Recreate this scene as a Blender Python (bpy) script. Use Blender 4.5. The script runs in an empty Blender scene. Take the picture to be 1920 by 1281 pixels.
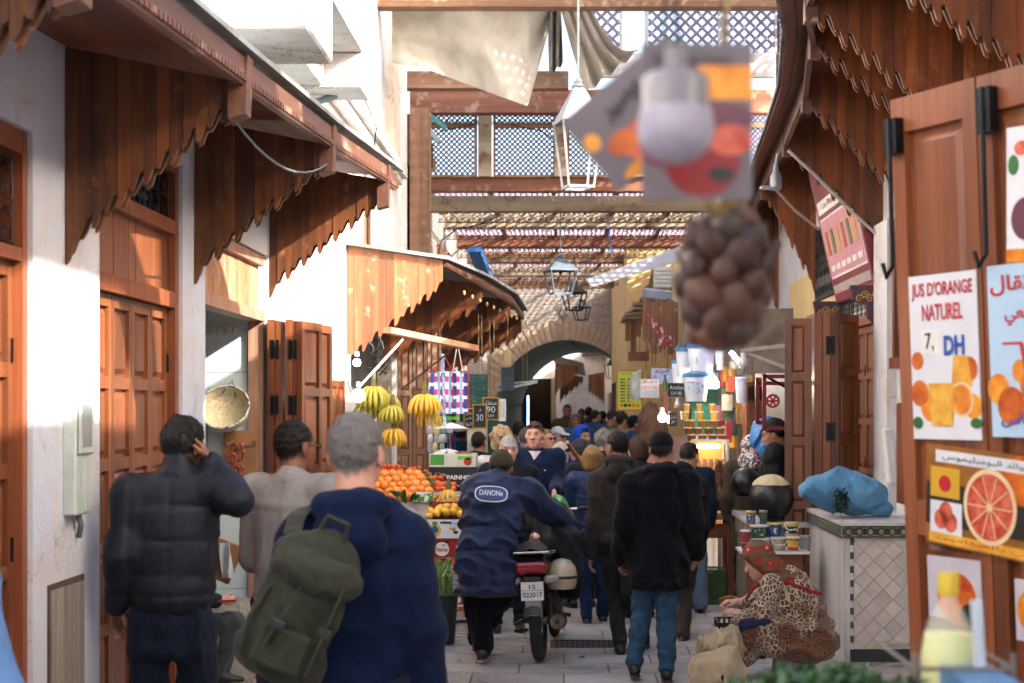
import bpy,bmesh,math,random
import numpy as np
from mathutils import Vector,Matrix
random.seed(7)
SC=bpy.context.scene
COL=SC.collection
# -- camera
F,CX,CY,H=3000.0,1060.0,768.0,1.8
cam=bpy.data.cameras.new('camera');camo=bpy.data.objects.new('camera',cam);COL.objects.link(camo)
camo.location=(0,0,H);camo.rotation_euler=(math.radians(90),0,0)
cam.sensor_width=36;cam.lens=F/1920*36
cam.shift_x=-(CX-960)/1920;cam.shift_y=(CY-640.5)/1920
cam.clip_end=500;cam.clip_start=0.05
cam.dof.use_dof=True;cam.dof.focus_distance=9.8;cam.dof.aperture_fstop=4.2
SC.camera=camo
# -- sky, sun, exposure
SUN=Vector((0.78,-0.44,0.485)).normalized()
w=bpy.data.worlds.new('World');SC.world=w;w.use_nodes=True
nt=w.node_tree;nt.nodes.clear()
sky=nt.nodes.new('ShaderNodeTexSky');sky.sky_type='NISHITA';sky.sun_disc=False
sky.sun_elevation=math.asin(SUN.z);sky.sun_rotation=math.atan2(SUN.x,SUN.y)
sky.air_density=1.0;sky.dust_density=7.0;sky.ozone_density=0.7
bg=nt.nodes.new('ShaderNodeBackground');bg.inputs['Strength'].default_value=0.15
wo=nt.nodes.new('ShaderNodeOutputWorld')
nt.links.new(sky.outputs[0],bg.inputs[0]);nt.links.new(bg.outputs[0],wo.inputs[0])
sl=bpy.data.lights.new('sun','SUN');sl.energy=3.2;sl.angle=math.radians(0.6);sl.color=(1.0,0.95,0.88)
so=bpy.data.objects.new('sun',sl);COL.objects.link(so)
so.rotation_euler=SUN.to_track_quat('Z','Y').to_euler();so.location=(8,-6,12)
vs=SC.view_settings;vs.view_transform='Standard';vs.look='None';vs.gamma=1.0;vs.use_curve_mapping=False
vs.exposure=2.35
SC.render.engine='CYCLES'
SC.cycles.use_denoising=True
SC.cycles.max_bounces=9;SC.cycles.diffuse_bounces=6;SC.cycles.glossy_bounces=4;SC.cycles.transparent_max_bounces=12
SC.cycles.sample_clamp_indirect=6.0
def P(px,py,Y):
 return Vector(((px-CX)/F*Y,Y,H-(py-CY)/F*Y))
def PX(px,Y):return(px-CX)/F*Y
def PZ(py,Y):return H-(py-CY)/F*Y
def V(*a):return Vector(a)
# -- materials
MATS={}
def s2l(c):
 return tuple(((x/12.92)if x<=0.04045 else((x+0.055)/1.055)**2.4)for x in c)
def hexc(h):
 h=h.lstrip('#');return s2l(tuple(int(h[i:i+2],16)/255 for i in(0,2,4)))
def _new(name):
 m=bpy.data.materials.new(name);m.use_nodes=True
 n=m.node_tree;b=n.nodes['Principled BSDF']
 return m,n,b
def _mix(n,a,b,fac,mode='MIX'):
 x=n.nodes.new('ShaderNodeMix');x.data_type='RGBA';x.blend_type=mode
 if isinstance(fac,(int,float)):x.inputs[0].default_value=fac
 else:n.links.new(fac,x.inputs[0])
 for v,s in((a,x.inputs[6]),(b,x.inputs[7])):
  if isinstance(v,tuple):s.default_value=(*v[:3],1)
  else:n.links.new(v,s)
 return x.outputs[2]
def _noise(n,scale,detail=4,rough=0.55,vec=None,dist=0.0):
 t=n.nodes.new('ShaderNodeTexNoise');t.inputs['Scale'].default_value=scale
 t.inputs['Detail'].default_value=detail;t.inputs['Roughness'].default_value=rough
 t.inputs['Distortion'].default_value=dist
 if vec is not None:n.links.new(vec,t.inputs['Vector'])
 return t.outputs['Fac']
def _ramp(n,fac,lo,hi):
 r=n.nodes.new('ShaderNodeMapRange');r.inputs[1].default_value=lo;r.inputs[2].default_value=hi
 n.links.new(fac,r.inputs[0]);return r.outputs[0]
def _coord(n,scale=(1,1,1),kind='Object',rnd=True):
 tc=n.nodes.new('ShaderNodeTexCoord');mp=n.nodes.new('ShaderNodeMapping')
 mp.inputs['Scale'].default_value=scale
 n.links.new(tc.outputs[kind],mp.inputs['Vector'])
 if rnd:
  oi=n.nodes.new('ShaderNodeObjectInfo');mu=n.nodes.new('ShaderNodeMath');mu.operation='MULTIPLY'
  mu.inputs[1].default_value=37.0;n.links.new(oi.outputs['Random'],mu.inputs[0])
  n.links.new(mu.outputs[0],mp.inputs['Location'])
 return mp.outputs[0]
def _bump(n,b,h,strength,dist=0.01):
 bp=n.nodes.new('ShaderNodeBump');bp.inputs['Strength'].default_value=strength;bp.inputs['Distance'].default_value=dist
 n.links.new(h,bp.inputs['Height']);n.links.new(bp.outputs[0],b.inputs['Normal'])
def _objvar(n,col,amt):
 if amt<=0:return col
 oi=n.nodes.new('ShaderNodeObjectInfo');hs=n.nodes.new('ShaderNodeHueSaturation')
 r=n.nodes.new('ShaderNodeMapRange');r.inputs[3].default_value=1-amt;r.inputs[4].default_value=1+amt
 n.links.new(oi.outputs['Random'],r.inputs[0]);n.links.new(r.outputs[0],hs.inputs['Value'])
 if isinstance(col,tuple):hs.inputs['Color'].default_value=(*col[:3],1)
 else:n.links.new(col,hs.inputs['Color'])
 return hs.outputs[0]
def _setcol(n,b,col):
 if isinstance(col,tuple):b.inputs['Base Color'].default_value=(*col[:3],1)
 else:n.links.new(col,b.inputs['Base Color'])
def mat(name,c1,c2=None,scale=6,rough=0.6,bump=0.15,bscale=None,var=0.0,metal=0.0,spec=0.5,stretch=(1,1,1),coat=0.0,sheen=0.0,kind='Object',lo=0.35,hi=0.65,bdist=0.01,trans=0.0,sss=0.0,rnd=True):
 """plain mottled material: two colours mixed by noise, fine bump"""
 if name in MATS:return MATS[name]
 m,n,b=_new(name)
 c1=hexc(c1)if isinstance(c1,str)else c1
 c2=tuple(x*0.72 for x in c1)if c2 is None else(hexc(c2)if isinstance(c2,str)else c2)
 co=_coord(n,stretch,kind,rnd)
 f=_ramp(n,_noise(n,scale,5,0.6,co),lo,hi)
 col=_mix(n,c1,c2,f)
 col=_objvar(n,col,var)
 _setcol(n,b,col)
 b.inputs['Roughness'].default_value=rough;b.inputs['Metallic'].default_value=metal
 b.inputs['Specular IOR Level'].default_value=spec;b.inputs['Coat Weight'].default_value=coat
 b.inputs['Sheen Weight'].default_value=sheen
 b.inputs['Transmission Weight'].default_value=trans
 if sss:b.inputs['Subsurface Weight'].default_value=sss;b.inputs['Subsurface Radius'].default_value=(0.01,0.004,0.002)
 if bump:_bump(n,b,_noise(n,bscale or scale*4,4,0.6,co),bump,bdist)
 MATS[name]=m;return m
def wood(name,c1,c2,c3=None,axis='z',rough=0.42,var=0.22,coat=0.25,wear=None,wearamt=0.5,scale=1.0,bump=0.12):
 """grained wood with the grain along one axis; wear = colour showing through in patches"""
 if name in MATS:return MATS[name]
 m,n,b=_new(name)
 c1,c2=hexc(c1),hexc(c2)
 st={'x':(1.4,26,26),'y':(26,1.4,26),'z':(26,26,1.4)}[axis]
 co=_coord(n,tuple(s*scale for s in st))
 g=_noise(n,1.0,6,0.62,co,0.8)
 col=_mix(n,c1,c2,_ramp(n,g,0.34,0.66))
 if c3:
  co2=_coord(n,tuple(s*scale*0.22 for s in st))
  col=_mix(n,col,hexc(c3),_ramp(n,_noise(n,1.0,3,0.5,co2),0.48,0.72))
 if wear:
  co3=_coord(n,(5,5,5));f=_ramp(n,_noise(n,1.0,8,0.68,co3),0.62-0.22*wearamt,0.70-0.12*wearamt)
  col=_mix(n,col,hexc(wear),f)
 col=_objvar(n,col,var);_setcol(n,b,col)
 b.inputs['Roughness'].default_value=rough;b.inputs['Coat Weight'].default_value=coat;b.inputs['Coat Roughness'].default_value=0.3
 _bump(n,b,g,bump,0.006)
 MATS[name]=m;return m
def plaster(name,base,stain1,stain2,amt=0.5,bump=0.5):
 """hand-laid lime plaster: trowel unevenness, damp and dirt stains, cracks"""
 if name in MATS:return MATS[name]
 m,n,b=_new(name);co=_coord(n,(1,1,1),'Object',False)
 big=_noise(n,1.3,6,0.65,co);mid=_noise(n,4.5,6,0.7,co,0.6);fine=_noise(n,38,5,0.65,co)
 cs=_coord(n,(9,9,1.2),'Object',False);streak=_noise(n,1.0,5,0.6,cs)
 col=_mix(n,hexc(base),hexc(stain1),_ramp(n,big,0.60-0.16*amt,0.80))
 col=_mix(n,col,hexc(stain2),_ramp(n,mid,0.60,0.86-0.1*amt))
 col=_mix(n,col,hexc(stain1),_ramp(n,streak,0.56,0.86))
 vo=n.nodes.new('ShaderNodeTexVoronoi');vo.feature='DISTANCE_TO_EDGE';vo.inputs['Scale'].default_value=1.7
 wv=n.nodes.new('ShaderNodeVectorMath');wv.operation='ADD';n.links.new(co,wv.inputs[0])
 nn=n.nodes.new('ShaderNodeTexNoise');nn.inputs['Scale'].default_value=3;nn.inputs['Detail'].default_value=6;n.links.new(co,nn.inputs['Vector'])
 n.links.new(nn.outputs['Color'],wv.inputs[1]);n.links.new(wv.outputs[0],vo.inputs['Vector'])
 cr=_ramp(n,vo.outputs['Distance'],0.012,0.0)
 gate=_ramp(n,big,0.5,0.6);mm=n.nodes.new('ShaderNodeMath');mm.operation='MULTIPLY';n.links.new(cr,mm.inputs[0]);n.links.new(gate,mm.inputs[1])
 col=_mix(n,col,hexc('#6d6258'),mm.outputs[0]);_setcol(n,b,col)
 b.inputs['Roughness'].default_value=0.85;b.inputs['Specular IOR Level'].default_value=0.25
 hsum=_mix(n,mid,fine,0.45);_bump(n,b,hsum,bump,0.02)
 MATS[name]=m;return m
def brick(name,c1,c2,mortar,sx,row,bw,axis='xz',bump=0.6,dirt='#7a6a5c'):
 """brick courses in metres for walls too far off to pick bricks apart"""
 if name in MATS:return MATS[name]
 m,n,b=_new(name)
 tc=n.nodes.new('ShaderNodeTexCoord');sp=n.nodes.new('ShaderNodeSeparateXYZ');cb=n.nodes.new('ShaderNodeCombineXYZ')
 n.links.new(tc.outputs['Object'],sp.inputs[0])
 n.links.new(sp.outputs['X' if axis[0]=='x' else 'Y'],cb.inputs[0]);n.links.new(sp.outputs['Z'],cb.inputs[1])
 ns=n.nodes.new('ShaderNodeTexNoise');ns.inputs['Scale'].default_value=2.5;n.links.new(tc.outputs['Object'],ns.inputs['Vector'])
 sc2=n.nodes.new('ShaderNodeVectorMath');sc2.operation='SCALE';sc2.inputs['Scale'].default_value=0.04;n.links.new(ns.outputs['Color'],sc2.inputs[0])
 ad=n.nodes.new('ShaderNodeVectorMath');ad.operation='ADD';n.links.new(cb.outputs[0],ad.inputs[0]);n.links.new(sc2.outputs[0],ad.inputs[1])
 t=n.nodes.new('ShaderNodeTexBrick');t.inputs['Scale'].default_value=1.0;t.inputs['Brick Width'].default_value=bw
 t.inputs['Row Height'].default_value=row;t.inputs['Mortar Size'].default_value=row*0.16;t.inputs['Mortar Smooth'].default_value=0.4
 t.inputs['Color1'].default_value=(*hexc(c1),1);t.inputs['Color2'].default_value=(*hexc(c2),1);t.inputs['Mortar'].default_value=(*hexc(mortar),1)
 n.links.new(ad.outputs[0],t.inputs['Vector'])
 co=_coord(n,(1,1,1),'Object',False)
 col=_mix(n,t.outputs['Color'],hexc(dirt),_ramp(n,_noise(n,1.6,7,0.65,co),0.48,0.85))
 _setcol(n,b,col);b.inputs['Roughness'].default_value=0.9
 inv=n.nodes.new('ShaderNodeMath');inv.operation='SUBTRACT';inv.inputs[0].default_value=1.0;n.links.new(t.outputs['Fac'],inv.inputs[1])
 h2=n.nodes.new('ShaderNodeMath');h2.operation='ADD';n.links.new(inv.outputs[0],h2.inputs[0]);n.links.new(_noise(n,22,4,0.6,co),h2.inputs[1])
 _bump(n,b,h2.outputs[0],bump,0.02)
 MATS[name]=m;return m
def emit(name,col,strength):
 if name in MATS:return MATS[name]
 m,n,b=_new(name);c=hexc(col)
 b.inputs['Base Color'].default_value=(*c,1);b.inputs['Emission Color'].default_value=(*c,1);b.inputs['Emission Strength'].default_value=strength
 MATS[name]=m;return m
def glass(name,col='#ffffff',rough=0.03,alpha=0.25):
 if name in MATS:return MATS[name]
 m,n,b=_new(name);b.inputs['Base Color'].default_value=(*hexc(col),1);b.inputs['Roughness'].default_value=rough
 b.inputs['Alpha'].default_value=alpha;b.inputs['Specular IOR Level'].default_value=0.6
 MATS[name]=m;return m
def cloth(name,c,c2=None,rough=0.9,weave=260,fold=0.35,sheen=0.05,fscale=7,spec=0.25,stretch=(1,1,0.6)):
 """woven cloth: slight colour drift, creases, fine weave"""
 if name in MATS:return MATS[name]
 m,n,b=_new(name);c1=hexc(c)if isinstance(c,str)else c
 c2=tuple(x*0.7 for x in c1)if c2 is None else hexc(c2)
 if max(c1)<.16:c1,c2,spec=tuple(x*.92 for x in c1),tuple(x*.8 for x in c2),spec*.5
 co=_coord(n,stretch);cw=_coord(n,(1,1,1))
 f=_noise(n,fscale,5,0.62,co,1.2)
 _setcol(n,b,_mix(n,c1,c2,_ramp(n,f,0.38,0.68)))
 b.inputs['Roughness'].default_value=rough;b.inputs['Sheen Weight'].default_value=sheen;b.inputs['Specular IOR Level'].default_value=spec
 h=_mix(n,f,_noise(n,weave,2,0.5,cw),0.16);_bump(n,b,h,fold,0.03)
 MATS[name]=m;return m
def vcol(name,rough=0.55,bump=0.1,bscale=120,sss=0.0,spec=0.4,coat=0.0):
 """colour painted per vertex (skin with lips and brows, printed posters, striped things)"""
 if name in MATS:return MATS[name]
 m,n,b=_new(name);a=n.nodes.new('ShaderNodeAttribute');a.attribute_name='Col'
 co=_coord(n,(1,1,1))
 _setcol(n,b,_mix(n,a.outputs['Color'],(0.0,0.0,0.0),_ramp(n,_noise(n,30,4,0.6,co),0.5,2.2)))
 b.inputs['Roughness'].default_value=rough;b.inputs['Specular IOR Level'].default_value=spec;b.inputs['Coat Weight'].default_value=coat
 if sss:b.inputs['Subsurface Weight'].default_value=sss;b.inputs['Subsurface Radius'].default_value=(0.012,0.005,0.003)
 if bump:_bump(n,b,_noise(n,bscale,3,0.6,co),bump,0.004)
 MATS[name]=m;return m
# -- mesh helper
def wmat(o):
 m=o.matrix_parent_inverse@o.matrix_basis if o.parent else o.matrix_basis.copy()
 return wmat(o.parent)@m if o.parent else m
def link(o,parent=None):
 COL.objects.link(o)
 if parent is not None:
  o.parent=parent;o.matrix_parent_inverse=wmat(parent).inverted()
 return o
def tag(o,label=None,cat=None,group=None,kind=None):
 if label:o['label']=label
 if cat:o['category']=cat
 if group:o['group']=group
 if kind:o['kind']=kind
 return o
def thing(name,loc,label=None,cat=None,group=None,rz=0.0):
 o=bpy.data.objects.new(name,None);o.empty_display_size=0.05
 o.location=loc;o.rotation_euler=(0,0,rz);COL.objects.link(o)
 return tag(o,label,cat,group)
def copy_tree(o,parent=None,loc=None,rz=None,rot=None,scale=None,label=None,group=None):
 c=o.copy();COL.objects.link(c);c.parent=parent
 if loc is not None:c.location=loc
 if rz is not None:c.rotation_euler=(0,0,rz)
 if rot is not None:c.rotation_euler=rot
 if scale is not None:c.scale=(scale,scale,scale)if isinstance(scale,(int,float))else scale
 if label:c['label']=label
 if group:c['group']=group
 for ch in[x for x in o.children]:copy_tree(ch,c)
 return c
class MB:
 def __init__(s,M=None):s.v=[];s.f=[];s.c=[];s.M=M;s.col=None
 def _add(s,vs,fs):
  k=len(s.v)
  if s.M is not None:vs=[s.M@Vector(v)for v in vs]
  s.v+=[tuple(v)for v in vs];s.f+=[tuple(i+k for i in f)for f in fs]
  s.c+=[s.col or(1,1,1)]*len(vs);return s
 def box(s,x0,x1,y0,y1,z0,z1,ch=0.0):
  if ch<=0:
   vs=[(x,y,z)for z in(z0,z1)for y in(y0,y1)for x in(x0,x1)]
   return s._add(vs,[(0,2,3,1),(4,5,7,6),(0,1,5,4),(2,6,7,3),(0,4,6,2),(1,3,7,5)])
  bm=bmesh.new();r=bmesh.ops.create_cube(bm,size=1)
  for v in bm.verts:v.co=Vector(((x0+x1)/2+v.co.x*(x1-x0),(y0+y1)/2+v.co.y*(y1-y0),(z0+z1)/2+v.co.z*(z1-z0)))
  bmesh.ops.bevel(bm,geom=bm.edges[:],offset=ch,segments=1,affect='EDGES')
  bm.verts.index_update()
  s._add([tuple(v.co)for v in bm.verts],[tuple(v.index for v in f.verts)for f in bm.faces]);bm.free();return s
 def obox(s,c,size,R=None,ch=0.0):
  old=s.M;T=Matrix.Translation(c)@(R.to_4x4()if R is not None else Matrix())
  s.M=(old@T)if old is not None else T
  s.box(-size[0]/2,size[0]/2,-size[1]/2,size[1]/2,-size[2]/2,size[2]/2,ch);s.M=old;return s
 def bar(s,a,b,w,d=None,up=(0,0,1)):
  """rectangular bar from a to b"""
  a=Vector(a);b=Vector(b);z=(b-a);L=z.length;z.normalize();up=Vector(up)
  if abs(z.dot(up))>0.98:up=Vector((1,0,0))
  x=up.cross(z).normalized();y=z.cross(x)
  R=Matrix((x,y,z)).transposed()
  return s.obox((a+b)/2,(w,d or w,L),R)
 def prism(s,pts,axis,t0,t1,flip=False):
  """extrude a closed 2D outline: axis 'y' -> pts are (x,z); 'x' -> (y,z); 'z' -> (x,y)"""
  def mk(p,t):return{'y':(p[0],t,p[1]),'x':(t,p[0],p[1]),'z':(p[0],p[1],t)}[axis]
  n=len(pts);vs=[mk(p,t0)for p in pts]+[mk(p,t1)for p in pts]
  fs=[tuple(range(n)),tuple(range(2*n-1,n-1,-1))]+[(i,n+i,n+(i+1)%n,(i+1)%n)for i in range(n)]
  return s._add(vs,fs)
 def tube(s,pts,r,n=8,cap=True):
  pts=[Vector(p)for p in pts];m=len(pts)
  rs=r if isinstance(r,(list,tuple))else[r]*m
  vs=[];prev=None
  for i,p in enumerate(pts):
   d=(pts[min(i+1,m-1)]-pts[max(i-1,0)])
   if d.length<1e-9:d=Vector((0,0,1))
   d.normalize()
   if prev is None:
    u=d.cross(Vector((0,0,1))if abs(d.z)<0.9 else Vector((1,0,0))).normalized()
   else:
    u=prev-d*prev.dot(d)
    u=u.normalized()if u.length>1e-6 else d.orthogonal().normalized()
   prev=u;w_=d.cross(u)
   for k in range(n):
    a=2*math.pi*k/n;vs.append(p+(u*math.cos(a)+w_*math.sin(a))*rs[i])
  fs=[(i*n+k,i*n+(k+1)%n,(i+1)*n+(k+1)%n,(i+1)*n+k)for i in range(m-1)for k in range(n)]
  if cap:fs+=[tuple(range(n-1,-1,-1)),tuple((m-1)*n+k for k in range(n))]
  return s._add(vs,fs)
 def lathe(s,prof,n=20,c=(0,0,0),wob=0.0,sx=1.0,sy=1.0):
  c=Vector(c);vs=[];m=len(prof)
  for(r,z)in prof:
   for k in range(n):
    a=2*math.pi*k/n;rr=r*(1+wob*math.sin(3*a+z*9))
    vs.append((c.x+rr*sx*math.cos(a),c.y+rr*sy*math.sin(a),c.z+z))
  fs=[(i*n+k,i*n+(k+1)%n,(i+1)*n+(k+1)%n,(i+1)*n+k)for i in range(m-1)for k in range(n)]
  if prof[0][0]>1e-5:fs.append(tuple(range(n-1,-1,-1)))
  if prof[-1][0]>1e-5:fs.append(tuple((m-1)*n+k for k in range(n)))
  return s._add(vs,fs)
 def ball(s,c,r,n=10,sq=(1,1,1),R=None):
  c=Vector(c);m=max(4,n//2+1);vs=[]
  for i in range(m+1):
   t=math.pi*i/m
   for k in range(n):
    a=2*math.pi*k/n
    p=Vector((r*sq[0]*math.sin(t)*math.cos(a),r*sq[1]*math.sin(t)*math.sin(a),-r*sq[2]*math.cos(t)))
    if R is not None:p=R@p
    vs.append(c+p)
  fs=[(i*n+k,i*n+(k+1)%n,(i+1)*n+(k+1)%n,(i+1)*n+k)for i in range(m)for k in range(n)]
  return s._add(vs,fs)
 def grid(s,fn,nu,nv,closeu=False):
  vs=[fn(i/nu,j/nv)for j in range(nv+1)for i in range(nu+(0 if closeu else 1))]
  W=nu if closeu else nu+1
  fs=[(j*W+i,j*W+(i+1)%W,(j+1)*W+(i+1)%W,(j+1)*W+i)for j in range(nv)for i in range(nu)]
  return s._add(vs,fs)
 def mesh(s,name,m,smooth=False,thick=0.0):
  me=bpy.data.meshes.new(name);me.from_pydata(s.v,[],s.f);me.materials.append(m)
  if any(c!=(1,1,1)for c in s.c):
   at=me.color_attributes.new('Col','FLOAT_COLOR','POINT')
   at.data.foreach_set('color',np.array([(*c,1)for c in s.c],dtype=np.float32).ravel())
  bm=bmesh.new();bm.from_mesh(me);bmesh.ops.remove_doubles(bm,verts=bm.verts,dist=1e-6)
  bmesh.ops.dissolve_degenerate(bm,edges=bm.edges,dist=1e-7)
  bmesh.ops.recalc_face_normals(bm,faces=bm.faces)
  if thick:bmesh.ops.solidify(bm,geom=bm.faces[:],thickness=thick)
  bm.to_mesh(me);bm.free()
  if smooth:me.shade_smooth();me.set_sharp_from_angle(angle=math.radians(smooth if smooth is not True else 45))
  me.update();return me
 def build(s,name,m,parent=None,smooth=False,thick=0.0,label=None,cat=None,group=None,kind=None,local=False):
  """parts keep world coordinates; a top-level mesh gets its origin at its base"""
  if parent is None and not local and s.v:
   a=np.array(s.v);lo,hi=a.min(0),a.max(0);c=((lo[0]+hi[0])/2,(lo[1]+hi[1])/2,lo[2])
   s.v=[(v[0]-c[0],v[1]-c[1],v[2]-c[2])for v in s.v]
  else:c=None
  o=bpy.data.objects.new(name,s.mesh(name,m,smooth,thick))
  if c is not None:o.location=c
  if local and parent is not None:
   COL.objects.link(o);o.parent=parent
  else:link(o,parent)
  return tag(o,label,cat,group,kind)
def frame(o,u,v,wv=None):
 """matrix with local x=u, y=v, z=w at o"""
 u=Vector(u).normalized();v=Vector(v).normalized();wv=u.cross(v)if wv is None else Vector(wv).normalized()
 M=Matrix((u,v,wv)).transposed().to_4x4();M.translation=Vector(o);return M
# -- lettering
import unicodedata
def arabic(txt):
 """joined letter forms, laid out left to right for a text object"""
 nonj=set('اأإآدذرزوةى ء')
 out=[]
 for i,ch in enumerate(txt):
  if not('\u0621'<=ch<='\u064a'):out.append(ch);continue
  pv=i>0 and '\u0621'<=txt[i-1]<='\u064a' and txt[i-1]not in nonj and ch!='ء'
  nx=i+1<len(txt)and '\u0621'<=txt[i+1]<='\u064a' and ch not in nonj and txt[i+1]!='ء'
  form={(0,0):'ISOLATED',(0,1):'INITIAL',(1,0):'FINAL',(1,1):'MEDIAL'}[(int(pv),int(nx))]
  try:out.append(unicodedata.lookup(unicodedata.name(ch)+' '+form+' FORM'))
  except KeyError:out.append(ch)
 return ''.join(reversed(out))
def text(name,s,M,height,width,m,parent=None,bold=0.0,ext=0.0012,xs=1.0,kind=None):
 """flat lettering: M maps local x (reading), y (up) and z (out of the face); fitted into height x width about M's origin"""
 cu=bpy.data.curves.new(name,'FONT');cu.body=s;cu.size=1.0;cu.align_x='CENTER';cu.align_y='CENTER';cu.offset=bold;cu.resolution_u=3
 to=bpy.data.objects.new('tmp',cu);COL.objects.link(to)
 dg=bpy.context.evaluated_depsgraph_get();me=bpy.data.meshes.new_from_object(to.evaluated_get(dg))
 bpy.data.objects.remove(to);bpy.data.curves.remove(cu)
 n=len(me.vertices)
 if n==0:return None
 a=np.empty(n*3,dtype=np.float32);me.vertices.foreach_get('co',a);a=a.reshape(-1,3)
 lo,hi=a.min(0),a.max(0);c=(lo+hi)/2;sz=np.maximum(hi-lo,1e-4)
 k=min(height/sz[1],width/sz[0])if height and width else(height/sz[1])
 kx=width/sz[0]if(height and width)else k;ky=height/sz[1]
 a=(a-c)*np.array([kx,ky,0]);a[:,2]=ext
 for i,v in enumerate(me.vertices):v.co=M@Vector((float(a[i,0]),float(a[i,1]),float(a[i,2])))
 me.materials.clear();me.materials.append(m);me.name=name
 o=bpy.data.objects.new(name,me);link(o,parent);return o
# == palette
PLW=plaster('white_plaster','#cdcccf','#b3a594','#98908c',0.8,.8)
PLB=plaster('bluish_plaster','#bcc0cc','#bda588','#8f8886',0.95,0.8)
PLT=plaster('tan_plaster','#d8cabb','#b29b82','#8d7d70',0.6)
PLY=plaster('yellow_plaster','#dcc08a','#c9a671','#a98a62',0.5)
WDOOR=wood('door_wood','#6c3a20','#864e2d','#4c2812','z',0.38,0.2,0.3)
WDOORH=wood('door_rail_wood','#774020','#8f5530','#5c2d14','y',0.40,0.12,0.3,'#c9a890',0.0)
WFRAME=wood('door_frame_wood','#71381c','#8a4b28','#552812','z',0.5,0.1,0.15)
WPLANK=wood('canopy_plank_wood','#4e280f','#6a3c18','#341808','z',0.5,0.42,0.15,'#75502f',.25)
WPLANKR=wood('red_canopy_plank_wood','#5e2c0f','#7c4218','#421e0a','z',0.45,0.42,0.2,'#83552f',.2)
WFASC=wood('fascia_wood','#4f2e20','#64402e','#3c2217','y',0.5,0.1,0.15,'#9a7a66',0.2)
WPALE=wood('pale_plank_wood','#9a6a48','#b98a66','#855639','z',0.6,0.2,0.05,'#c7b09a',0.3)
WBEAM=wood('old_beam_wood','#7d5c44','#967258','#684a36','x',0.75,0.12,0.0,'#a88e76',0.25)
WBEAMR=wood('red_beam_wood','#774632','#8c5a42','#633626','x',0.65,0.12,0.03,'#a08670',0.3)
WBEAMP=wood('bleached_beam_wood','#a3927c','#b5a690','#8a7258','x',0.75,0.12,0.0,'#7a543e',0.35)
WPOST=wood('post_wood','#775440','#8e6a52','#5f4230','z',0.7,0.12,0.0,'#a08874',0.25)
WGREY=wood('weathered_grey_wood','#6f655c','#8a8077','#57504a','z',0.8,0.15,0.0)
WLATT=mat('lattice_wood','#5a4468','#463652',8,0.7,0.1,rnd=False)
ZINC=mat('weathered_zinc','#8f9a9c','#6d6a62',3,0.6,0.3,metal=0.15,rnd=False)
IRON=mat('wrought_iron','#1c2024','#2b2a2a',20,0.5,0.2,metal=0.6)
IRONB=mat('blue_black_iron','#26323c','#1c2127',20,0.45,0.2,metal=0.5)
DARK=mat('interior_shade','#1d1713','#2a211b',3,0.9,0.1)  # near-black standing in for shade inside rooms, openings and holes
HINGE=mat('black_hinge','#14171a','#22262a',40,0.4,0.2,metal=0.7)
# == ground
def street_mat():
 m,n,b=_new('street_paving');co=_coord(n,(1,1,1),'Object',False)
 t=n.nodes.new('ShaderNodeTexBrick');t.inputs['Scale'].default_value=1;t.inputs['Brick Width'].default_value=0.62;t.inputs['Row Height'].default_value=0.42
 t.inputs['Mortar Size'].default_value=0.008;t.inputs['Mortar Smooth'].default_value=0.6
 t.inputs['Color1'].default_value=(*hexc('#b2aeac'),1);t.inputs['Color2'].default_value=(*hexc('#a39e9b'),1);t.inputs['Mortar'].default_value=(*hexc('#5f5957'),1)
 n.links.new(co,t.inputs['Vector'])
 col=_mix(n,t.outputs['Color'],hexc('#6c6460'),_ramp(n,_noise(n,1.1,7,0.66,co,0.4),0.45,0.80))
 col=_mix(n,col,hexc('#a49a92'),_ramp(n,_noise(n,7,6,0.7,co),0.58,0.85))
 wet=_ramp(n,_noise(n,0.55,4,0.55,co,0.5),0.50,0.62)
 spots=_ramp(n,_noise(n,60,3,0.6,co),0.62,0.75);col=_mix(n,col,hexc('#4a4340'),spots)
 _setcol(n,b,col)
 r=n.nodes.new('ShaderNodeMapRange');r.inputs[3].default_value=0.72;r.inputs[4].default_value=0.22;n.links.new(wet,r.inputs[0]);n.links.new(r.outputs[0],b.inputs['Roughness'])
 inv=n.nodes.new('ShaderNodeMath');inv.operation='SUBTRACT';inv.inputs[0].default_value=1.0;n.links.new(t.outputs['Fac'],inv.inputs[1])
 h=_mix(n,inv.outputs[0],_noise(n,26,5,0.65,co),0.5);_bump(n,b,h,0.35,0.012)
 return m
MB().box(-80,80,-60,160,-0.5,-0.02).build('ground',mat('packed_earth','#7a6f66','#655b53',0.6,0.95,0.3),kind='structure')
MB().box(-2.6,3.2,-12,75,-0.3,0.0).build('street',street_mat(),kind='structure')
# drain grate set into the paving
g=thing('drain_grate',P(1098,1208,12.27),'rusty iron drain grate with two rows of slots in the paving','drain grate');gx,gy=g.location.x,g.location.y
MB().box(gx-.26,gx+.26,gy-.17,gy+.17,-.01,.003).build('drain_hole',mat('drain_black','#0c0b0b','#141312',5,.9,0),g)
rust=mat('rusty_iron','#4b3d36','#2f2a28',14,.7,.4,metal=.3)
MB().box(gx-.27,gx+.27,gy-.18,gy-.14,0,.010).box(gx-.27,gx+.27,gy+.14,gy+.18,0,.010).box(gx-.27,gx-.23,gy-.14,gy+.14,0,.010).box(gx+.23,gx+.27,gy-.14,gy+.14,0,.010).box(gx-.23,gx+.23,gy-.02,gy+.02,0,.0095).build('grate_frame',rust,g)
for k in range(11):
 x=gx-.2+k*.04
 MB().box(x-.009,x+.009,gy-.14,gy+.14,.001,.0085).build('grate_bar',rust,g)
LIT=[mat('litter '+c,c,None,9,.8,.2)for c in('#b9b4aa','#8f7a5c','#4f6a34','#9aa4ac')]
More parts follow.
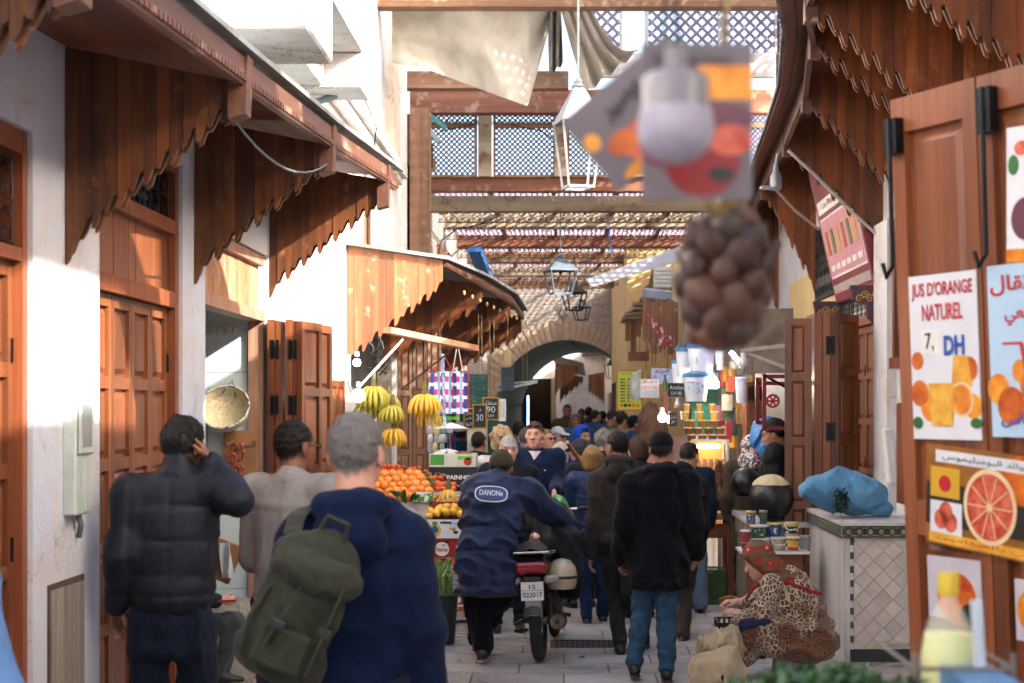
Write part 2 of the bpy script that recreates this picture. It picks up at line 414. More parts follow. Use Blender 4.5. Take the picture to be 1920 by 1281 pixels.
for i in range(26):
 x,y=random.uniform(-1.1,1.6),random.uniform(10.4,14.5);s_=random.uniform(.012,.04);a=random.uniform(0,6.28)
 MB(Matrix.Translation((x,y,.003))@Matrix.Rotation(a,4,'Z'))._add([(-s_,-s_*.6,0),(s_,-s_*.5,.004),(s_*.8,s_*.6,.010),(0,s_*.4,.002),(-s_*.9,s_*.5,.006)],[(0,1,3),(1,2,3),(0,3,4)]).build('litter',LIT[i%4],label='small scrap of litter lying on the street paving',cat='litter',group='litter on the paving')
# == carpentry helpers
def scroll(c,r,a0,turns,R,n=14,sgn=1):
 """spiral in the plane given by 3x3 R (columns u,v,n)"""
 pts=[]
 for i in range(n+1):
  t=i/n;a=a0+sgn*turns*2*math.pi*t;rr=r*(1-0.82*t)
  pts.append(Vector(c)+R@Vector((rr*math.cos(a),rr*math.sin(a),0)))
 return pts
def iron_grille(parent,o,u,v,wd,ht,name='iron_grille',m=None,bars=4,r=.004):
 """scrolled wrought-iron transom grille over a wd x ht opening; o = lower left corner"""
 u=Vector(u);v=Vector(v);R=Matrix((u,v,u.cross(v))).transposed();o=Vector(o);b=MB()
 for t in(0.02,.5,.98):b.tube([o+v*ht*t,o+u*wd+v*ht*t],r,4)
 for k in range(bars+1):
  x=wd*(.02+.96*k/bars);b.tube([o+u*x,o+u*x+v*ht],r,4)
 cw=wd/bars
 for k in range(bars):
  for j,zc in enumerate((.25,.75)):
   cc=o+u*(cw*(k+.5))+v*ht*zc
   for sg,d in((1,-1),(-1,1)):
    for vs_ in(-1,1):
     b.tube(scroll(cc+u*d*cw*.22+v*vs_*ht*.11,min(cw,ht/2)*.21,math.pi*(0 if d<0 else 1),1.4*sg*vs_,R),r*.75,3)
 return b.build(name,m or IRON,parent)
def door_leaf(parent,o,u,nrm,wd,ht,rows,m=None,mh=None,th=.04,name='door_leaf',hinge_z=(),rail=.055,stile=.045,hside=0,cols=1,up=None):
 """framed leaf: stiles and rails with raised panels; o = lower corner, u = width direction, nrm = out of the face"""
 m=m or WDOOR;u=Vector(u).normalized();nrm=Vector(nrm).normalized();M=frame(o,u,nrm,up or(0,0,1))
 b=MB(M);zs=[0.0];tot=sum(rows)
 b.box(0.001,stile,-th,0,0,ht).box(wd-stile,wd-.001,-th,0,0,ht)
 z=0;hh=ht-rail*(len(rows)+1);cells=[]
 for i,r_ in enumerate(rows):
  b.box(stile,wd-stile,-th,-.001,z,z+rail);z+=rail
  h_=hh*r_/tot;cells.append((z,z+h_));z+=h_
 b.box(stile,wd-stile,-th,-.001,ht-rail,ht)
 leaf=b.build(name,m,parent)
 for(z0,z1)in cells:
  for c in range(cols):
   x0=stile+(wd-2*stile)*c/cols;x1=stile+(wd-2*stile)*(c+1)/cols
   p=MB(M);e=min(.03,(x1-x0)*.18)
   a=[(x0,-.022,z0),(x1,-.022,z0),(x1,-.022,z1),(x0,-.022,z1)]
   bb=[(x0+e*.5,-.022,z0+e*.5),(x1-e*.5,-.022,z0+e*.5),(x1-e*.5,-.022,z1-e*.5),(x0+e*.5,-.022,z1-e*.5)]
   cc=[(x0+e*1.3,-.008,z0+e*1.3),(x1-e*1.3,-.008,z0+e*1.3),(x1-e*1.3,-.008,z1-e*1.3),(x0+e*1.3,-.008,z1-e*1.3)]
   p._add(a+bb+cc,[(0,1,5,4),(1,2,6,5),(2,3,7,6),(3,0,4,7),(4,5,9,8),(5,6,10,9),(6,7,11,10),(7,4,8,11),(8,9,10,11)])
   p.build('panel',m,leaf)
 for hz in hinge_z:
  x=.004 if hside==0 else wd-.004
  MB(M).box(x-.012,x+.012,-.004,.007,hz-.045,hz+.045).build('hinge',HINGE,leaf)
 return leaf
def leaf_hinge(parent,o,u,nrm,ht=.12,wd=.05):
 """flat butterfly hinge with screw holes"""
 M=frame(o,u,nrm,(0,0,1));b=MB(M)
 b.box(-wd/2,-.006,-.002,.004,-ht/2,ht/2).box(.006,wd/2,-.002,.004,-ht/2,ht/2)
 b.tube([(0,.004,-ht/2*.8),(0,.004,ht/2*.8)],.006,6)
 h=b.build('hinge',HINGE,parent)
 return h
TOOTH=[(0,-.050),(.10,-.056),(.20,-.050),(.30,-.020),(.42,-.012),(.50,-.030),(.60,-.034),(.70,-.004),(.84,.012),(.93,.004),(1.0,.008)]
def tooth(u):
 u=u%1.0
 for(a,b),(c,d)in zip(TOOTH,TOOTH[1:]):
  if a<=u<=c:return b+(d-b)*(u-a)/(c-a)
 return 0
def plank_panel(parent,Y,xw,xt,zw,zt,ztop_w,ztop_t,n,m,th=.022,amp=1.0,foot=True,trim=True):
 """bracket screen of vertical boards standing across the wall, its lower edge cut in stepped hooks rising to the tip"""
 sg=1 if xt>xw else-1;W=abs(xt-xw);per=2.0
 def zb(t):return zw+(zt-zw)*(t**.96)+amp*tooth(t*n/per)
 def zt_(t):return ztop_w+(ztop_t-ztop_w)*t
 for k in range(n):
  t0,t1=k/n,(k+1)/n;g_=.0004
  xs=[t0+(t1-t0)*i/6 for i in range(7)]
  low=[(xw+sg*W*t+(g_ if i==0 else-g_ if i==6 else 0)*sg,zb(min(max(t,t0+1e-4),t1-1e-4)))for i,t in enumerate(xs)]
  if foot and k==0:low=[(x,z-.05+.03*(i/6))for i,(x,z)in enumerate(low)]
  top=[(low[-1][0],zt_(t1)),(low[0][0],zt_(t0))]
  dy=random.uniform(-.004,.004);low=[(x+random.uniform(-.0008,.0008),z+dy)for x,z in low]
  MB().prism(low+top,'y',Y-th/2+dy,Y+th/2+dy).build('plank',m,parent)
 if trim:
  for(off,hh,dy)in((0.012,.05,.026),(-.012,.04,.052)):
   b=MB();N=n*3
   for i in range(N):
    t0,t1=i/N,(i+1)/N
    x0,x1=xw+sg*W*t0,xw+sg*W*t1
    b.prism([(x0,zb(t0+1e-4)+off),(x1,zb(t1-1e-4)+off),(x1,zb(t1-1e-4)+off+hh),(x0,zb(t0+1e-4)+off+hh)],'y',Y+dy-.012,Y+dy+.010)
   b.build('edge_trim',m,parent)
def fascia(parent,Y0,Y1,x0,x1,z0,z1,h,th,m,dent=True,sg=1):
 """board along the eave from (x0,Y0,z0) to (x1,Y1,z1) with a bead row along its foot"""
 b=MB();vs=[]
 for(Y,x,z)in((Y0,x0,z0),(Y1,x1,z1)):
  for(dx,dz)in((0,0),(sg*th,0),(sg*th,h),(0,h)):vs.append((x+dx,Y,z+dz))
 b._add(vs,[(0,1,2,3),(4,7,6,5),(0,4,5,1),(1,5,6,2),(2,6,7,3),(3,7,4,0)])
 b.build('fascia_board',m,parent)
 if dent:
  d=MB();n=int(abs(Y1-Y0)/.055)
  for k in range(n):
   t=(k+.5)/n;x=x0+(x1-x0)*t;z=z0+(z1-z0)*t;Y=Y0+(Y1-Y0)*t
   for xx in(x-sg*.008,x+sg*(th+.0)):
    d.box(min(xx,xx+sg*.012),max(xx,xx+sg*.012),Y-.016,Y+.016,z+.012,z+.036)
  d.build('bead_row',m,parent,kind='stuff')
def roof_sheet(parent,pts_w,pts_t,th,m,name='roof_sheet'):
 """sheet between the wall line and the eave line (lists of points of equal length)"""
 b=MB();n=len(pts_w);vs=[]
 for a,t in zip(pts_w,pts_t):
  a=Vector(a);t=Vector(t);vs+=[a,t,t+Vector((0,0,th)),a+Vector((0,0,th))]
 fs=[]
 for i in range(n-1):
  k=4*i
  for(p,q)in((0,1),(1,2),(2,3),(3,0)):fs.append((k+p,k+q,k+4+q,k+4+p))
 fs+=[(0,3,2,1),(4*n-4,4*n-3,4*n-2,4*n-1)]
 b._add(vs,fs);return b.build(name,m,parent)
# == left side: shop front, canopy, white houses
XL=-2.0
LB=thing('shop_building',(XL,8,0),'peeling white plaster shop front with panelled wooden doors under a long wooden canopy','building')
w_=MB()
w_.box(-2.45,XL,-12,4.75,0,6.6);w_.box(-2.45,XL,6.01,6.87,0,3.08);w_.box(-2.45,XL,8.36,8.89,0,3.08)
w_.box(-2.45,XL,4.75,6.01,2.84,3.08);w_.box(-2.45,XL,8.89,10.75,2.83,3.08)
w_.box(-2.45,XL+.001,4.75,11.2,3.08,6.6);w_.box(-2.45,XL,10.78,11.2,0,3.08)
w_.build('wall',PLB,LB)
# --- first door, cut by the picture edge
for k in range(4):
 door_leaf(LB,(XL-.06,4.80+k*.29,.04),(0,1,0),(1,0,0),.287,2.31,[1]*6,hinge_z=((1.24,1.98,.5)if k==3 else()),hside=1)
f=MB();f.box(XL-.12,XL-.02,5.955,6.008,0,2.84).box(XL-.12,XL-.022,4.75,5.955,2.352,2.40).box(XL-.12,XL-.022,4.75,5.955,2.75,2.84).build('door_frame',WFRAME,LB)
iron_grille(LB,(XL-.05,4.80,2.41),(0,1,0),(0,0,1),1.15,.33,'transom_grille',IRONB,6)
MB().box(XL-.40,XL-.36,4.76,6.0,0,2.84).build('dark_backing',DARK,LB)  # dark sheet in place of the unlit room behind the leaves
# --- second door: four leaves, plank transom, grille
for k in range(4):
 door_leaf(LB,(XL-.06,6.93+k*.3375,.04),(0,1,0),(1,0,0),.335,2.28,[1]*6,hinge_z=((1.22,.55)if k in(0,2)else(2.0,)if k==3 else()),hside=1 if k==3 else 0)
f=MB();f.box(XL-.12,XL-.02,6.872,6.928,0,3.06).box(XL-.12,XL-.02,8.285,8.358,0,3.06)
f.box(XL-.12,XL-.018,6.928,8.285,2.325,2.405).box(XL-.12,XL-.018,6.928,8.285,2.705,2.775).box(XL-.12,XL-.022,6.928,8.285,3.02,3.06).build('door_frame',WFRAME,LB)
for k in range(11):
 y0=6.93+k*.1232;MB().box(XL-.09,XL-.06+random.uniform(-.003,.003),y0,y0+.1205,2.405,2.705).build('transom_board',WDOOR,LB)
iron_grille(LB,(XL-.05,6.94,2.78),(0,1,0),(0,0,1),1.34,.24,'transom_grille',IRON,7)
MB().box(XL-.40,XL-.36,6.872,8.358,0,3.06).build('dark_backing',DARK,LB)
# --- open shop: boards over the lintel, tiled side wall, ceiling moulding
for k in range(13):
 y0=8.93+k*.1375;MB().box(XL-.09,XL-.055+random.uniform(-.003,.003),y0,y0+.1348,2.46,2.76).build('transom_board',WPALE,LB)
f=MB();f.box(XL-.13,XL-.015,8.892,10.748,2.39,2.46).box(XL-.13,XL-.02,8.892,10.748,2.76,2.828).box(XL-.12,XL-.02,8.892,8.93,0,2.39).box(XL-.12,XL-.02,10.70,10.748,0,2.39).build('door_frame',wood('greyed_frame_wood','#8c6650','#a88570','#6f4d3c','z',.6,.1,.05),LB)
tilem=mat('pale_blue_tile','#c8d6da','#b5c6cc',1.5,.25,.04,var=.04)
MB().box(-4.6,XL-.10,10.742,10.80,0,2.6).build('side_wall',mat('tile_grout','#9aa5a8','#8c9698',6,.8,.1),LB)
for i in range(9):
 for j in range(9):
  x1=XL-.13-i*.27;z0=.02+j*.29
  if z0<2.45:MB().box(x1-.266,x1,10.732,10.742,z0,z0+.286).build('wall_tile',tilem,LB)
MB().box(-4.6,-4.5,8.5,10.8,0,2.6).build('back_wall',PLT,LB);MB().box(-4.6,-2.45,8.4,8.5,0,2.6).build('side_wall',PLT,LB)
MB().box(-4.6,XL-.13,8.45,10.8,2.6,2.7).build('shop_ceiling',mat('shop_ceiling','#b9b2a8','#9b948a',3,.9,.1),LB)
cm=MB()
for k in range(12):cm.box(XL-.2-k*.05-.02,XL-.2-k*.05+.02,10.700,10.731,2.30+.012*(k%2),2.345+.012*(k%2))
cm.build('stucco_frieze',mat('stucco','#d3cfc8','#b8b1a8',20,.9,.3),LB)
# --- meter box, hatch
mb=thing('meter_box',(XL,6.47,1.37),'pale grey-green electric meter box with a small window on the plaster pillar','meter box')
mbm=mat('meter_plastic','#b6bfba','#a2aba6',5,.45,.05)
MB().box(XL-.005,XL+.052,6.37,6.58,1.375,1.855,.008).build('case',mbm,mb)
MB().box(XL+.052,XL+.066,6.385,6.57,1.62,1.845,.006).build('upper_cover',mbm,mb)
MB().box(XL+.066,XL+.069,6.41,6.53,1.65,1.82).build('window',mat('meter_window','#8d9494','#7a8080',4,.2,0),mb)
for k in range(6):MB().box(XL+.052,XL+.0555,6.39+k*.031,6.405+k*.031,1.39,1.61).build('rib',mbm,mb)
MB().tube([(XL+.02,6.50,1.38),(XL+.03,6.51,1.33),(XL+.015,6.53,1.28)],.012,6).build('cable_end',mat('grey_cable','#5b6064','#4a4e52',5,.6,0),mb)
ht=thing('wall_hatch',(XL,6.45,.55),'weathered grey wooden hatch set in the plaster pillar below the meter box','hatch')
for k in range(2):MB().box(XL-.01,XL+.010+.004*k,6.20+k*.17,6.365+k*.245,.42,1.095).build('board',WGREY,ht)
MB().box(XL-.01,XL+.006,6.175,6.197,.40,1.12).box(XL-.01,XL+.006,6.614,6.636,.40,1.12).box(XL-.01,XL+.006,6.197,6.614,1.098,1.12).build('hatch_frame',mat('dark_gap','#4b423b','#3b332d',9,.9,.2),ht)
# --- long canopy with three bracket screens
CL=thing('wooden_canopy',(XL,7.5,2.4),'long dark brown wooden canopy with hook-edged bracket screens over the panelled doors','canopy')
ST=[(4.3,-1.34,2.96,2.99,2.42),(6.4,-1.32,3.045,3.09,2.48),(8.63,-1.30,3.15,3.21,2.575),(10.8,-1.245,3.24,3.33,2.65)]
for i,(Y,xt,zt,zf,zw)in enumerate(ST):
 plank_panel(CL,Y,XL+.004,xt,zw,zt,zf+.16,zf+.02,13 if i<3 else 14,WPLANK)
 MB().prism([(xt-.02,zt-.09),(xt+.05,zt-.07),(xt+.06,zf+.12),(xt-.02,zf+.12)],'y',Y-.05,Y+.06).build('bracket_post',WFASC,CL)
for(a,b_)in zip(ST,ST[1:]):fascia(CL,a[0]+.06,b_[0]-.05,a[1]+.01,b_[1]+.01,a[3],b_[3],.11,.035,WFASC)
fascia(CL,10.86,11.3,-1.235,-1.22,3.33,3.35,.11,.035,WFASC)
for k in range(9):
 f_=.05+k*.1
 roof_sheet(CL,[(XL+(.7*(f_-.05)),s[0],s[3]+.165-.05*f_)for s in ST]+[(XL+.7*(f_-.05),11.3,3.50-.05*f_)],[(XL+.7*(f_+.045),s[0],s[3]+.165-.05*f_)for s in ST]+[(XL+.7*(f_+.045),11.3,3.50-.05*f_)],.014,wood('soffit_wood','#5a2a16','#74401f','#431a0c','y',.6,.2,.05),'soffit_board')
roof_sheet(CL,[(XL+.001,3.0,3.19)]+[(XL+.001,s[0],s[3]+.20)for s in ST]+[(XL+.001,11.36,3.56)],[(-1.26,3.0,3.09)]+[(s[1]+.08,s[0],s[3]+.135)for s in ST]+[(-1.14,11.36,3.485)],.022,ZINC)
# loose cables along the eave
cab=mat('grey_cable','#5b6064','#4a4e52',5,.6,0)
def sag(a,b,d,n=10):return[Vector(a).lerp(Vector(b),i/n)+Vector((0,0,-d*4*(i/n)*(1-i/n)))for i in range(n+1)]
MB().tube(sag((-1.33,6.38,2.97),(-1.28,8.6,3.12),.12),.006,5).build('sagging_cable',cab,label='thin grey cable sagging between two bracket tips of the left canopy',cat='cable')
MB().tube([P(540,180,9.7),P(565,195,9.75),P(600,190,9.8),P(628,180,9.85),P(632,165,9.85)],.022,8).build('conduit',mat('conduit','#7d8c92','#6c787c',5,.5,.1),label='thick grey conduit curling under the white concrete balcony',cat='conduit')
MB().tube([P(680,70,10.05),P(690,130,10.05),P(686,190,10.1),P(706,240,10.1),P(700,285,10.15)],.005,5).build('hanging_wire',IRON,label='thin black wire hanging down the white wall beside the balcony',cat='wire')
# --- white upper storey: stepped concrete balcony and house beyond
BL=thing('concrete_balcony',(-1.6,8.5,3.6),'white painted concrete balcony of stepped slabs above the left canopy','balcony')
MB().box(XL-.01,-1.215,7.55,8.35,3.60,3.95,.012).build('lower_slab',PLW,BL)
MB().box(XL-.01,-1.45,8.35,9.62,3.75,4.02,.012).build('infill_slab',PLW,BL)
MB().box(XL-.01,-1.216,9.62,10.0,3.73,3.95,.012).build('end_beam',PLW,BL)
MB().box(XL-.01,-1.22,7.6,9.98,3.952,5.6).build('parapet',PLW,BL)
WH=thing('white_house',(XL,15.5,0),'bright white plaster house wall between the doors and the fruit stall','building')
w_=MB();w_.box(-2.45,XL,11.2,12.75,0,6.6);w_.box(-2.45,XL-.12,12.75,13.3,0,3.3);w_.box(-2.45,XL,12.75,13.3,3.3,6.6);w_.box(-2.45,XL,13.3,14.75,0,6.6);w_.box(-2.45,XL,14.75,20.22,2.9,6.6);w_.box(-2.6,-2.45,14.75,20.3,0,6.6)
w_.build('wall',PLW,WH)
MB().box(XL-.02,XL+.10,13.0,18.7,4.42,4.50).box(XL-.02,XL+.15,13.0,18.75,4.50,4.62).build('cornice',PLW,WH)
MB().box(XL-.02,XL+.04,14.3,14.62,0.4,2.3,.006).build('pilaster',PLW,WH)
MB().box(XL-.03,XL+.08,17.9,18.6,4.64,6.6).build('corner_block',PLT,WH)
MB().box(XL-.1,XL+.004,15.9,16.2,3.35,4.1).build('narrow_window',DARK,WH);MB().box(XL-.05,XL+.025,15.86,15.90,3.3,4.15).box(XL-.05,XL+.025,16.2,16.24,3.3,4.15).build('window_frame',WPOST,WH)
# folded leaves of the open shop standing out from the wall
FL=thing('folded_door',(-1.86,10.72,0),'folded brown wooden shop door standing open against the white wall','door')
for k,(x0,y0)in enumerate(((-1.985,10.66),(-1.865,10.66))):
 M0=MB();M0.box(x0,x0+.045,y0,y0+.34,.03,2.40).build('leaf_edge',WDOOR,FL)
 M0=MB();M0.box(x0+.05,x0+.052+.045,y0+.02,y0+.33,.03,2.39).build('leaf_edge',WDOOR,FL)
 for hz in(2.2,1.83,.7):leaf_hinge(FL,(x0+.0485,y0-.002+(.0),hz),(1,0,0),(0,-1,0),.13,.055)
for k in range(2):door_leaf(FL,(-1.755,10.66+.0,.03)if k==0 else(-1.735,11.02,.03),(.25,1,0),(1,-.25,0),.34,2.36,[1,1,1,1.2,1],hinge_z=(),cols=1)
# wooden door further along the white wall
WD2=thing('wall_door',(XL,13.6,0),'orange brown wooden door with raised panels in the white wall beside the bananas','door')
for k in range(3):door_leaf(WD2,(XL+.035,13.02+k*.42,.03),(0,1,0),(1,0,0),.415,2.02,[1,1,1,1,1])
# == fruit-stall canopy on the left
CF=thing('stall_canopy',(-1.8,15.5,2.3),'sunlit orange brown wooden canopy with pointed scalloped edge over the fruit stall','canopy')
WSUN=wood('sunlit_plank_wood','#7d4a2a','#96623e','#633720','z',.55,.2,.08,'#b89a80',.15)  # lit copy of the plank wood, sunlight put into its paler colour
SF=[(14.62,-1.12,2.97,3.13,2.27,12,XL),(17.0,-.88,2.95,3.10,2.30,12,-1.95),(19.2,-.66,2.92,3.08,2.30,12,-1.8),(22.0,-.60,2.85,3.05,2.25,10,-1.7)]
for(Y,xt,zt,zf,zw,n,xw)in SF:
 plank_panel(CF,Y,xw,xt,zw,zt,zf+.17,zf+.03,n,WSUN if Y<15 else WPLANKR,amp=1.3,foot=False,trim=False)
for(a,b_)in zip(SF,SF[1:]):fascia(CF,a[0]+.03,b_[0]-.02,a[1]+.0,b_[1]+.0,a[3]-.02,b_[3]-.02,.12,.03,WFASC)
roof_sheet(CF,[(XL-.0,14.55,3.30)]+[(s[6],s[0],s[3]+.21)for s in SF[1:]],[(-1.06,14.55,3.165)]+[(s[1]+.09,s[0],s[3]+.10)for s in SF[1:]],.03,ZINC)
for k in range(11):
 Y=15.5+k*.55;xt=-1.0+(Y-15.5)*.085
 MB().ball((xt+.02,Y,2.93),.015,8,(1,1,1.6)).build('pendant_bulb',mat('bulb_glass','#b0905c','#9a7a48',5,.2,0),CF)
# dark back of the fruit stall, door posts
SB=thing('fruit_shop',(-2.2,17,0),'fruit shop front with worn wooden folding doors behind the hanging bananas','building')
MB().box(-3.6,-3.5,14.8,20,0,2.9).build('back_wall',mat('teal_wall','#3f6d76','#33565e',2,.8,.1),SB)
MB().box(-3.5,-2.45,17.05,17.15,0,2.9).build('partition',mat('teal_wall','#3f6d76','#33565e',2,.8,.1),SB)
MB().box(-3.6,-2.3,14.75,20.2,2.9,3.0).build('shop_ceiling',mat('shop_ceiling','#b9b2a8','#9b948a',3,.9,.1),SB)
MB().box(-2.0,-1.86,17.02,17.16,0,2.9).build('post',WGREY,SB);MB().box(-1.855,-1.80,17.06,17.14,0,2.9).build('post',mat('flaking_white_paint','#c5c8cc','#8f7f6e',5,.8,.3),SB)
for k in range(3):door_leaf(SB,(-1.80+k*.155,17.2+k*.06,.05),(1,.35,0),(.35,-1,0),.155,2.7,[1,1,1,1.2],m=WPOST,stile=.03)
# houses further along
HL=thing('brick_house',(-2,30,0),'far whitewashed brick house with brown shutters left of the brick arch','building')
MB().box(-2.8,-1.95,20.3,40.2,0,4.9).build('wall',brick('painted_brick','#d8d3d0','#c9c2be','#a39a94',1,.075,.22,'yz',.5,'#9a918a'),HL)
MB().box(-1.955,-1.90,24.2,25.4,3.4,4.3).build('shutter',WPOST,HL);MB().box(-1.955,-1.92,26.5,27.5,3.3,4.4).build('shutter',WFRAME,HL)
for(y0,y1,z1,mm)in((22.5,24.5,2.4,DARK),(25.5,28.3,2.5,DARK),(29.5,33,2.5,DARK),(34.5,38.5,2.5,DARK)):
 MB().box(-1.97,-1.935,y0,y1,0,z1).build('shop_bay_slab',mm,HL)  # solid slab; the shade inside the shop is put into its colour
MB().box(-2.02,-1.86,20.3,20.55,2.9,5.55).build('corner_post',WPOST,HL);MB().box(-1.97,-1.72,20.25,20.5,3.4,5.62).build('timber_post',WPOST,HL)
# == right side
XR=2.6
RB=thing('right_shop_row',(XR,14,0),'plaster shop row on the right under the tall hook-edged wooden canopy','building')
w_=MB();w_.box(XR,3.1,-14,11.6,0,4.62);w_.box(XR,3.1,11.6,13.15,0,4.62)
w_.box(XR,3.1,13.15,15.15,3.02,4.62);w_.box(XR,3.1,15.15,15.6,0,4.62);w_.box(XR+.9,3.6,15.6,21,0,4.62);w_.box(XR,3.6,15.6,21,2.95,4.62);w_.box(XR+.12,3.1,13.15,15.15,0,3.02)
w_.build('wall',PLW,RB)
MB().box(XR-.006,XR+.02,15.2,18.5,2.6,3.25).build('yellow_patch',PLY,RB)
# panelled door with transom and painted brackets
for k in range(5):door_leaf(RB,(XR+.02,13.19+k*.386,.04),(0,1,0),(-1,0,0),.383,2.48,[1,1,1,1.1,1,1],hinge_z=((2.1,1.3)if k in(0,2,4)else()),hside=0)
MB().box(XR-.02,XR+.06,13.15,15.15,2.53,2.60).box(XR-.02,XR+.06,13.15,15.15,2.80,2.86).build('door_frame',WFRAME,RB)
iron_grille(RB,(XR+.0,13.18,2.61),(0,1,0),(0,0,1),1.94,.19,'transom_grille',IRON,9)
iron_grille(RB,(XR-.03,15.2,2.9),(0,1,0),(0,0,1),1.3,.75,'window_grille',IRON,5)
MB().box(XR-.02,XR-.012,15.2,16.5,2.9,3.65).build('window_glass',mat('dark_glass','#20262c','#171b20',3,.15,0),RB)
for yb in(13.16,15.12):
 b=MB();b.prism([(XR-.0,2.36),(XR-.035,2.36),(XR-.05,2.5),(XR-.12,2.56),(XR-.13,2.66),(XR-.24,2.70),(XR-.26,2.82),(XR-.0,2.82)],'y',yb-.04,yb+.04).build('painted_bracket',mat('painted_bracket','#5b1c1c','#23304c',26,.5,.2,lo=.47,hi=.53),RB)
 b=MB()
 for j in range(4):b.tube(scroll((XR-.055-.045*j,yb-.043,2.74-.03*(j%2)),.035,0,1.4,Matrix(((1,0,0),(0,0,1),(0,1,0)))),.004,4)
 b.build('gilded_scroll',mat('gilt','#c9a25a','#a87e3a',9,.5,0),RB)
# wooden window frame and plaster pier beside the door
MB().box(XR-.05,XR+.05,11.9,11.98,2.2,3.2).box(XR-.05,XR+.05,12.4,12.48,2.2,3.2).box(XR-.06,XR+.05,11.88,12.5,3.2,3.28).box(XR-.07,XR+.05,11.88,12.5,2.12,2.2).build('window_frame',WFRAME,RB)
iron_grille(RB,(XR-.02,11.98,2.2),(0,1,0),(0,0,1),.42,1.0,'window_grille',IRON,3)
MB().box(XR-.002,XR+.01,11.98,12.4,2.2,3.2).build('window_glass',mat('dark_glass','#20262c','#171b20',3,.15,0),RB)
MB().box(XR-.075,XR+.02,12.56,13.1,0,3.3).build('pier',PLW,RB)
# canopy on the right
CR=thing('tall_canopy',(XR,13,3.0),'tall reddish wooden canopy with tiers of hook-edged board screens along the right side','canopy')
SR=[(5.62,1.75,4.05,3.2),(6.15,1.72,4.06,3.2),(7.9,1.36,4.10,3.3),(8.9,1.38,4.05,3.02),(9.9,1.56,4.07,3.2),(11.1,1.69,3.96,3.05),(13.1,1.83,3.97,3.2),(16.6,2.08,4.08,3.1),(19.5,2.22,4.0,3.0)]
for(Y,xt,zt,zw)in SR:
 plank_panel(CR,Y,XR-.002,xt,zw,zt,zt+.42,zt+.17,max(9,int((XR-xt)/.062)),WPLANKR,amp=1.5)
for(a,b_)in zip(SR,SR[1:]):
 fascia(CR,a[0]+.08,b_[0]-.02,a[1]-.01,b_[1]-.01,a[2]-.02,b_[2]-.02,.15,-.035,WFASC)
for s_ in SR:MB().box(s_[1]-.05,s_[1]+.02,s_[0]-.04,s_[0]+.05,s_[2]-.10,s_[2]+.16).build('bracket_post',WFASC,CR)
for k in range(16):
 t0,t1=k/16,(k+.94)/16
 def ln(s,t):return(XR+(s[1]-.20-XR)*t,s[0],s[2]+.46-.40*t)
 SR2=[(-6,1.0,4.75,0),(5.35,1.0,4.75,0),(5.6,1.75,4.05,0),(6.2,1.72,4.06,0),(6.5,1.0,4.75,0),(7.35,1.0,4.75,0),(7.7,1.36,4.1,0)]+SR[2:]+[(21.0,2.3,4.0,0)]  # raised unseen stretches added to block sun, leaving a gap for one patch
 roof_sheet(CR,[ln(s,t0)for s in SR2],[ln(s,t1)for s in SR2],.012,wood('soffit_wood','#5a2a16','#74401f','#431a0c','y',.6,.2,.05),'soffit_board')
roof_sheet(CR,[(XR,s[0],s[2]+.48)for s in SR2],[(s[1]-.22,s[0],s[2]+.08)for s in SR2],.03,ZINC)
# far right houses
HR=thing('yellow_house',(2.4,28,0),'far cream yellow house wall right of the brick arch','building')
MB().box(2.62,3.6,21,30,0,4.9).box(1.16,3.6,30,40.2,0,4.9).build('wall',PLY,HR)
MB().box(1.10,1.17,31.2,33.5,0,2.4).box(1.10,1.17,35,38,0,2.4).build('shop_bay_slab',DARK,HR)
# shingled far canopy with uneven slabs
CS=thing('shingled_canopy',(1.6,27,3),'far sagging canopy roofed with stacked broken slabs above the camel milk stall','canopy')
for k in range(11):
 t=k/10;c=P(1236-58*t**1.5,512+84*t,26.5+.4*t)
 R=Matrix.Rotation(random.uniform(-.08,.08),3,'Y')@Matrix.Rotation(random.uniform(-.1,.1),3,'Z')
 MB().obox(c+Vector((.12,.6,0)),(.42,1.4,.05),R).build('roof_slab',mat('roof_slab','#b49a84','#8f7a68',4,.9,.5,var=.18),CS)
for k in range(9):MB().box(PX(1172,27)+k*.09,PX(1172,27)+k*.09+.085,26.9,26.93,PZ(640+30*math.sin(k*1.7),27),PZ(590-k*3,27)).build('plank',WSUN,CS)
MB().prism([(PX(1222,26.6),PZ(598,26.6)),(PX(1200,26.6),PZ(596,26.6)),(PX(1222,26.6),PZ(505,26.6)),(PX(1228,26.6),PZ(505,26.6))],'y',26.3,26.36).build('gable_board',WPOST,CS)
# == brick gate with arch and vault
YA=40.0;AX,AZ,AR=.03,1.73,1.80
GA=thing('brick_gate',(AX,YA,0),'weathered tan brick gate wall with a round arch across the street','gate')
def arch_pts(r,n=28):return[(AX-r*math.cos(math.pi*i/n),AZ+r*math.sin(math.pi*i/n))for i in range(n+1)]
ap=arch_pts(AR)
b=MB();topz=5.35
for i in range(len(ap)-1):
 (x0,z0),(x1,z1)=ap[i],ap[i+1]
 b._add([(x0,YA,z0),(x1,YA,z1),(x1,YA,topz),(x0,YA,topz)],[(0,1,2,3)])
b._add([(-3.2,YA,0),(AX-AR,YA,0),(AX-AR,YA,topz),(-3.2,YA,topz)],[(0,1,2,3)])
b._add([(AX+AR,YA,0),(3.6,YA,0),(3.6,YA,topz),(AX+AR,YA,topz)],[(0,1,2,3)])
b._add([(-3.2,YA,topz),(3.6,YA,topz),(3.6,YA+6,topz),(-3.2,YA+6,topz)],[(0,1,2,3)])
b.build('wall',brick('gate_brick','#b5aaa2','#9c9189','#c4bbb2',1,.065,.26,'xz',.8,'#8a807a'),GA)
b=MB()
prof=[(AX-AR,0)]+ap+[(AX+AR,0)]
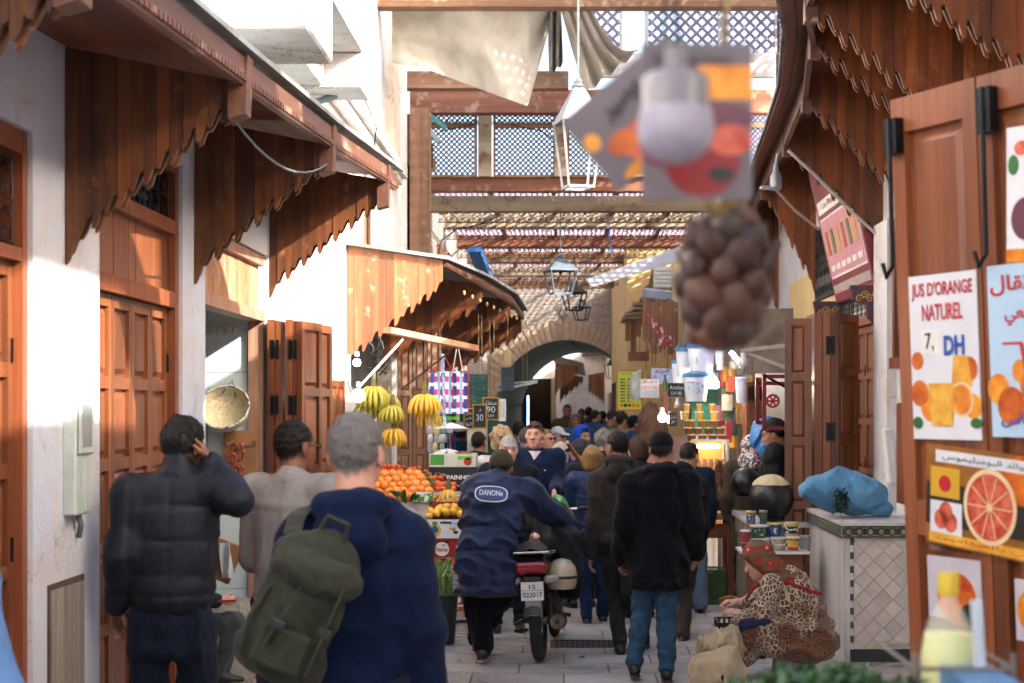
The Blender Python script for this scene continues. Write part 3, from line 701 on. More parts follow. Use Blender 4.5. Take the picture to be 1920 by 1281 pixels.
for i in range(len(prof)-1):
 (x0,z0),(x1,z1)=prof[i],prof[i+1]
 b._add([(x0,YA,z0),(x0+.5,YA+6,z0*.97),(x1+.5,YA+6,z1*.97),(x1,YA,z1)],[(0,1,2,3)])
b.build('vault',plaster('vault_plaster','#9fb0b2','#8a9394','#747a7c',.6),GA,smooth=30)
vm=mat('voussoir_brick','#c9b29c','#b09984',7,.9,.5,var=.14)
nv=41
for i in range(nv):
 a=math.pi*(i+.5)/nv;M=frame((AX-(AR+.26)*math.cos(a),YA-.02,AZ+(AR+.26)*math.sin(a)),(math.sin(a),0,math.cos(a)),(0,1,0))
 MB(M).box(-.055*1.06,.055*1.06,0,.1,-.25,.25).build('voussoir',vm,GA)
MB().prism([(-.2,4.32),(.12,4.32),(-.04,3.98)],'y',YA-.03,YA+.02).build('niche',mat('niche_tile','#4a5358','#8b8478',30,.5,.2),GA)
# street beyond the gate
BB=thing('far_shop_row',(0,56,0),'bright white far shop row seen through the brick arch','building')
MB().box(-3.4,-1.55,46.1,80,0,6).build('wall',PLT,BB)
MB().box(1.9,3.6,46.1,80,0,5).build('wall',PLW,BB);MB().box(-6,6,80,75.6,0,7).build('end_wall',PLW,BB)
MB().box(.02,.95,66,66.1,0,3.4).build('white_screen',PLW,BB);MB().box(-1.56,-.35,57,57.1,0,2.9).build('shop_screen',DARK,BB)
MB().box(-.50,-.32,56.6,56.9,0,2.9).build('stone_post',PLT,BB)
MB().box(-3.4,-.25,46.2,80,4.3,4.5).build('dimming_roof',WGREY,BB);MB().box(.75,3.6,46.2,80,4.3,4.5).build('dimming_roof',WGREY,BB)  # split roof added to cut sunlight on the street beyond the arch
for(xx,yy,hh,mm)in((-1.5,50,2.6,DARK),(-1.5,60,2.6,DARK),(1.84,49,2.4,DARK),(1.84,54,2.5,WPOST),(1.84,60,2.5,DARK),(1.84,66,2.5,WPLANKR)):MB().box(xx,xx+.08,yy,yy+3.4,0,hh).build('shop_bay_slab',mm,BB)
C2=thing('far_canopy',(0,52,2.6),'far row of wooden canopies with pointed planks beyond the arch','canopy')
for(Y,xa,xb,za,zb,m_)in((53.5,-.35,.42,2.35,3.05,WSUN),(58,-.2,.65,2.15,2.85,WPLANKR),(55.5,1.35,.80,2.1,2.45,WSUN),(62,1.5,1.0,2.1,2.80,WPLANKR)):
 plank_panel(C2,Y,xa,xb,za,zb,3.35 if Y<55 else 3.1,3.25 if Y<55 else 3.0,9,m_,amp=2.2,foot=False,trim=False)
roof_sheet(C2,[(-.5,52.5,3.6),(-.3,63,3.4)],[(.6,52.5,3.3),(.8,63,3.1)],.04,ZINC)
# small kiosks between
tube_l=emit('blue_white_tube','#9fd0ff',1.6)
MB().box(PX(990,38)-.02,PX(990,38)+.02,38,38.04,PZ(800,38),PZ(742,38)).build('light_strip',tube_l,label='vertical blue white light strip glowing in the dark shop before the arch',cat='light')
# == overhead beams, lattice, tracery
def beam(name,Y,z0,z1,x0,x1,m,th=.18,label='',extra=None):
 o=MB().box(x0,x1,Y,Y+th,z0,z1,.008).build(name,m,label=label,cat='beam');return o
beam('roof_beam',17.0,PZ(13,17),PZ(-12,17),PX(680,17),2.6,WBEAM,.2,'orange brown timber beam carrying the grey canvas')
beam('roof_beam',20.3,PZ(166,20.3),PZ(133,20.3),-2.1,PX(1066,20.3),WBEAM,.2,'split timber beam right under the tied canvas')
beam('roof_beam',21.6,PZ(212,21.6),PZ(168,21.6),-2.1,2.8,WBEAMR,.2,'dark red timber beam along the top of the lattice windows')
beam('roof_beam',22.05,PZ(359,22.05),PZ(331,22.05),-2.05,2.8,WBEAMR,.2,'orange red painted sill beam below the lattice windows')
beam('roof_beam',22.5,PZ(396,22.5),PZ(367,22.5),-2.05,2.8,WBEAMP,.25,'bleached flaking timber beam below the orange red sill beam')
for i,(Y,m_,lb)in enumerate(((25.6,WBEAMP,'first'),(28.7,WBEAMR,'second'),(31.7,WBEAM,'third'),(35,WBEAMP,'fourth'),(38.2,WBEAM,'fifth'))):
 beam('roof_beam',Y,4.70,4.93,-2.0,2.8,m_,.2,lb+' weathered timber cross beam behind the bleached beam towards the arch')
def lattice(parent,o,u,v,wd,ht,step,sw,th,m,name='lattice',kind='stuff'):
 """two layers of crossing diagonal laths clipped to a wd x ht frame"""
 M=frame(o,u,v);b=MB(M)
 for lay,sg in((0,1),(1,-1)):
  k0=-ht if sg>0 else 0
  x=k0
  while x<(wd if sg>0 else wd+ht):
   if sg>0:s0=max(0,-x);s1=min(ht,wd-x);p,q=(x+s0,s0),(x+s1,s1)
   else:s0=max(0,x-wd);s1=min(ht,x);p,q=(x-s0,s0),(x-s1,s1)
   if s1-s0>.01:b.bar((p[0],p[1],lay*th),(q[0],q[1],lay*th),th,sw,(0,0,1))if False else b._add(*_lath(p,q,lay*th,sw,th))
   x+=step
 return b.build(name,m,parent,kind=kind)
def _lath(p,q,z,sw,th):
 d=Vector((q[0]-p[0],q[1]-p[1],0)).normalized();nn=Vector((-d.y,d.x,0))*sw/2
 P_,Q_=Vector((*p,z)),Vector((*q,z));up=Vector((0,0,th))
 vs=[P_+nn,P_-nn,Q_-nn,Q_+nn];vs+=[v+up for v in vs]
 return vs,[(3,2,1,0),(4,5,6,7),(0,1,5,4),(2,3,7,6),(1,2,6,5),(3,0,4,7)]
Yc=22.0
for(xa,xb,nm)in((790,890,'left'),(929,1037,'middle'),(1068,1180,'third'),(1215,1330,'fourth'),(1360,1450,'last')):
 z0,z1=PZ(328,Yc),PZ(212,Yc);x0,x1=PX(xa,Yc),PX(xb,Yc)
 t=thing('lattice_window',((x0+x1)/2,Yc,z0),{'left':'diamond lattice window panel beside the tiled eave, next to the timber post','middle':'diamond lattice window panel between two peeling wooden mullions','third':'diamond lattice window panel behind the white lantern','fourth':'diamond lattice window panel behind the hanging bulb cards','last':'diamond lattice window panel nearest the tall reddish canopy'}[nm],'lattice','lattice windows over the street')
 lattice(t,(x0,Yc+.05,z0),(1,0,0),(0,0,1),x1-x0,z1-z0,.073,.018,.012,WLATT)
 MB().box(x0-.03,x0,Yc,Yc+.08,z0,z1).box(x1,x1+.03,Yc,Yc+.08,z0,z1).box(x0-.03,x1+.03,Yc-.004,Yc+.084,z1-.20,z1-.14).box(x0-.03,x1+.03,Yc-.003,Yc+.083,z0-.03,z0).build('frame',WBEAM,t)
for xm,lb in((909,'between the left and middle lattice windows'),(1052,'just left of the white lantern'),(1197,'behind the tilted menu card'),(1345,'behind the upright menu card')):
 MB().box(PX(xm,Yc)-.09,PX(xm,Yc)+.09,Yc-.03,Yc+.11,PZ(331,Yc),PZ(211,Yc)).build('mullion',WBEAMP,label='peeling wooden mullion '+lb,cat='mullion',group='mullions of the lattice windows')
# upper lattice, bright against the sky
t=thing('lattice_screen',(PX(1270,20),20,PZ(100,20)),'large pale open lattice screen high above the street against the sky','lattice')
WLP=mat('pale_lattice','#8a7c90','#7a6c80',8,.7,.1,rnd=False)
for(xa,xb)in((1090,1162),(1216,1346),(1358,1452)):
 x0,x1=PX(xa,20),PX(xb,20);z0,z1=PZ(100,20),PZ(-120,20)
 lattice(t,(x0,20,z0),(1,0,0),(0,0,1),x1-x0,z1-z0,.14,.034,.015,WLP)
 [MB().box(q0,q1,19.98,20.05,z0,z1).build('frame_post',mat('white_paint_wood','#d9d7d6','#b9b2ac',5,.7,.2),t)for q0,q1 in((x0-.05,x0),(x1,x1+.03))]
MB().box(PX(1085,20),PX(1452,20),19.97,20.06,PZ(145,20),PZ(101,20)).build('bottom_rail',mat('white_paint_wood','#d9d7d6','#b9b2ac',5,.7,.2),t)
# roof trellis over the far street and side screen above the right row
t=thing('roof_trellis',(.3,30,4.9),'wooden trellis roof over the far part of the street','trellis')
lattice(t,(-2.3,22.8,4.965),(1,0,0),(0,1,0),5.3,17.2,.16,.032,.015,WLP)
for k in range(6):MB().box(-2.0+k*.9,-1.94+k*.9,22.8,40,4.905,4.962).build('purlin',WBEAM,t)
t=thing('side_trellis',(2.75,24,4.7),'upright trellis along the top of the right shop row','trellis')
lattice(t,(2.75,13.2,6.42),(0,1,0),(0,0,1),7.6,3.2,.16,.078,.015,WLP,'dapple_lattice')  # unseen upper tier added to break sun on the canvas and left wall
lattice(t,(2.75,14.0,4.62),(0,1,0),(0,0,1),6.9,1.75,.15,.045,.015,WLP)
for k in range(4):MB().box(2.72,2.82,14.0+k*2.2,14.08+k*2.2,4.60,9.62).build('post',WBEAM,t)
# wrought-iron tracery strips under the beams
TR=mat('tracery_iron','#2a2522','#3a322c',20,.6,.1,metal=.4)
def tracery(Y,zc,x0,x1,hgt,label):
 b=MB();R=Matrix(((1,0,0),(0,0,-1),(0,1,0)));n=int((x1-x0)/(hgt*.9));cw=(x1-x0)/n
 for dz in(-hgt/2,hgt/2):b.tube([(x0,Y,zc+dz),(x1,Y,zc+dz)],.007,4)
 for k in range(n):
  c=Vector((x0+cw*(k+.5),Y,zc))
  for d in(-1,1):
   for vz in(-1,1):
    b.tube(scroll(c+Vector((d*cw*.24,0,vz*hgt*.24)),hgt*.21,math.pi*(0 if d<0 else 1),1.3*(1 if d*vz<0 else-1),R,10),.006,3)
  b.tube([c+Vector((-cw*.5,0,-hgt*.5)),c,c+Vector((cw*.5,0,-hgt*.5))],.006,3);b.tube([c+Vector((-cw*.5,0,hgt*.5)),c,c+Vector((cw*.5,0,hgt*.5))],.006,3)
 for sx,d in((x0,1),(x1,-1)):
  b.tube([(sx,Y,zc-hgt*3.2),(sx+d*.05,Y,zc-hgt*2),(sx+d*.25,Y,zc-hgt*1.1),(sx+d*.7,Y,zc-hgt*.5)],.009,4)
 b.build('iron_tracery',TR,label=label,cat='tracery')
tracery(22.0,PZ(222,22),-1.95,PX(1050,22),.16,'scrolled iron tracery across the top of the lattice windows')
tracery(22.6,PZ(406,22.6),-1.8,2.6,.17,'scrolled iron tracery under the bleached beam')
for i,(Y,lb)in enumerate(((25.5,'first'),(28.6,'second'),(31.6,'third'),(34.9,'fourth'))):
 tracery(Y,4.61,-1.9,2.6,.2,lb+' scrolled iron strip under the far cross beams, counted from the bleached beam')
# tiled green eave glimpsed beyond the lattice
t=thing('tiled_eave',(PX(800,21.5),21.5,5.2),'dark carved eave with turquoise edge beside the lattice windows','eave')
for k in range(9):
 MB().bar(P(782,255+k*6,21.4),P(812,275+k*5,21.4),.05,.03).build('carved_board',mat('dark_carving','#3c3a40','#57403a',20,.7,.4),t)
MB().bar(P(782,214,21.35),P(824,268,21.35),.22,.06).build('grey_soffit',mat('grey_soffit','#aab4b8','#8d979b',5,.8,.2),t);MB().bar(P(800,212,21.3),P(836,240,21.3),.12,.05).build('turquoise_edge',mat('turquoise','#4f9a9a','#3e7f80',8,.5,.2),t)
MB().box(PX(780,21.4),PX(817,21.4),21.4,21.44,PZ(322,21.4),PZ(296,21.4)).build('painted_panel',mat('painted_arabesque','#2a2624','#b08a4a',30,.6,.2),t)
# canvas hanging from the beam
CAN=mat('grey_canvas','#bcb7ae','#9d9588',2.2,.9,.25,bscale=90,stretch=(1,1,.5),rnd=False)
MATS['grey_canvas'].node_tree.nodes['Principled BSDF'].inputs['Transmission Weight'].default_value=0
def canvas1(u,v):
 xp=735+u*300
 bot=118+6*math.sin(u*9)if u<.16 else(124+(u-.16)*110 if u<.85 else 200-(u-.85)*1100)
 yp=4+(bot-4)*v;Yd=17.15+v*.35+.16*math.sin((u-v*.25)*9)*v+.03*math.sin(u*33-v*5)*v+.10*math.sin(math.pi*v)+.05*math.sin(14*math.hypot(u-.16,1.1-v)+2)*v
 return P(xp,yp,Yd)
t=MB().grid(canvas1,90,34).build('canvas_awning',CAN,smooth=80,thick=.004,label='dirty grey canvas awning hanging in folds from the timber beam',cat='awning')
def canvas2(u,v):
 a=P(1048,6,17.2).lerp(P(1104,6,17.2),u);bq=P(1098,175,18.0).lerp(P(1200,92,18.4),u)
 p=a.lerp(bq,v);p.z-=.22*math.sin(math.pi*v)*(u);p.y+=.10*math.sin(u*22+v*4)*(.3+v);return p
MB().grid(canvas2,50,30).build('canvas_swag',CAN,smooth=80,thick=.004,label='narrow grey canvas swag draped beside the white lantern',cat='awning')
def canvas3(u,v):
 p=P(1026+u*26+4*v,8+v*(132-20*u),17.4);p.y+=.08*math.sin(u*14+v*3);return p
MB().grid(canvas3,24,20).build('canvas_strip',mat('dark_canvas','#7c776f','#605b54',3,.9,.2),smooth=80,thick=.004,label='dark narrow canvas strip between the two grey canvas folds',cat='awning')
# == people: smooth-blended solids meshed as one skin
def _np(v):return np.array(v,dtype=np.float32)
def rc(a,b,ra,rb,k=.03,q=0.0,sp=.1):
 a,b=_np(a),_np(b)
 def f(p):
  ab=b-a;L2=float(ab@ab)+1e-9;t=np.clip(((p-a)@ab)/L2,0,1)
  r=ra+(rb-ra)*t
  if q:r=r+q*(np.abs(np.sin(math.pi*t*math.sqrt(L2)/sp))**.55-.8)
  return np.linalg.norm(p-(a+t[...,None]*ab),axis=-1)-r
 m=max(ra,rb);lo,hi=np.minimum(a,b)-m,np.maximum(a,b)+m
 return(f,lo,hi,k)
def el(c,r,R=None,k=.02):
 c,r=_np(c),_np(r);Rm=None if R is None else np.array([list(row)for row in R],dtype=np.float32)
 def f(p):
  q=p-c
  if Rm is not None:q=q@Rm
  k0=np.linalg.norm(q/r,axis=-1);k1=np.linalg.norm(q/(r*r),axis=-1)+1e-9
  return k0*(k0-1)/k1
 m=float(r.max())if R is not None else r
 return(f,c-m,c+m,k)
def loft(secs,k=.03,q=0.0,sp=.1,cap=.035):
 S=[(_np(c),_np(R),rx,ry)for c,R,rx,ry in secs]
 def f(p):
  out=None;run=0
  for i,((a,Ra,rxa,rya),(b,Rb,rxb,ryb))in enumerate(zip(S,S[1:])):
   ab=b-a;L=float(np.linalg.norm(ab))+1e-9;A=ab/L
   R=Ra+Rb;R=R-A*float(R@A);R=R/np.linalg.norm(R);Fv=np.cross(A,R)
   w0=(p-a)@A;t=np.clip(w0/L,0,1);qv=p-(a+t[...,None]*ab)
   rx=rxa+(rxb-rxa)*t;ry=rya+(ryb-rya)*t
   if q:
    m_=q*(np.abs(np.sin(math.pi*(run+t*L)/sp))**.5-.8);rx=rx+m_;ry=ry+m_
   wv=w0-t*L
   d=(np.sqrt(((qv@R)/rx)**2+((qv@Fv)/ry)**2+(wv/cap)**2)-1)*np.minimum(np.minimum(rx,ry),cap*3)
   run+=L;out=d if out is None else np.minimum(out,d)
  return out
 m=max(max(s[2],s[3])for s in S);C=np.array([s[0]for s in S]);return(f,C.min(0)-m,C.max(0)+m,k)
def smin(a,b,k):
 h=np.clip(.5+.5*(b-a)/k,0,1);return b+(a-b)*h-k*h*(1-h)
def surf(prims,vox,disp=None,cut=None,pad=.02):
 lo=np.min([p[1]for p in prims],0)-pad;hi=np.max([p[2]for p in prims],0)+pad
 n=np.maximum(((hi-lo)/vox).astype(int)+2,4)
 ax=[lo[i]+vox*np.arange(n[i],dtype=np.float32)for i in range(3)]
 d=np.full(tuple(n),9.0,dtype=np.float32)
 for(f,l,h,k)in prims:
  sl=[]
  for i in range(3):
   a=max(0,int((l[i]-.07-lo[i])/vox));b=min(n[i],int((h[i]+.07-lo[i])/vox)+2);sl.append(slice(a,b))
  g=np.stack(np.meshgrid(ax[0][sl[0]],ax[1][sl[1]],ax[2][sl[2]],indexing='ij'),-1)
  d[tuple(sl)]=smin(d[tuple(sl)],f(g).astype(np.float32),k)
 if disp is not None or cut is not None:
  near=np.abs(d)<.12;ii=np.argwhere(near);pts=lo+ii*vox;vals=d[near]
  if disp is not None:vals=vals-disp(pts)
  if cut is not None:vals=np.maximum(vals,cut(pts))
  d[near]=vals
  if cut is not None:
   ins=d<-.1;jj=np.argwhere(ins)
   if len(jj):d[ins]=np.maximum(d[ins],cut(lo+jj*vox))
 s=d<0;c=s[:-1,:-1,:-1].astype(np.int8)
 for o in((1,0,0),(0,1,0),(0,0,1),(1,1,0),(1,0,1),(0,1,1),(1,1,1)):
  c=c+s[o[0]:s.shape[0]-1+o[0],o[1]:s.shape[1]-1+o[1],o[2]:s.shape[2]-1+o[2]]
 idx=np.argwhere((c>0)&(c<8));N=len(idx)
 acc=np.zeros((N,3));cnt=np.zeros(N)
 cor=[(0,0,0),(1,0,0),(0,1,0),(1,1,0),(0,0,1),(1,0,1),(0,1,1),(1,1,1)]
 cv=[d[idx[:,0]+o[0],idx[:,1]+o[1],idx[:,2]+o[2]]for o in cor]
 for i in range(8):
  for j in range(i+1,8):
   df=[cor[j][m]-cor[i][m]for m in range(3)]
   if sum(abs(x)for x in df)!=1:continue
   x=(cv[i]<0)!=(cv[j]<0);t=np.where(x,cv[i]/np.where(x,cv[i]-cv[j],1),0)
   acc+=np.where(x[:,None],np.array(cor[i])+t[:,None]*np.array(df),0);cnt+=x
 verts=lo+(idx+acc/np.maximum(cnt,1)[:,None])*vox
 gid=np.full(c.shape,-1,dtype=np.int64);gid[tuple(idx.T)]=np.arange(N);faces=[]
 for a in range(3):
  b_,c_=(a+1)%3,(a+2)%3
  sa=[slice(None)]*3;sb=[slice(None)]*3;sa[a]=slice(0,-1);sb[a]=slice(1,None)
  e=np.argwhere(s[tuple(sa)]!=s[tuple(sb)])
  e=e[(e[:,b_]>0)&(e[:,c_]>0)&(e[:,b_]<c.shape[b_])&(e[:,c_]<c.shape[c_])&(e[:,a]<c.shape[a])]
  def g(db,dc):
   q=e.copy();q[:,b_]+=db;q[:,c_]+=dc;return gid[tuple(q.T)]
  qd=np.stack([g(-1,-1),g(0,-1),g(0,0),g(-1,0)],1);ins=s[tuple(e.T)]
  qd[~ins]=qd[~ins][:,::-1];faces.append(qd[(qd>=0).all(1)])
 return verts.astype(np.float32),np.concatenate(faces)
def npmesh(name,parts,m,cols=None,smooth=True):
 vs=[];fs=[];k=0
 for v,f in parts:vs.append(v);fs.append(f+k);k+=len(v)
 v=np.concatenate(vs);f=np.concatenate(fs);me=bpy.data.meshes.new(name)
 me.vertices.add(len(v));me.vertices.foreach_set('co',v.astype(np.float32).ravel())
 me.loops.add(f.size);me.loops.foreach_set('vertex_index',f.astype(np.int32).ravel())
 me.polygons.add(len(f));me.polygons.foreach_set('loop_start',np.arange(0,f.size,4,dtype=np.int32))
 me.update(calc_edges=True);me.materials.append(m)
 if cols is not None:
  at=me.color_attributes.new('Col','FLOAT_COLOR','POINT');cc=np.ones((len(v),4),np.float32);cc[:,:3]=cols;at.data.foreach_set('color',cc.ravel())
 if smooth:me.shade_smooth()
 me.validate();return me
def folds(seed,amp=.006,f=18.0):
 r=np.random.RandomState(seed);D=r.normal(size=(6,3));D[:,2]*=.8;D*=f/np.linalg.norm(D,axis=1)[:,None]*r.uniform(.6,2.0,(6,1));ph=r.uniform(0,6.28,6)
 def fn(p):
  w_=sum(np.sin(p@D[i]+ph[i])/(1+.25*i)for i in range(6))*.3
  w2=np.sin(p@(D[1]*2.3)+1.7*np.sin(p@D[4]*.7)+ph[2])*.5
  return amp*(1.1-2.2*np.abs(np.tanh(w_*1.6)))+amp*.45*(1-2*np.abs(w2))
 return fn
def lumps(seed,amp,f):
 r=np.random.RandomState(seed);D=r.normal(size=(9,3));D*=f/np.linalg.norm(D,axis=1)[:,None]*r.uniform(.6,1.5,(9,1));ph=r.uniform(0,6.28,9)
 return lambda p:amp*sum(np.sin(p@D[i]+ph[i])for i in range(9))*.33
SKIN=vcol('skin',.5,.12,160,.08,.4)
SK={'light':hexc('#c8957a'),'tan':hexc('#a8765a'),'brown':hexc('#7a4f38'),'pink':hexc('#cf9a86'),'olive':hexc('#b58563')}
def hand_prims(wr,dr,pn,side,curl=.5,k=1.0,spread=.1):
 """palm, four unequal fingers bent at the knuckles, thumb from the side of the palm"""
 wr,dr,pn=Vector(wr),Vector(dr).normalized(),Vector(pn);pn=(pn-dr*pn.dot(dr)).normalized();ac=dr.cross(pn).normalized()
 if ac.dot(Vector(side))<0:ac=-ac
 R=Matrix((ac,dr,pn)).transposed();pr=[rc(wr-dr*.03*k,wr+dr*.02*k,.026*k,.028*k,.012),el(wr+dr*.052*k,(.041*k,.052*k,.017*k),R,.012)]
 for i,(o,L)in enumerate(((.030,.070),(.010,.080),(-.011,.074),(-.030,.056))):
  b=wr+dr*(.088-.006*abs(i-1))*k+ac*o*k;ang=curl*.7;d0=(dr+ac*(o*spread*20)).normalized();p=b
  for j,fr in enumerate((.46,.30,.24)):
   d_=d0*math.cos(ang)+pn*math.sin(ang);e=p+d_*L*fr*k;pr.append(rc(p,e,(.0092-.0008*j)*k,(.0084-.0008*j)*k,.005));p=e;ang+=curl*.85
 b=wr+dr*.028*k+ac*.030*k;d1=(dr*.7+ac*.62+pn*.35).normalized();e=b+d1*.042*k;d2=(dr*.95+ac*.15+pn*.3).normalized()
 pr+=[rc(b,e,.0125*k,.0105*k,.008),rc(e,e+d2*.032*k,.0102*k,.0085*k,.005)]
 return pr
def head_prims(c,R,k,female=False,nose=1.0):
 c=Vector(c);g=lambda x,y,z:c+R@(Vector((x,y,z))*k);e=lambda x,y,z,a,b,h,kk=.02:el(g(x,y,z),(a*k,b*k,h*k),R,kk)
 j=.92 if female else 1.0
 return[e(0,-.010,.026,.076,.094,.090),e(0,.034,-.020,.064*j,.058,.082,.03),e(0,.040,-.070,.050*j,.052,.048,.03),e(0,.070,-.098,.026*j,.022,.020,.025),e(0,.070,.032,.052,.028,.014,.015),rc(g(0,.088,.014),g(0,.110*nose,-.026),.009*k,.014*k,.012),e(-.014,.098,-.030,.009,.010,.008,.006),e(.014,.098,-.030,.009,.010,.008,.006),e(0,.086,-.058,.024,.014,.006,.006),e(0,.085,-.069,.021,.013,.007,.006),e(-.042,.062,-.022,.020,.018,.018,.02),e(.042,.062,-.022,.020,.018,.018,.02),e(-.077,-.006,-.014,.010,.021,.031,.008),e(.077,-.006,-.014,.010,.021,.031,.008)]
def hairline(c,R,k,a=.75,b=.0,back=-.075):
 c=_np(c);Rn=np.array([list(r)for r in R],np.float32)
 def cut(p):
  q=(p-c)@Rn/k;z0=np.maximum(a*q[:,1]+b,back);z0=np.where((np.abs(q[:,0])>.055)&(q[:,1]>-.02),np.maximum(z0,a*q[:,1]+b+.012),z0)
  z0=z0+.007*np.sin(q[:,0]*210+3*np.sin(q[:,1]*170))+.005*np.sin(q[:,1]*330+q[:,0]*120)
  return np.maximum((z0-q[:,2])*k,-.03)
 return cut
def rotm(yaw=0,pitch=0,roll=0):
 return(Matrix.Rotation(yaw,3,'Z')@Matrix.Rotation(pitch,3,'X')@Matrix.Rotation(roll,3,'Y'))
REST=dict(pel=(0,0,.95),che=(0,.01,1.27),nek=(0,-.01,1.475),hed=(0,.025,1.625),lsh=(-.185,0,1.415),rsh=(.185,0,1.415),lel=(-.235,-.03,1.13),rel=(.235,-.03,1.13),lwr=(-.24,.05,.89),rwr=(.24,.05,.89),lhi=(-.09,0,.93),rhi=(.09,0,.93),lkn=(-.10,.025,.50),rkn=(.10,.025,.50),lan=(-.105,-.02,.085),ran=(.105,-.02,.085))
PEOPLE={}
def person(label,px,Y,top,head=0.0,face=(0,0),J=None,skin='tan',jac=None,tro=None,shoe='#1a1a1c',hair=('short','#1c1512'),vox=.014,hands='lr',curl=.55,zg=0.0,palm=None,bulk=0.0,female=False,build_legs=True,extra=None,hk=1.0,look=None,stub=0.0,group='people walking through the market street',hdir=None):
 H_=PZ(top,Y)-zg;k=H_/1.75;X=PX(px,Y)
 th=thing('person',(X,Y,zg),label,'person',group,head);Mi=(Matrix.Translation((X,Y,zg))@Matrix.Rotation(head,4,'Z')).inverted()
 j={n:Vector(v)*k for n,v in REST.items()}
 for n,v in(J or{}).items():
  if v[0]=='w':j[n]=Mi@P(*v[1:])
  elif v[0]=='d':j[n]=j[n]+Vector(v[1:])
  else:j[n]=Vector(v)
 seed=len(PEOPLE)+3;PEOPLE[label]=th
 hR=rotm(*face);hc=j['hed'];hk_=hk*min(max(k,.93),1.05)
# ---------------- spine frames
 rs=(j['rsh']-j['lsh']).normalized();rh=(j['rhi']-j['lhi']).normalized();zs=[.50,.95,1.27,1.475]
 pd=(j['che']-j['pel']).normalized();base=j['pel']-Vector((0,0,.45*k))*.75-pd*.45*k*.25;sp=[base,j['pel'],j['che'],j['nek']]
 def S(z):
  for a in range(3):
   if z<=zs[a+1]or a==2:
    t=(z-zs[a])/(zs[a+1]-zs[a]);return sp[a].lerp(sp[a+1],t)
 def Rt(z):t=min(max((z-.95)/.4,0),1);return rh.lerp(rs,t)
 def sec(z,rx,ry,dy=0.0):
  c=S(z);A=(S(z+.05)-S(z-.05)).normalized();fw=A.cross(Rt(z)).normalized()
  return(c+fw*dy*k,Rt(z),rx*k,ry*k)
# ---------------- skin: head, hands and the figure under the clothes
 parts=[surf(head_prims(hc,hR,hk_,female)+[rc(hc+hR@Vector((0,-.02,-.06))*hk_,j['nek']+Vector((0,0,-.03)),.054*k,.062*k,.03)],.0075 if vox<.016 else.010)]
 hn=len(parts[0][0])
 core=[loft([sec(.93,.11,.08),sec(1.15,.10,.07),sec(1.36,.11,.07),sec(1.46,.05,.05)],.04)]+[rc(j['nek'],hc,.04,.04)]
 for s_ in 'lr':
  core+=[rc(j[s_+'sh'],j[s_+'el'],.040*k,.034*k),rc(j[s_+'el'],j[s_+'wr'],.034*k,.026*k),rc(j['nek']+Vector((0,0,-.05)),j[s_+'sh'],.04,.04)]
  if build_legs:core+=[rc(j[s_+'hi'],j[s_+'kn'],.060*k,.046*k),rc(j[s_+'kn'],j[s_+'an'],.044*k,.032*k)]
 parts.append(surf(core,.028))
 for s_ in hands:
  w_,e_=j[s_+'wr'],j[s_+'el'];dr=(w_-e_).normalized();inw=Vector((1 if s_=='l' else-1,0,0))
  if hdir and s_ in hdir:dr=Vector(hdir[s_]).normalized()
  pn=Vector(palm[s_])if palm and s_ in palm else inw
  parts.append(surf(hand_prims(w_,dr,pn,Vector((0,1,.2))if not(palm and s_+'t' in palm)else Vector(palm[s_+'t']),curl,k),.0048 if vox<.016 else.0065))
 nv_=sum(len(p[0])for p in parts);base_c=_np(SK[skin]);cols=np.tile(base_c,(nv_,1))
 q=(parts[0][0]-_np(hc))@np.array([list(r)for r in hR],np.float32)/hk_
 def blob(cx,cy,cz,rx,ry,rz):return np.clip(1.6-1.6*np.sqrt(((np.abs(q[:,0])-cx)/rx)**2+((q[:,1]-cy)/ry)**2+((q[:,2]-cz)/rz)**2),0,1)[:,None]
 hcol=cols[:hn]
 hcol+=blob(.045,.06,-.03,.03,.04,.03)*_np((.05,-.01,-.01));hcol+=blob(0,.11,-.025,.016,.03,.02)*_np((.05,-.01,-.01))
 hcol[:]=hcol*(1-.75*blob(0,.095,-.063,.026,.03,.010))+_np((.30,.09,.08))*.75*blob(0,.095,-.063,.026,.03,.010)
 hcol[:]=hcol*(1-.6*blob(.032,.078,.006,.022,.03,.013));hcol[:]=hcol*(1-.93*blob(.031,.085,.004,.011,.03,.0065))+_np((.02,.015,.012))*.9*blob(.031,.085,.004,.011,.03,.0065)
 hcol[:]=hcol*(1-.72*blob(.033,.085,.027,.024,.03,.0065));hcol+=blob(.079,-.006,-.014,.015,.025,.035)*_np((.06,.0,.0))
 if stub:hcol[:]=hcol*(1-stub*np.clip((-.045-q[:,2])/.03,0,1)*np.clip((q[:,1]-.0)/.03,0,1)*(q[:,2]>-.125))[:,None]if False else hcol*(1-stub*(np.clip((-.045-q[:,2])/.03,0,1)*np.clip(q[:,1]/.03,0,1))[:,None])
 if hair[0]in('short','thick','balding','cap','beanie'):
  hx=_np(hexc(hair[2]if hair[0]=='cap' else '#2a2522' if hair[0]=='beanie' else hair[1]))*.75;ha,hb=(.5,-.012)if hair[0]=='balding' else(.75,.0)
  f_=np.clip((q[:,2]-np.maximum(ha*q[:,1]+hb,-.078)+.016+.006*np.sin(q[:,0]*190+q[:,1]*130))/.022,0,1)[:,None]*(np.abs(q[:,0])<.074+.02*(q[:,2]>.02))[:,None];hcol[:]=hcol*(1-f_)+hx*f_
 cols[:hn]=np.clip(hcol,.003,1)
 body=bpy.data.objects.new('body',npmesh('body',parts,SKIN,cols));COL.objects.link(body);body.parent=th
 def add(name,prims,m,v=None,disp=None,cut=None):
  o=bpy.data.objects.new(name,npmesh(name,[surf(prims,v or vox,disp,cut)],m));COL.objects.link(o);o.parent=th;return o
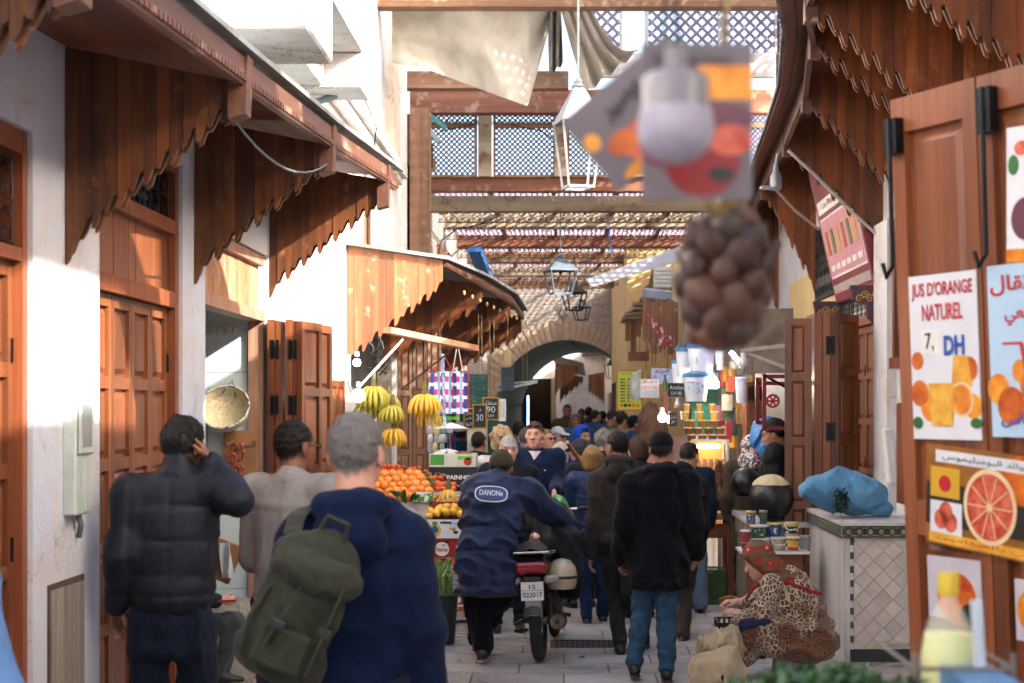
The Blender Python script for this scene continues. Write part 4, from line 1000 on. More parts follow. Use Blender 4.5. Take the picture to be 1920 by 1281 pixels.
# ---------------- legs and shoes
 if build_legs:
  t=dict(c='#20242c',r=1.0,cuff=.055,kneer=.072,name='trousers',amp=.008);t.update(tro or{})
  pr=[loft([sec(.80,.165*t['r'],.125*t['r']),sec(.90,.168*t['r'],.128*t['r']),sec(1.0,.152*t['r'],.115*t['r'])],.05)]
  for s_ in 'lr':pr+=[rc(j[s_+'hi']+Vector((0,0,-.02*k)),j[s_+'kn'],.094*k*t['r'],t['kneer']*k,.045),rc(j[s_+'kn'],j[s_+'an']+Vector((0,0,.01)),t['kneer']*k,t['cuff']*k,.04)]
  add(t['name'],pr,t.get('m')or cloth('cloth '+t['c'],t['c'],fold=t.get('fold',.5)),disp=folds(seed,t['amp'],26))
  for s_ in 'lr':
   a=j[s_+'an'];kd=(j[s_+'an']-j[s_+'kn']);fw=Vector((0,1,0));zz=a.z-.085*k;lift=(J or{}).get(s_+'ft',0)if False else 0
   tilt=t.get('tilt'+s_,0.0);fd=Vector((0,math.cos(tilt),math.sin(tilt)))
   upv=Vector((0,-math.sin(tilt),math.cos(tilt)));h0=a-upv*.045*k
   pr=[rc(h0-fd*.045*k,h0+fd*.05*k,.040*k,.038*k,.02),rc(h0+fd*.05*k-upv*.004,h0+fd*.165*k-upv*.014,.040*k,.030*k,.02),rc(a-upv*.02,a+Vector((0,0,.03)),.044*k,.044*k,.02)]
   ho,un=_np(h0-upv*.040*k),_np(upv)
   add('shoe',pr,mat('shoe '+shoe,shoe,None,12,.5,.2),.010 if vox<.016 else.014,cut=lambda p:(ho-p)@un)
   pr=[rc(h0-fd*.05*k-upv*.034,h0+fd*.165*k-upv*.034,.042*k,.034*k,.02)]
   o2,u2=_np(h0-upv*.045*k),_np(upv)
   add('sole',pr,mat('shoe_sole','#2a2826','#3b3835',20,.7,.2),.010 if vox<.016 else.014,cut=lambda p:np.maximum((o2-p)@u2,(p-o2)@u2-.014))
# ---------------- jacket or coat
 jk=dict(c='#1c2028',hem=.84,b=0.0,q=0,sp=.1,slv=1.0,collar='stand',name='jacket',amp=.008,ry=1.0,flare=1.0,fold=.4);jk.update(jac or{});b=jk['b']
 m_=jk.get('m')or cloth('cloth '+jk['c'],jk['c'],fold=jk['fold'],rough=jk.get('rough',.88),spec=jk.get('spec',.25),sheen=jk.get('sheen',.04))
 q_,s2=jk['q'],jk['sp'];ry=jk['ry']
 secs=[sec(jk['hem'],(.170+b)*jk['flare'],(.138+b)*ry*jk['flare'])]
 if jk['hem']<.78:secs.append(sec(.88,.172+b,(.138+b)*ry))
 secs+=[sec(1.04,.158+b,(.124+b)*ry),sec(1.25,.180+b,(.132+b)*ry),sec(1.37,.180+b*.8,(.118+b)*ry),sec(1.445,.105+b*.5,.085+b*.4),sec(1.475,.072,.070)]
 pr=[loft(secs,.045,q_,s2)]
 for s_ in 'lr':
  sh,e_,w_=j[s_+'sh'],j[s_+'el'],j[s_+'wr'];sl=jk['slv'];w2=w_+(e_-w_).normalized()*.01
  pr+=[rc(S(1.40).lerp(sh,.35),sh,.085*k+b*.6,.070*k+b*.7,.04),rc(sh,e_,(.064*k+b*.8)*sl,(.053*k+b*.7)*sl,.045,q_,s2),rc(e_,w2,(.053*k+b*.7)*sl,(.042*k+b*.5)*sl,.03,q_,s2)]
 co=jk['collar']
 if co in('stand','shirt','blazer'):
  n0=j['nek'];up=(hc-n0).normalized();pr+=[loft([(n0-up*.04*k,rs,.078*k,.074*k),(n0+up*(.035 if co!='stand' else.055)*k,rs,.066*k,.066*k)],.015,cap=.012)]
 elif co=='hood':
  bk=(S(1.40)-S(1.2)).normalized().cross(rs);bk=-bk if bk.y>0 else bk;n0=j['nek']
  pr+=[el(n0+bk*.085*k+Vector((0,0,.01)),(.118*k,.070*k,.050*k),None,.012),el(n0+bk*.125*k+Vector((0,0,-.075*k)),(.105*k,.048*k,.085*k),None,.014),rc(n0+rs*.085*k+Vector((0,.01,-.01)),n0-bk*.07*k+rs*.04*k+Vector((0,0,-.05)),.040*k,.034*k,.02),rc(n0-rs*.085*k+Vector((0,.01,-.01)),n0-bk*.07*k-rs*.04*k+Vector((0,0,-.05)),.040*k,.034*k,.02)]
 elif co=='hoodup':
  pr+=[el(hc+hR@Vector((0,-.02,.02))*hk_,(.108*hk_,.120*hk_,.135*hk_),hR,.02),el(j['nek']+Vector((0,0,.03)),(.11*k,.10*k,.09*k),None,.04)]
  c0,Rn=_np(hc),np.array([list(r)for r in hR],np.float32)
  def hc_cut(p):
   qq=(p-c0)@Rn/hk_;return(np.minimum(np.minimum(qq[:,1]-.048,.075-np.abs(qq[:,0])),np.minimum(.095-qq[:,2],qq[:,2]+.12)))*hk_
  jk['cut']=hc_cut
 fo=folds(seed+50,jk['amp'],22);zh=S(jk['hem']+.07).z
 def seam(p):
  x,z=p[:,0]-j['nek'].x,p[:,2];g=lambda t:np.exp(-(t/.010)**2)
  return fo(p)-.005*g(z-zh)-.005*g(np.abs(x)-.168*k)*(z>1.15*k)-.003*g(x)*(p[:,1]<0)-.004*g(z-(j['nek'].z-.14*k))*(np.abs(x)<.17*k)
 add(jk['name'],pr,m_,disp=seam,cut=jk.get('cut'))
# ---------------- hair and headwear
 ht_,hcl=hair[0],hair[1]or '#1c1512';hm=mat('hair '+hcl,tuple(x*.75 for x in hexc(hcl)),None,25,.6,.6,bscale=160,stretch=(1,1,.25),spec=.3);hv=.008 if vox<.016 else.011
 cr=lambda gx,gy,gz,dy=0,dz=0:el(hc+hR@Vector((0,-.012+dy,.026+dz))*hk_,((.076+gx)*hk_,(.094+gy)*hk_,(.090+gz)*hk_),hR,.02)
 hl=lambda a=.75,bb=.0,back=-.075:hairline(hc,hR,hk_,a,bb,back)
 if ht_=='short':add('hair',[cr(.0015,.002,.005)],hm,hv*.75,lumps(seed,.0034,210),hl())
 elif ht_=='thick':add('hair',[cr(.006,.008,.014,0,.004)],hm,hv*.75,lambda p:lumps(seed,.006,80)(p)+lumps(seed+9,.003,240)(p),hl(.7,.005))
 elif ht_=='balding':add('hair',[cr(.001,.002,.002)],hm,hv*.75,lumps(seed,.0034,210),hl(.5,-.012))
 elif ht_=='curly':add('hair',[cr(.040,.040,.045,-.01)],hm,hv*.7,lambda p:lumps(seed,.018,95)(p)+lumps(seed+4,.006,260)(p),hl(1.0,.02,-.12))
 elif ht_=='bob':
  add('hair',[cr(.017,.016,.018),el(hc+hR@Vector((0,-.035,-.045))*hk_,(.090*hk_,.080*hk_,.080*hk_),hR,.03)],hm,hv*.75,lambda p:lumps(seed,.006,50)(p)+.003*np.sin(p[:,0]*260+2*np.sin(p[:,2]*30)),hairline(hc,hR,hk_,1.5,-.02,-.12))
 elif ht_ in('cap','whitecap'):
  add('hair',[cr(.006,.006,.006)],mat('hair '+hair[2],hair[2],None,25,.6,.5,bscale=160),hv,lumps(seed,.002,160),hl())
  cm_=cloth('cap '+hcl,hcl,fold=.1,fscale=14);add('cap',[cr(.012,.012,.014)],cm_,hv,None,hairline(hc,hR,hk_,.12,.030,-.2))
  add('cap_peak',[el(hc+hR@Vector((0,.105,.036))*hk_,(.070*hk_,.075*hk_,.014*hk_),hR@Matrix.Rotation(-.22,3,'X'))],cm_,hv)
 elif ht_=='beanie':
  add('beanie',[cr(.014,.014,.018)],cloth('knit '+hcl,hcl,fold=.5,fscale=40),hv,lambda p:.0015*np.sin(p[:,0]*300),hl(.25,.0,-.07));add('hair',[cr(.004,.005,.004)],mat('hair #2a2522','#2a2522',None,25,.6,.5),hv,None,hl())
 elif ht_=='scarf':
  add('headscarf',[cr(.018,.020,.022),el(hc+hR@Vector((0,-.03,-.08))*hk_,(.092*hk_,.085*hk_,.09*hk_),hR,.04),el(j['nek']+Vector((0,-.03,.0)),(.13*k,.11*k,.085*k),None,.05)],hair[2],hv*1.2,folds(seed,.006,30),hairline(hc,hR,hk_,1.9,-.075,-.4)if True else None)
 if vox<.0128 and ht_ in('short','thick','bob'):
  ho_=[c for c in th.children if c.name.startswith('hair')][0];vv=np.empty(len(ho_.data.vertices)*3,np.float32);ho_.data.vertices.foreach_get('co',vv);vv=vv.reshape(-1,3);rg=np.random.RandomState(seed)
  sel=vv[rg.randint(0,len(vv),5000)]+rg.normal(size=(5000,3))*.003;nn=sel-_np(hc);nn/=np.linalg.norm(nn,axis=1)[:,None];dd=nn*.45+rg.normal(size=nn.shape)*.35+_np((0,-.2,-.75));dd/=np.linalg.norm(dd,axis=1)[:,None]
  sd=np.cross(dd,nn);sd/=np.linalg.norm(sd,axis=1)[:,None]+1e-6;L_=rg.uniform(.006,.015,(5000,1));tri=np.stack([sel+sd*.0008,sel-sd*.0008,sel+dd*L_,sel+dd*L_+sd*.0002],1).reshape(-1,3)
  o=bpy.data.objects.new('hair_strands',npmesh('hair_strands',[(tri.astype(np.float32),np.arange(20000).reshape(-1,4)[:,[0,1,2,3]])],hm,smooth=False));COL.objects.link(o);o.parent=th;o['kind']='stuff'
 if extra:extra(th,j,k,hc,hR,hk_,add,S,sec)
 return th
def glasses(th,hc,hR,hk,sun=False):
 b=MB();g=lambda x,y,z:hc+hR@(Vector((x,y,z))*hk)
 for sx in(-1,1):
  b.tube([g(sx*.033+.022*math.cos(a*math.pi/5),.108,.004+.016*math.sin(a*math.pi/5))for a in range(11)],.0028,5);b.tube([g(sx*.055,.106,.008),g(sx*.080,.0,.006)],.0026,5)
 b.tube([g(-.011,.112,.006),g(.011,.112,.006)],.0026,5);o=b.build('glasses',mat('glasses_frame','#1b1a1c','#2a2628',9,.3,0),th,local=True)
 if sun:
  for sx in(-1,1):MB().ball(g(sx*.033,.108,.004),.021*hk,10,(1,.2,.75),hR).build('lens',mat('dark_lens','#15181c','#0f1114',5,.1,0),o,local=True)
def w(px,py,Y):return('w',px,py,Y)
# == the people in the photograph
# --- man in the black puffer jacket, scratching his head
person('man in black quilted puffer jacket scratching his head before the panelled door',322,6.7,797,head=-.05,face=(-.35,-.25),skin='brown',hair=('thick','#14100f'),vox=.0115,curl=.5,J=dict(hed=w(343,838,6.75),nek=w(333,885,6.7),lsh=w(248,925,6.68),rsh=w(412,915,6.68),lel=w(226,1040,6.62),lwr=w(219,1135,6.72),rel=w(446,940,6.60),rwr=w(396,868,6.72),rkn=(.10,.08,.50),lkn=(-.10,-.02,.5),lan=(-.11,-.18,.10),ran=(.10,.10,.085)),jac=dict(hem=.97,b=.022,flare=.84,q=.013,sp=.15,m=cloth('puffer_black','#1a1e2a','#12151e',rough=.5,weave=500,fold=.3,sheen=.0,spec=.5),amp=.0025,slv=.98),tro=dict(c='#131a2c',r=.95),palm=dict(r=(-.6,-.2,-.6),rt=(0,-.3,1),l=(.9,-.2,0)),hdir=dict(r=(-.45,.05,.75)))
# --- man in the grey blazer
person('man in grey wool blazer with glasses standing with his back turned by the folded door',548,7.25,782,head=-.35,face=(-.30,0),skin='brown',hair=('short','#1d1714'),vox=.0125,hands='',J=dict(lel=('d',.02,.06,-.02),rel=('d',0,.10,0),lwr=(-.08,.24,1.06),rwr=(.08,.24,1.06),hed=w(553,838,7.3)),jac=dict(c='#8f8a86',hem=.74,b=.012,collar='blazer',name='blazer',amp=.004,fold=.25),tro=dict(c='#2c2c33'),extra=lambda th,j,k,hc,hR,hk,add,S,sec:glasses(th,hc,hR,hk))
# --- grey-haired man with backpack, close by
person('grey-haired man in navy hooded jacket carrying an olive backpack on one shoulder',668,4.8,772,head=-.05,face=(-.12,.02),skin='pink',hair=('short','#8b8784'),vox=.0115,hands='r',J=dict(hed=w(668,848,4.83),rel=w(798,1190,4.75),rwr=w(815,1340,4.8),lel=w(508,1180,4.72),rsh=w(757,1008,4.8),lsh=w(575,1008,4.8)),jac=dict(c='#0d1c3c',hem=.78,b=.012,collar='hood',amp=.006,slv=.92,fold=.45),tro=dict(c='#1c2230'))
# --- passer-by cut by the left edge
person('passer-by in light blue denim jacket cut off beside the first panelled door',-232,3.75,800,skin='tan',hands='',vox=.02,J=dict(rel=('d',.05,0,0),rwr=('d',.08,0,0)),jac=dict(c='#5f86b8',hem=.80,b=.02,amp=.006),tro=dict(c='#1f2430'))
# --- man pushing the motorcycle
DAN=cloth('delivery_jacket','#253355','#1a2540',rough=.62,weave=500,fold=.5,sheen=.05,spec=.4,fscale=5)
def patch(th,j,k,hc,hR,hk,add,S,sec):
 Mi=(Matrix.Translation(th.location)@Matrix.Rotation(th.rotation_euler.z,4,'Z')).inverted()
 c=Mi@P(921,926,11.205);u=Vector((1,.04,-.05)).normalized();v=Vector((0,.38,1)).normalized();M=frame(c,u,v)
 def oct_(sx,sz,nn=20):return[(sx*math.copysign(abs(math.cos(2*math.pi*i/nn))**.7,math.cos(2*math.pi*i/nn)),sz*math.copysign(abs(math.sin(2*math.pi*i/nn))**.75,math.sin(2*math.pi*i/nn)))for i in range(nn)]
 def blt(name,m,pts,z):
  b=MB(M);b.prism(pts,'z',z-.012,z);return b.build(name,m,th,local=True)
 pw=blt('back_patch',mat('patch_white','#dfe3e8','#c9ced6',9,.6,.1),oct_(.118,.060),.0)
 blt('patch_field',mat('patch_blue','#1f4d8f','#1a427c',9,.6,.1),oct_(.108,.051),.003)
 o=text('patch_lettering','DANONe',frame(M@Vector((0,.006,.004)),u,v),.042,.165,mat('patch_white','#dfe3e8','#c9ced6',9,.6,.1),None,.02)
 o.parent=th
 b=MB(M);b.tube([(-.055+.011*i,-.028-.006*math.sin(math.pi*i/10),.004)for i in range(11)],.0025,4);b.build('patch_swash',mat('patch_red','#9c2a2a','#8a2424',9,.6,.1),th,local=True)
person('man in navy delivery jacket and olive beanie pushing the red motorcycle',912,11.3,790,head=-.10,face=(.0,-.25),skin='tan',hair=('beanie','#4b4434'),vox=.012,curl=1.0,J=dict(pel=w(914,1022,11.27),che=w(922,955,11.42),nek=w(936,893,11.52),hed=w(940,876,11.60),lsh=w(896,918,11.5),rsh=w(988,925,11.52),lel=w(890,985,11.75),lwr=w(925,1010,11.98),rel=w(1030,962,11.7),rwr=w(1072,992,11.95),lhi=w(896,1035,11.27),rhi=w(938,1035,11.27),lkn=w(892,1125,11.38),rkn=w(935,1120,11.45),lan=w(905,1212,11.32),ran=w(896,1196,11.8)),jac=dict(hem=.60,b=.042,m=DAN,amp=.012,slv=1.12,flare=1.0,ry=1.05),tro=dict(c='#12151e',r=1.12,kneer=.088,cuff=.072,amp=.012),shoe='#3e2a20',extra=patch,palm=dict(l=(0,0,-1),r=(0,0,-1),rt=(-1,0,0),lt=(1,0,0)))
# --- hooded man in dark brown
person('man in dark brown hooded sweatshirt and grey track trousers walking beside the black coat',1160,11.85,797,head=.05,face=(.55,-.1),skin='tan',hair=('short','#15110f'),vox=.0125,J=dict(hed=w(1157,838,11.9),lsh=w(1126,905,11.85),rsh=w(1202,905,11.85),lel=w(1116,975,11.8),lwr=w(1108,1040,11.85),lkn=w(1152,1110,11.95),lan=w(1163,1207,11.8),rkn=w(1185,1105,11.8),ran=w(1208,1205,12.1)),jac=dict(c='#38322f',hem=.86,b=.018,collar='hood',amp=.007,name='sweatshirt'),tro=dict(c='#2c2a29',r=1.02,cuff=.050),extra=lambda th,j,k,hc,hR,hk,add,S,sec:glasses(th,hc,hR,hk))
# --- man in black coat and jeans
person('man in long black hooded coat and blue jeans walking away with a black cap',1234,10.6,803,head=.0,face=(-.1,-.05),skin='tan',hair=('cap','#16161a','#191413'),vox=.012,curl=.7,J=dict(hed=w(1240,842,10.63),nek=w(1237,882,10.6),lsh=w(1186,912,10.6),rsh=w(1286,910,10.6),lel=w(1168,985,10.55),lwr=w(1164,1048,10.68),rel=w(1300,985,10.58),rwr=w(1302,1040,10.70),lhi=w(1214,1040,10.6),rhi=w(1254,1040,10.6),lkn=w(1205,1130,10.72),rkn=w(1250,1140,10.6),lan=w(1190,1243,10.62),ran=w(1250,1252,10.55)),jac=dict(c='#0f1017',hem=.66,b=.028,collar='hood',amp=.012,flare=1.03,name='coat',fold=.6),tro=dict(m=cloth('blue_denim','#36546f','#294158',fold=.5,weave=400,fscale=6),r=1.0,cuff=.058),shoe='#15151a')
# --- man with rucksack strap beside him
person('man with shaved hair in black jacket and brown trousers looking down beside the dates',1280,12.6,823,head=-.15,face=(-.35,-.35),skin='olive',hair=('short','#1f1815'),vox=.014,hands='r',J=dict(hed=w(1292,856,12.7),rsh=w(1308,915,12.6),rel=w(1314,985,12.55),rwr=w(1311,1040,12.75),ran=w(1281,1192,12.5),lan=w(1262,1180,12.9),rkn=w(1285,1100,12.7)),jac=dict(c='#1d1c20',hem=.84,b=.02),tro=dict(c='#4a3f38',r=1.02),shoe='#2a2523')
person('passer-by in pale wide jeans hidden behind the shaved man',1292,14.2,830,head=.1,skin='tan',vox=.016,hands='',hair=('short','#1f1815'),jac=dict(c='#26303c',hem=.84),tro=dict(m=cloth('pale_denim','#6f8398','#5c6f84',fold=.5),r=1.05,kneer=.09,cuff=.09))
# --- women and others in the middle of the street
person('woman with blond bob in blue quilted jacket seen from behind',1112,13.5,838,head=.05,face=(-.25,0),skin='light',female=True,hair=('bob','#a07a4c'),vox=.013,hands='',J=dict(lel=('d',.03,.12,0),lwr=(-.10,.24,1.02),rwr=(.12,.24,1.0),lan=w(1101,1158,13.5),ran=w(1130,1152,13.65)),jac=dict(hem=.80,b=.022,q=.010,sp=.06,m=cloth('puffer_blue','#22335a','#192646',rough=.5,spec=.45,fold=.2,weave=500,sheen=0),amp=.003),tro=dict(c='#1d3358'),shoe='#1a1a1c')
person('woman with short brown hair between the hooded man and the black cap',1197,13.9,820,head=.3,face=(.2,0),skin='light',female=True,hair=('bob','#4a2f20'),vox=.016,hands='',jac=dict(c='#2f3138',hem=.84),tro=dict(c='#20242c'))
def polo(th,j,k,hc,hR,hk,add,S,sec):
 c=S(1.47);y0=.118
 b=MB();n=8
 def f(u,v):wd=.052*(1-v)+.004;a=(u-.5)*2;return(c.x+a*wd,c.y+.090+.035*v-.03*abs(a)*(1-v)+.016,c.z+.012-.145*v)
 b.grid(f,8,8);b.build('white_shirt',cloth('white_tee','#d9d6d2','#c2beba',fold=.2),th,local=True,smooth=True,thick=.004)
 MB().tube([(c.x,c.y+.140,c.z-.13),(c.x,c.y+.145,c.z-.30),(c.x,c.y+.15,c.z-.55)],.004,5).build('zip',mat('zip','#3a3f49','#2c3038',9,.4,0,metal=.5),th,local=True)
 MB().ball((c.x-.09,c.y+.133,c.z-.155),.012,8,(1.3,.3,.7)).build('chest_badge',mat('pink_badge','#d8b0b0','#b64a4a',60,.6,0),th,local=True)
 b=MB();g=lambda x,y,z:hc+hR@(Vector((x,y,z))*hk)
 for sx in(-1,1):b.ball(g(sx*.03,.075,.085),.018,8,(1.2,.5,.6))
 b.tube([g(-.05,.07,.085),g(-.085,-.02,.06)],.003,4);b.tube([g(.05,.07,.085),g(.085,-.02,.06)],.003,4);b.build('sunglasses',mat('dark_lens','#15181c','#0f1114',5,.1,0),th,local=True)
person('man in navy zip jacket over white shirt walking towards us with a green bag',1003,13.9,789,head=math.pi-.05,face=(-.12,-.03),skin='pink',hair=('short','#57402e'),vox=.0125,curl=.9,hands='l',J=dict(lel=w(1046,905,13.85),lwr=w(1040,918,13.6),rel=w(958,905,13.9),rwr=w(962,955,13.7),lsh=w(1042,858,13.9),rsh=w(966,858,13.9)),jac=dict(c='#14233f',hem=.80,b=.016,collar='shirt',amp=.006,m=cloth('velvet_navy','#14233f','#0e1a30',fold=.3,sheen=.08)),tro=dict(c='#181b22'),extra=polo,hdir=dict(l=(.1,.5,-.7)),palm=dict(l=(-1,0,0)))
person('woman with white hair in grey jacket and red glove behind the green bag',1052,15.0,833,head=.2,face=(-.5,0),skin='light',female=True,hair=('bob','#d8cdb8'),vox=.015,hands='',J=dict(rel=('d',0,.1,0)),jac=dict(c='#434852',hem=.84,b=.01),tro=dict(c='#23262c'))
person('stooping person in grey cap and dark blue jacket wearing a black rucksack',1088,14.6,824,head=.45,face=(.3,-.15),skin='tan',hair=('cap','#3b3d45','#3a3430'),vox=.015,hands='',jac=dict(c='#232c48',hem=.84,b=.02),tro=dict(c='#20283a'))
person('man with curly grey hair and glasses behind the blond woman',1131,15.2,806,head=-.5,face=(-.6,0),skin='light',hair=('thick','#8d8884'),vox=.015,hands='',jac=dict(c='#2c3240',hem=.84),tro=dict(c='#20242c'),extra=lambda th,j,k,hc,hR,hk,add,S,sec:glasses(th,hc,hR,hk))
person('man in bright blue hooded jacket facing us with the hood up',1092,17.6,800,head=math.pi+.1,face=(.55,0),skin='olive',hair=('short','#161110'),vox=.015,hands='',stub=.6,jac=dict(c='#1a4fc0',hem=.80,b=.02,collar='hoodup',sheen=.1),tro=dict(c='#20242c'))
person('man in white baseball cap and glasses looking across the street',1046,18.0,800,head=math.pi+.2,face=(.6,0),skin='pink',hair=('cap','#c9c6c2','#9a938c'),vox=.015,hands='',jac=dict(c='#20222a',hem=.84),tro=dict(c='#20242c'),extra=lambda th,j,k,hc,hR,hk,add,S,sec:glasses(th,hc,hR,hk))
person('blond woman in sunglasses looking up beside the white cap',1022,17.2,806,head=math.pi+.2,face=(.75,.15),skin='light',female=True,hair=('bob','#b0834e'),vox=.016,hands='',jac=dict(c='#5c4b42',hem=.84),tro=dict(c='#20242c'),extra=lambda th,j,k,hc,hR,hk,add,S,sec:glasses(th,hc,hR,hk,True))
person('old man with grey hair and moustache facing us behind the olive beanie',953,13.0,816,head=math.pi+.1,face=(.1,-.12),skin='pink',hair=('balding','#a9a49e'),vox=.0135,hands='',jac=dict(c='#20242f',hem=.84,b=.01),tro=dict(c='#20242c'),extra=lambda th,j,k,hc,hR,hk,add,S,sec:add('moustache',[el(hc+hR@Vector((0,.104,-.046))*hk,(.030*hk,.012*hk,.010*hk),hR)],mat('hair #a9a49e','#a9a49e',None,25,.6,.5),.007))
person('person with a big mop of curly blond hair behind the old man',940,14.6,806,head=0,skin='light',hair=('curly','#c4a67c'),vox=.015,hands='',jac=dict(c='#c9c4c0',hem=.84),tro=dict(c='#20242c'))
person('dark-haired man in grey jacket far behind the navy zip jacket',974,19.0,789,head=.2,face=(-.5,0),skin='tan',hair=('short','#29211d'),vox=.018,hands='',jac=dict(c='#5b5f6b',hem=.84),tro=dict(c='#20242c'))
person('man with thinning grey hair just behind the navy zip jacket',986,16.6,801,head=.0,face=(-.2,0),skin='pink',hair=('short','#6f6a66'),vox=.018,hands='',jac=dict(c='#5b6472',hem=.84),tro=dict(c='#20242c'))
person('man in black hooded jacket with back turned beside the green crates',897,16.2,809,head=-.1,face=(-.25,0),skin='tan',hair=('short','#2a221e'),vox=.015,hands='',jac=dict(c='#22242a',hem=.80,b=.022,collar='hood'),tro=dict(c='#20242c'))
person('stall keeper in navy jacket and white cap among the hanging bags',862,17.6,792,head=-.3,skin='brown',hair=('cap','#cfd2d6','#1c1512'),vox=.018,hands='',jac=dict(c='#1d3658',hem=.84,b=.03),tro=dict(c='#20242c'))
# --- far crowd
far='far crowd before the arch'
for(lb,px,Y,top,hd,fc,sk,hr,jc)in(('far man in olive jacket and black scarf before the stone post',1063,30,757,3.3,(0,0),'brown',('short','#15110f'),'#4a4524'),('far woman in grey headscarf and teal coat',1079,28,776,3.0,(.3,0),'tan',('scarf','',None),'#3b6a7a'),('far bald man in dark coat by the white screen',1090,36,765,3.1,(0,0),'brown',('balding','#2a211d'),'#4a4c58'),('far man in black jacket seen from behind',1104,33,762,0,(0,0),'brown',('short','#120e0d'),'#34363e'),('far man in navy jacket turning right',1116,30,768,-.3,(-.6,0),'olive',('short','#15110f'),'#35507c'),('far man in green quilted jacket leaning over',1147,25,768,-.9,(-.3,-.3),'tan',('short','#3a2c22'),'#5c6a44'),('man in black cap and blue jacket below the camel head',1187,21.5,779,-1.1,(-.2,0),'tan',('cap','#1b2233','#1c1512'),'#2f4e66'),('man with dark hair in beige behind the black cap',1166,23,773,-.8,(-.4,0),'olive',('short','#2a1f18'),'#8a7a62'),('far man in dark blue jacket leaning behind the far crowd',1130,34,770,.4,(.3,0),'brown',('short','#120e0d'),'#3a4f70')):
 if hr[0]=='scarf':hr=('scarf','',cloth('grey_scarf','#6d7076','#4b5560',fold=.4))
 person(lb,px,Y,top,head=hd,face=fc,skin=sk,hair=hr,vox=.020,hands='',jac=dict(c=jc,hem=.82,b=.015),tro=dict(c='#20242c'),group=far,female=hr[0]=='scarf')
# --- stall holders on the right
def printed(name,cols,scale=60,rnd=.9):
 m,n,b=_new(name);co=_coord(n,(1,1,1),'Object',False);v=n.nodes.new('ShaderNodeTexVoronoi');v.inputs['Scale'].default_value=scale;v.inputs['Randomness'].default_value=rnd;n.links.new(co,v.inputs['Vector'])
 sp_=n.nodes.new('ShaderNodeSeparateColor');n.links.new(v.outputs['Color'],sp_.inputs[0]);r=n.nodes.new('ShaderNodeValToRGB');r.color_ramp.interpolation='CONSTANT';n.links.new(sp_.outputs[0],r.inputs[0])
 els=r.color_ramp.elements
 for i,c in enumerate(cols):
  e=els[i]if i<2 else els.new(i/len(cols));e.position=i/len(cols);e.color=(*hexc(c),1)
 n.links.new(r.outputs[0],b.inputs['Base Color']);b.inputs['Roughness'].default_value=.85;_bump(n,b,_noise(n,12,4,.6,co),.4,.02);return m
SCARFP=printed('patterned_scarf',['#3b6f8f','#d9d4cf','#1f2a3a','#c46a7a','#e8e2da','#4a8a86','#2a3140','#d8b48a'],55)
person('woman in colourful patterned headscarf and olive dress with back turned at the spice counter',1408,14.6,818,head=-.2,face=(-.2,-.1),skin='tan',female=True,hair=('scarf','',SCARFP),vox=.0145,hands='',jac=dict(c='#4a4232',hem=.55,b=.02,name='dress'),tro=dict(c='#2c2a28'),group='stall holders on the right')
person('man in black jacket and dark cap looking down behind the round black pot',1462,13.5,776,head=1.25,face=(.1,-.3),skin='tan',hair=('thick','#161210'),vox=.013,hands='',J=dict(nek=w(1466,845,13.5),hed=w(1452,814,13.45)),jac=dict(c='#16171b',hem=.80,b=.03,q=.008,sp=.09,rough=.6),tro=dict(c='#20242c'),group='stall holders on the right')
# --- woman sitting on a low stool, peeling
def leopard():
 m,n,b=_new('leopard_print');co=_coord(n,(1,1,.72),'Object',False)
 wv=n.nodes.new('ShaderNodeVectorMath');wv.operation='ADD';nn=n.nodes.new('ShaderNodeTexNoise');nn.inputs['Scale'].default_value=9;n.links.new(co,nn.inputs['Vector'])
 sc_=n.nodes.new('ShaderNodeVectorMath');sc_.operation='SCALE';sc_.inputs['Scale'].default_value=.05;n.links.new(nn.outputs['Color'],sc_.inputs[0]);n.links.new(co,wv.inputs[0]);n.links.new(sc_.outputs[0],wv.inputs[1])
 v=n.nodes.new('ShaderNodeTexVoronoi');v.feature='DISTANCE_TO_EDGE';v.inputs['Scale'].default_value=34;n.links.new(wv.outputs[0],v.inputs['Vector'])
 big=_ramp(n,_noise(n,3.2,3,.5,co),.46,.54)
 v2=n.nodes.new('ShaderNodeTexVoronoi');v2.inputs['Scale'].default_value=25;n.links.new(wv.outputs[0],v2.inputs['Vector'])
 cellc=_mix(n,hexc('#5f3818'),hexc('#7d4e28'),_ramp(n,_noise(n,30,3,.6,co),.4,.6));core=_mix(n,hexc('#1c120c'),cellc,_ramp(n,v.outputs['Distance'],.19,.30))
 net=_mix(n,hexc('#b0a08a'),hexc('#6d4526'),big)
 edge=_ramp(n,v.outputs['Distance'],.09,.12)
 _setcol(n,b,_mix(n,net,core,edge));b.inputs['Roughness'].default_value=.8;b.inputs['Sheen Weight'].default_value=.2
 _bump(n,b,_noise(n,9,5,.6,co,1.0),.5,.03);return m
def redscarf():
 m,n,b=_new('red_gold_scarf');co=_coord(n,(1,1,1),'Object',False);v=n.nodes.new('ShaderNodeTexVoronoi');v.inputs['Scale'].default_value=13;v.inputs['Randomness'].default_value=.55;n.links.new(co,v.inputs['Vector'])
 c=_mix(n,hexc('#8e1414'),hexc('#5c4524'),_ramp(n,v.outputs['Distance'],.42,.50));c=_mix(n,hexc('#b09a60'),c,_ramp(n,v.outputs['Distance'],.10,.20))
 _setcol(n,b,c);b.inputs['Roughness'].default_value=.75;_bump(n,b,_noise(n,14,4,.6,co),.4,.02);return m
Ys=10.75;gx0=PX(1455,Ys)
sw_=thing('person',(gx0,Ys,0),'woman in leopard print robe and red headscarf sitting on a low stool peeling vegetables','person','stall holders on the right')
def W(px,py,Y=Ys):return P(px,py,Y)-sw_.location
LEO=leopard();hcS=W(1422,1052);hRS=rotm(1.15,-.45,0)
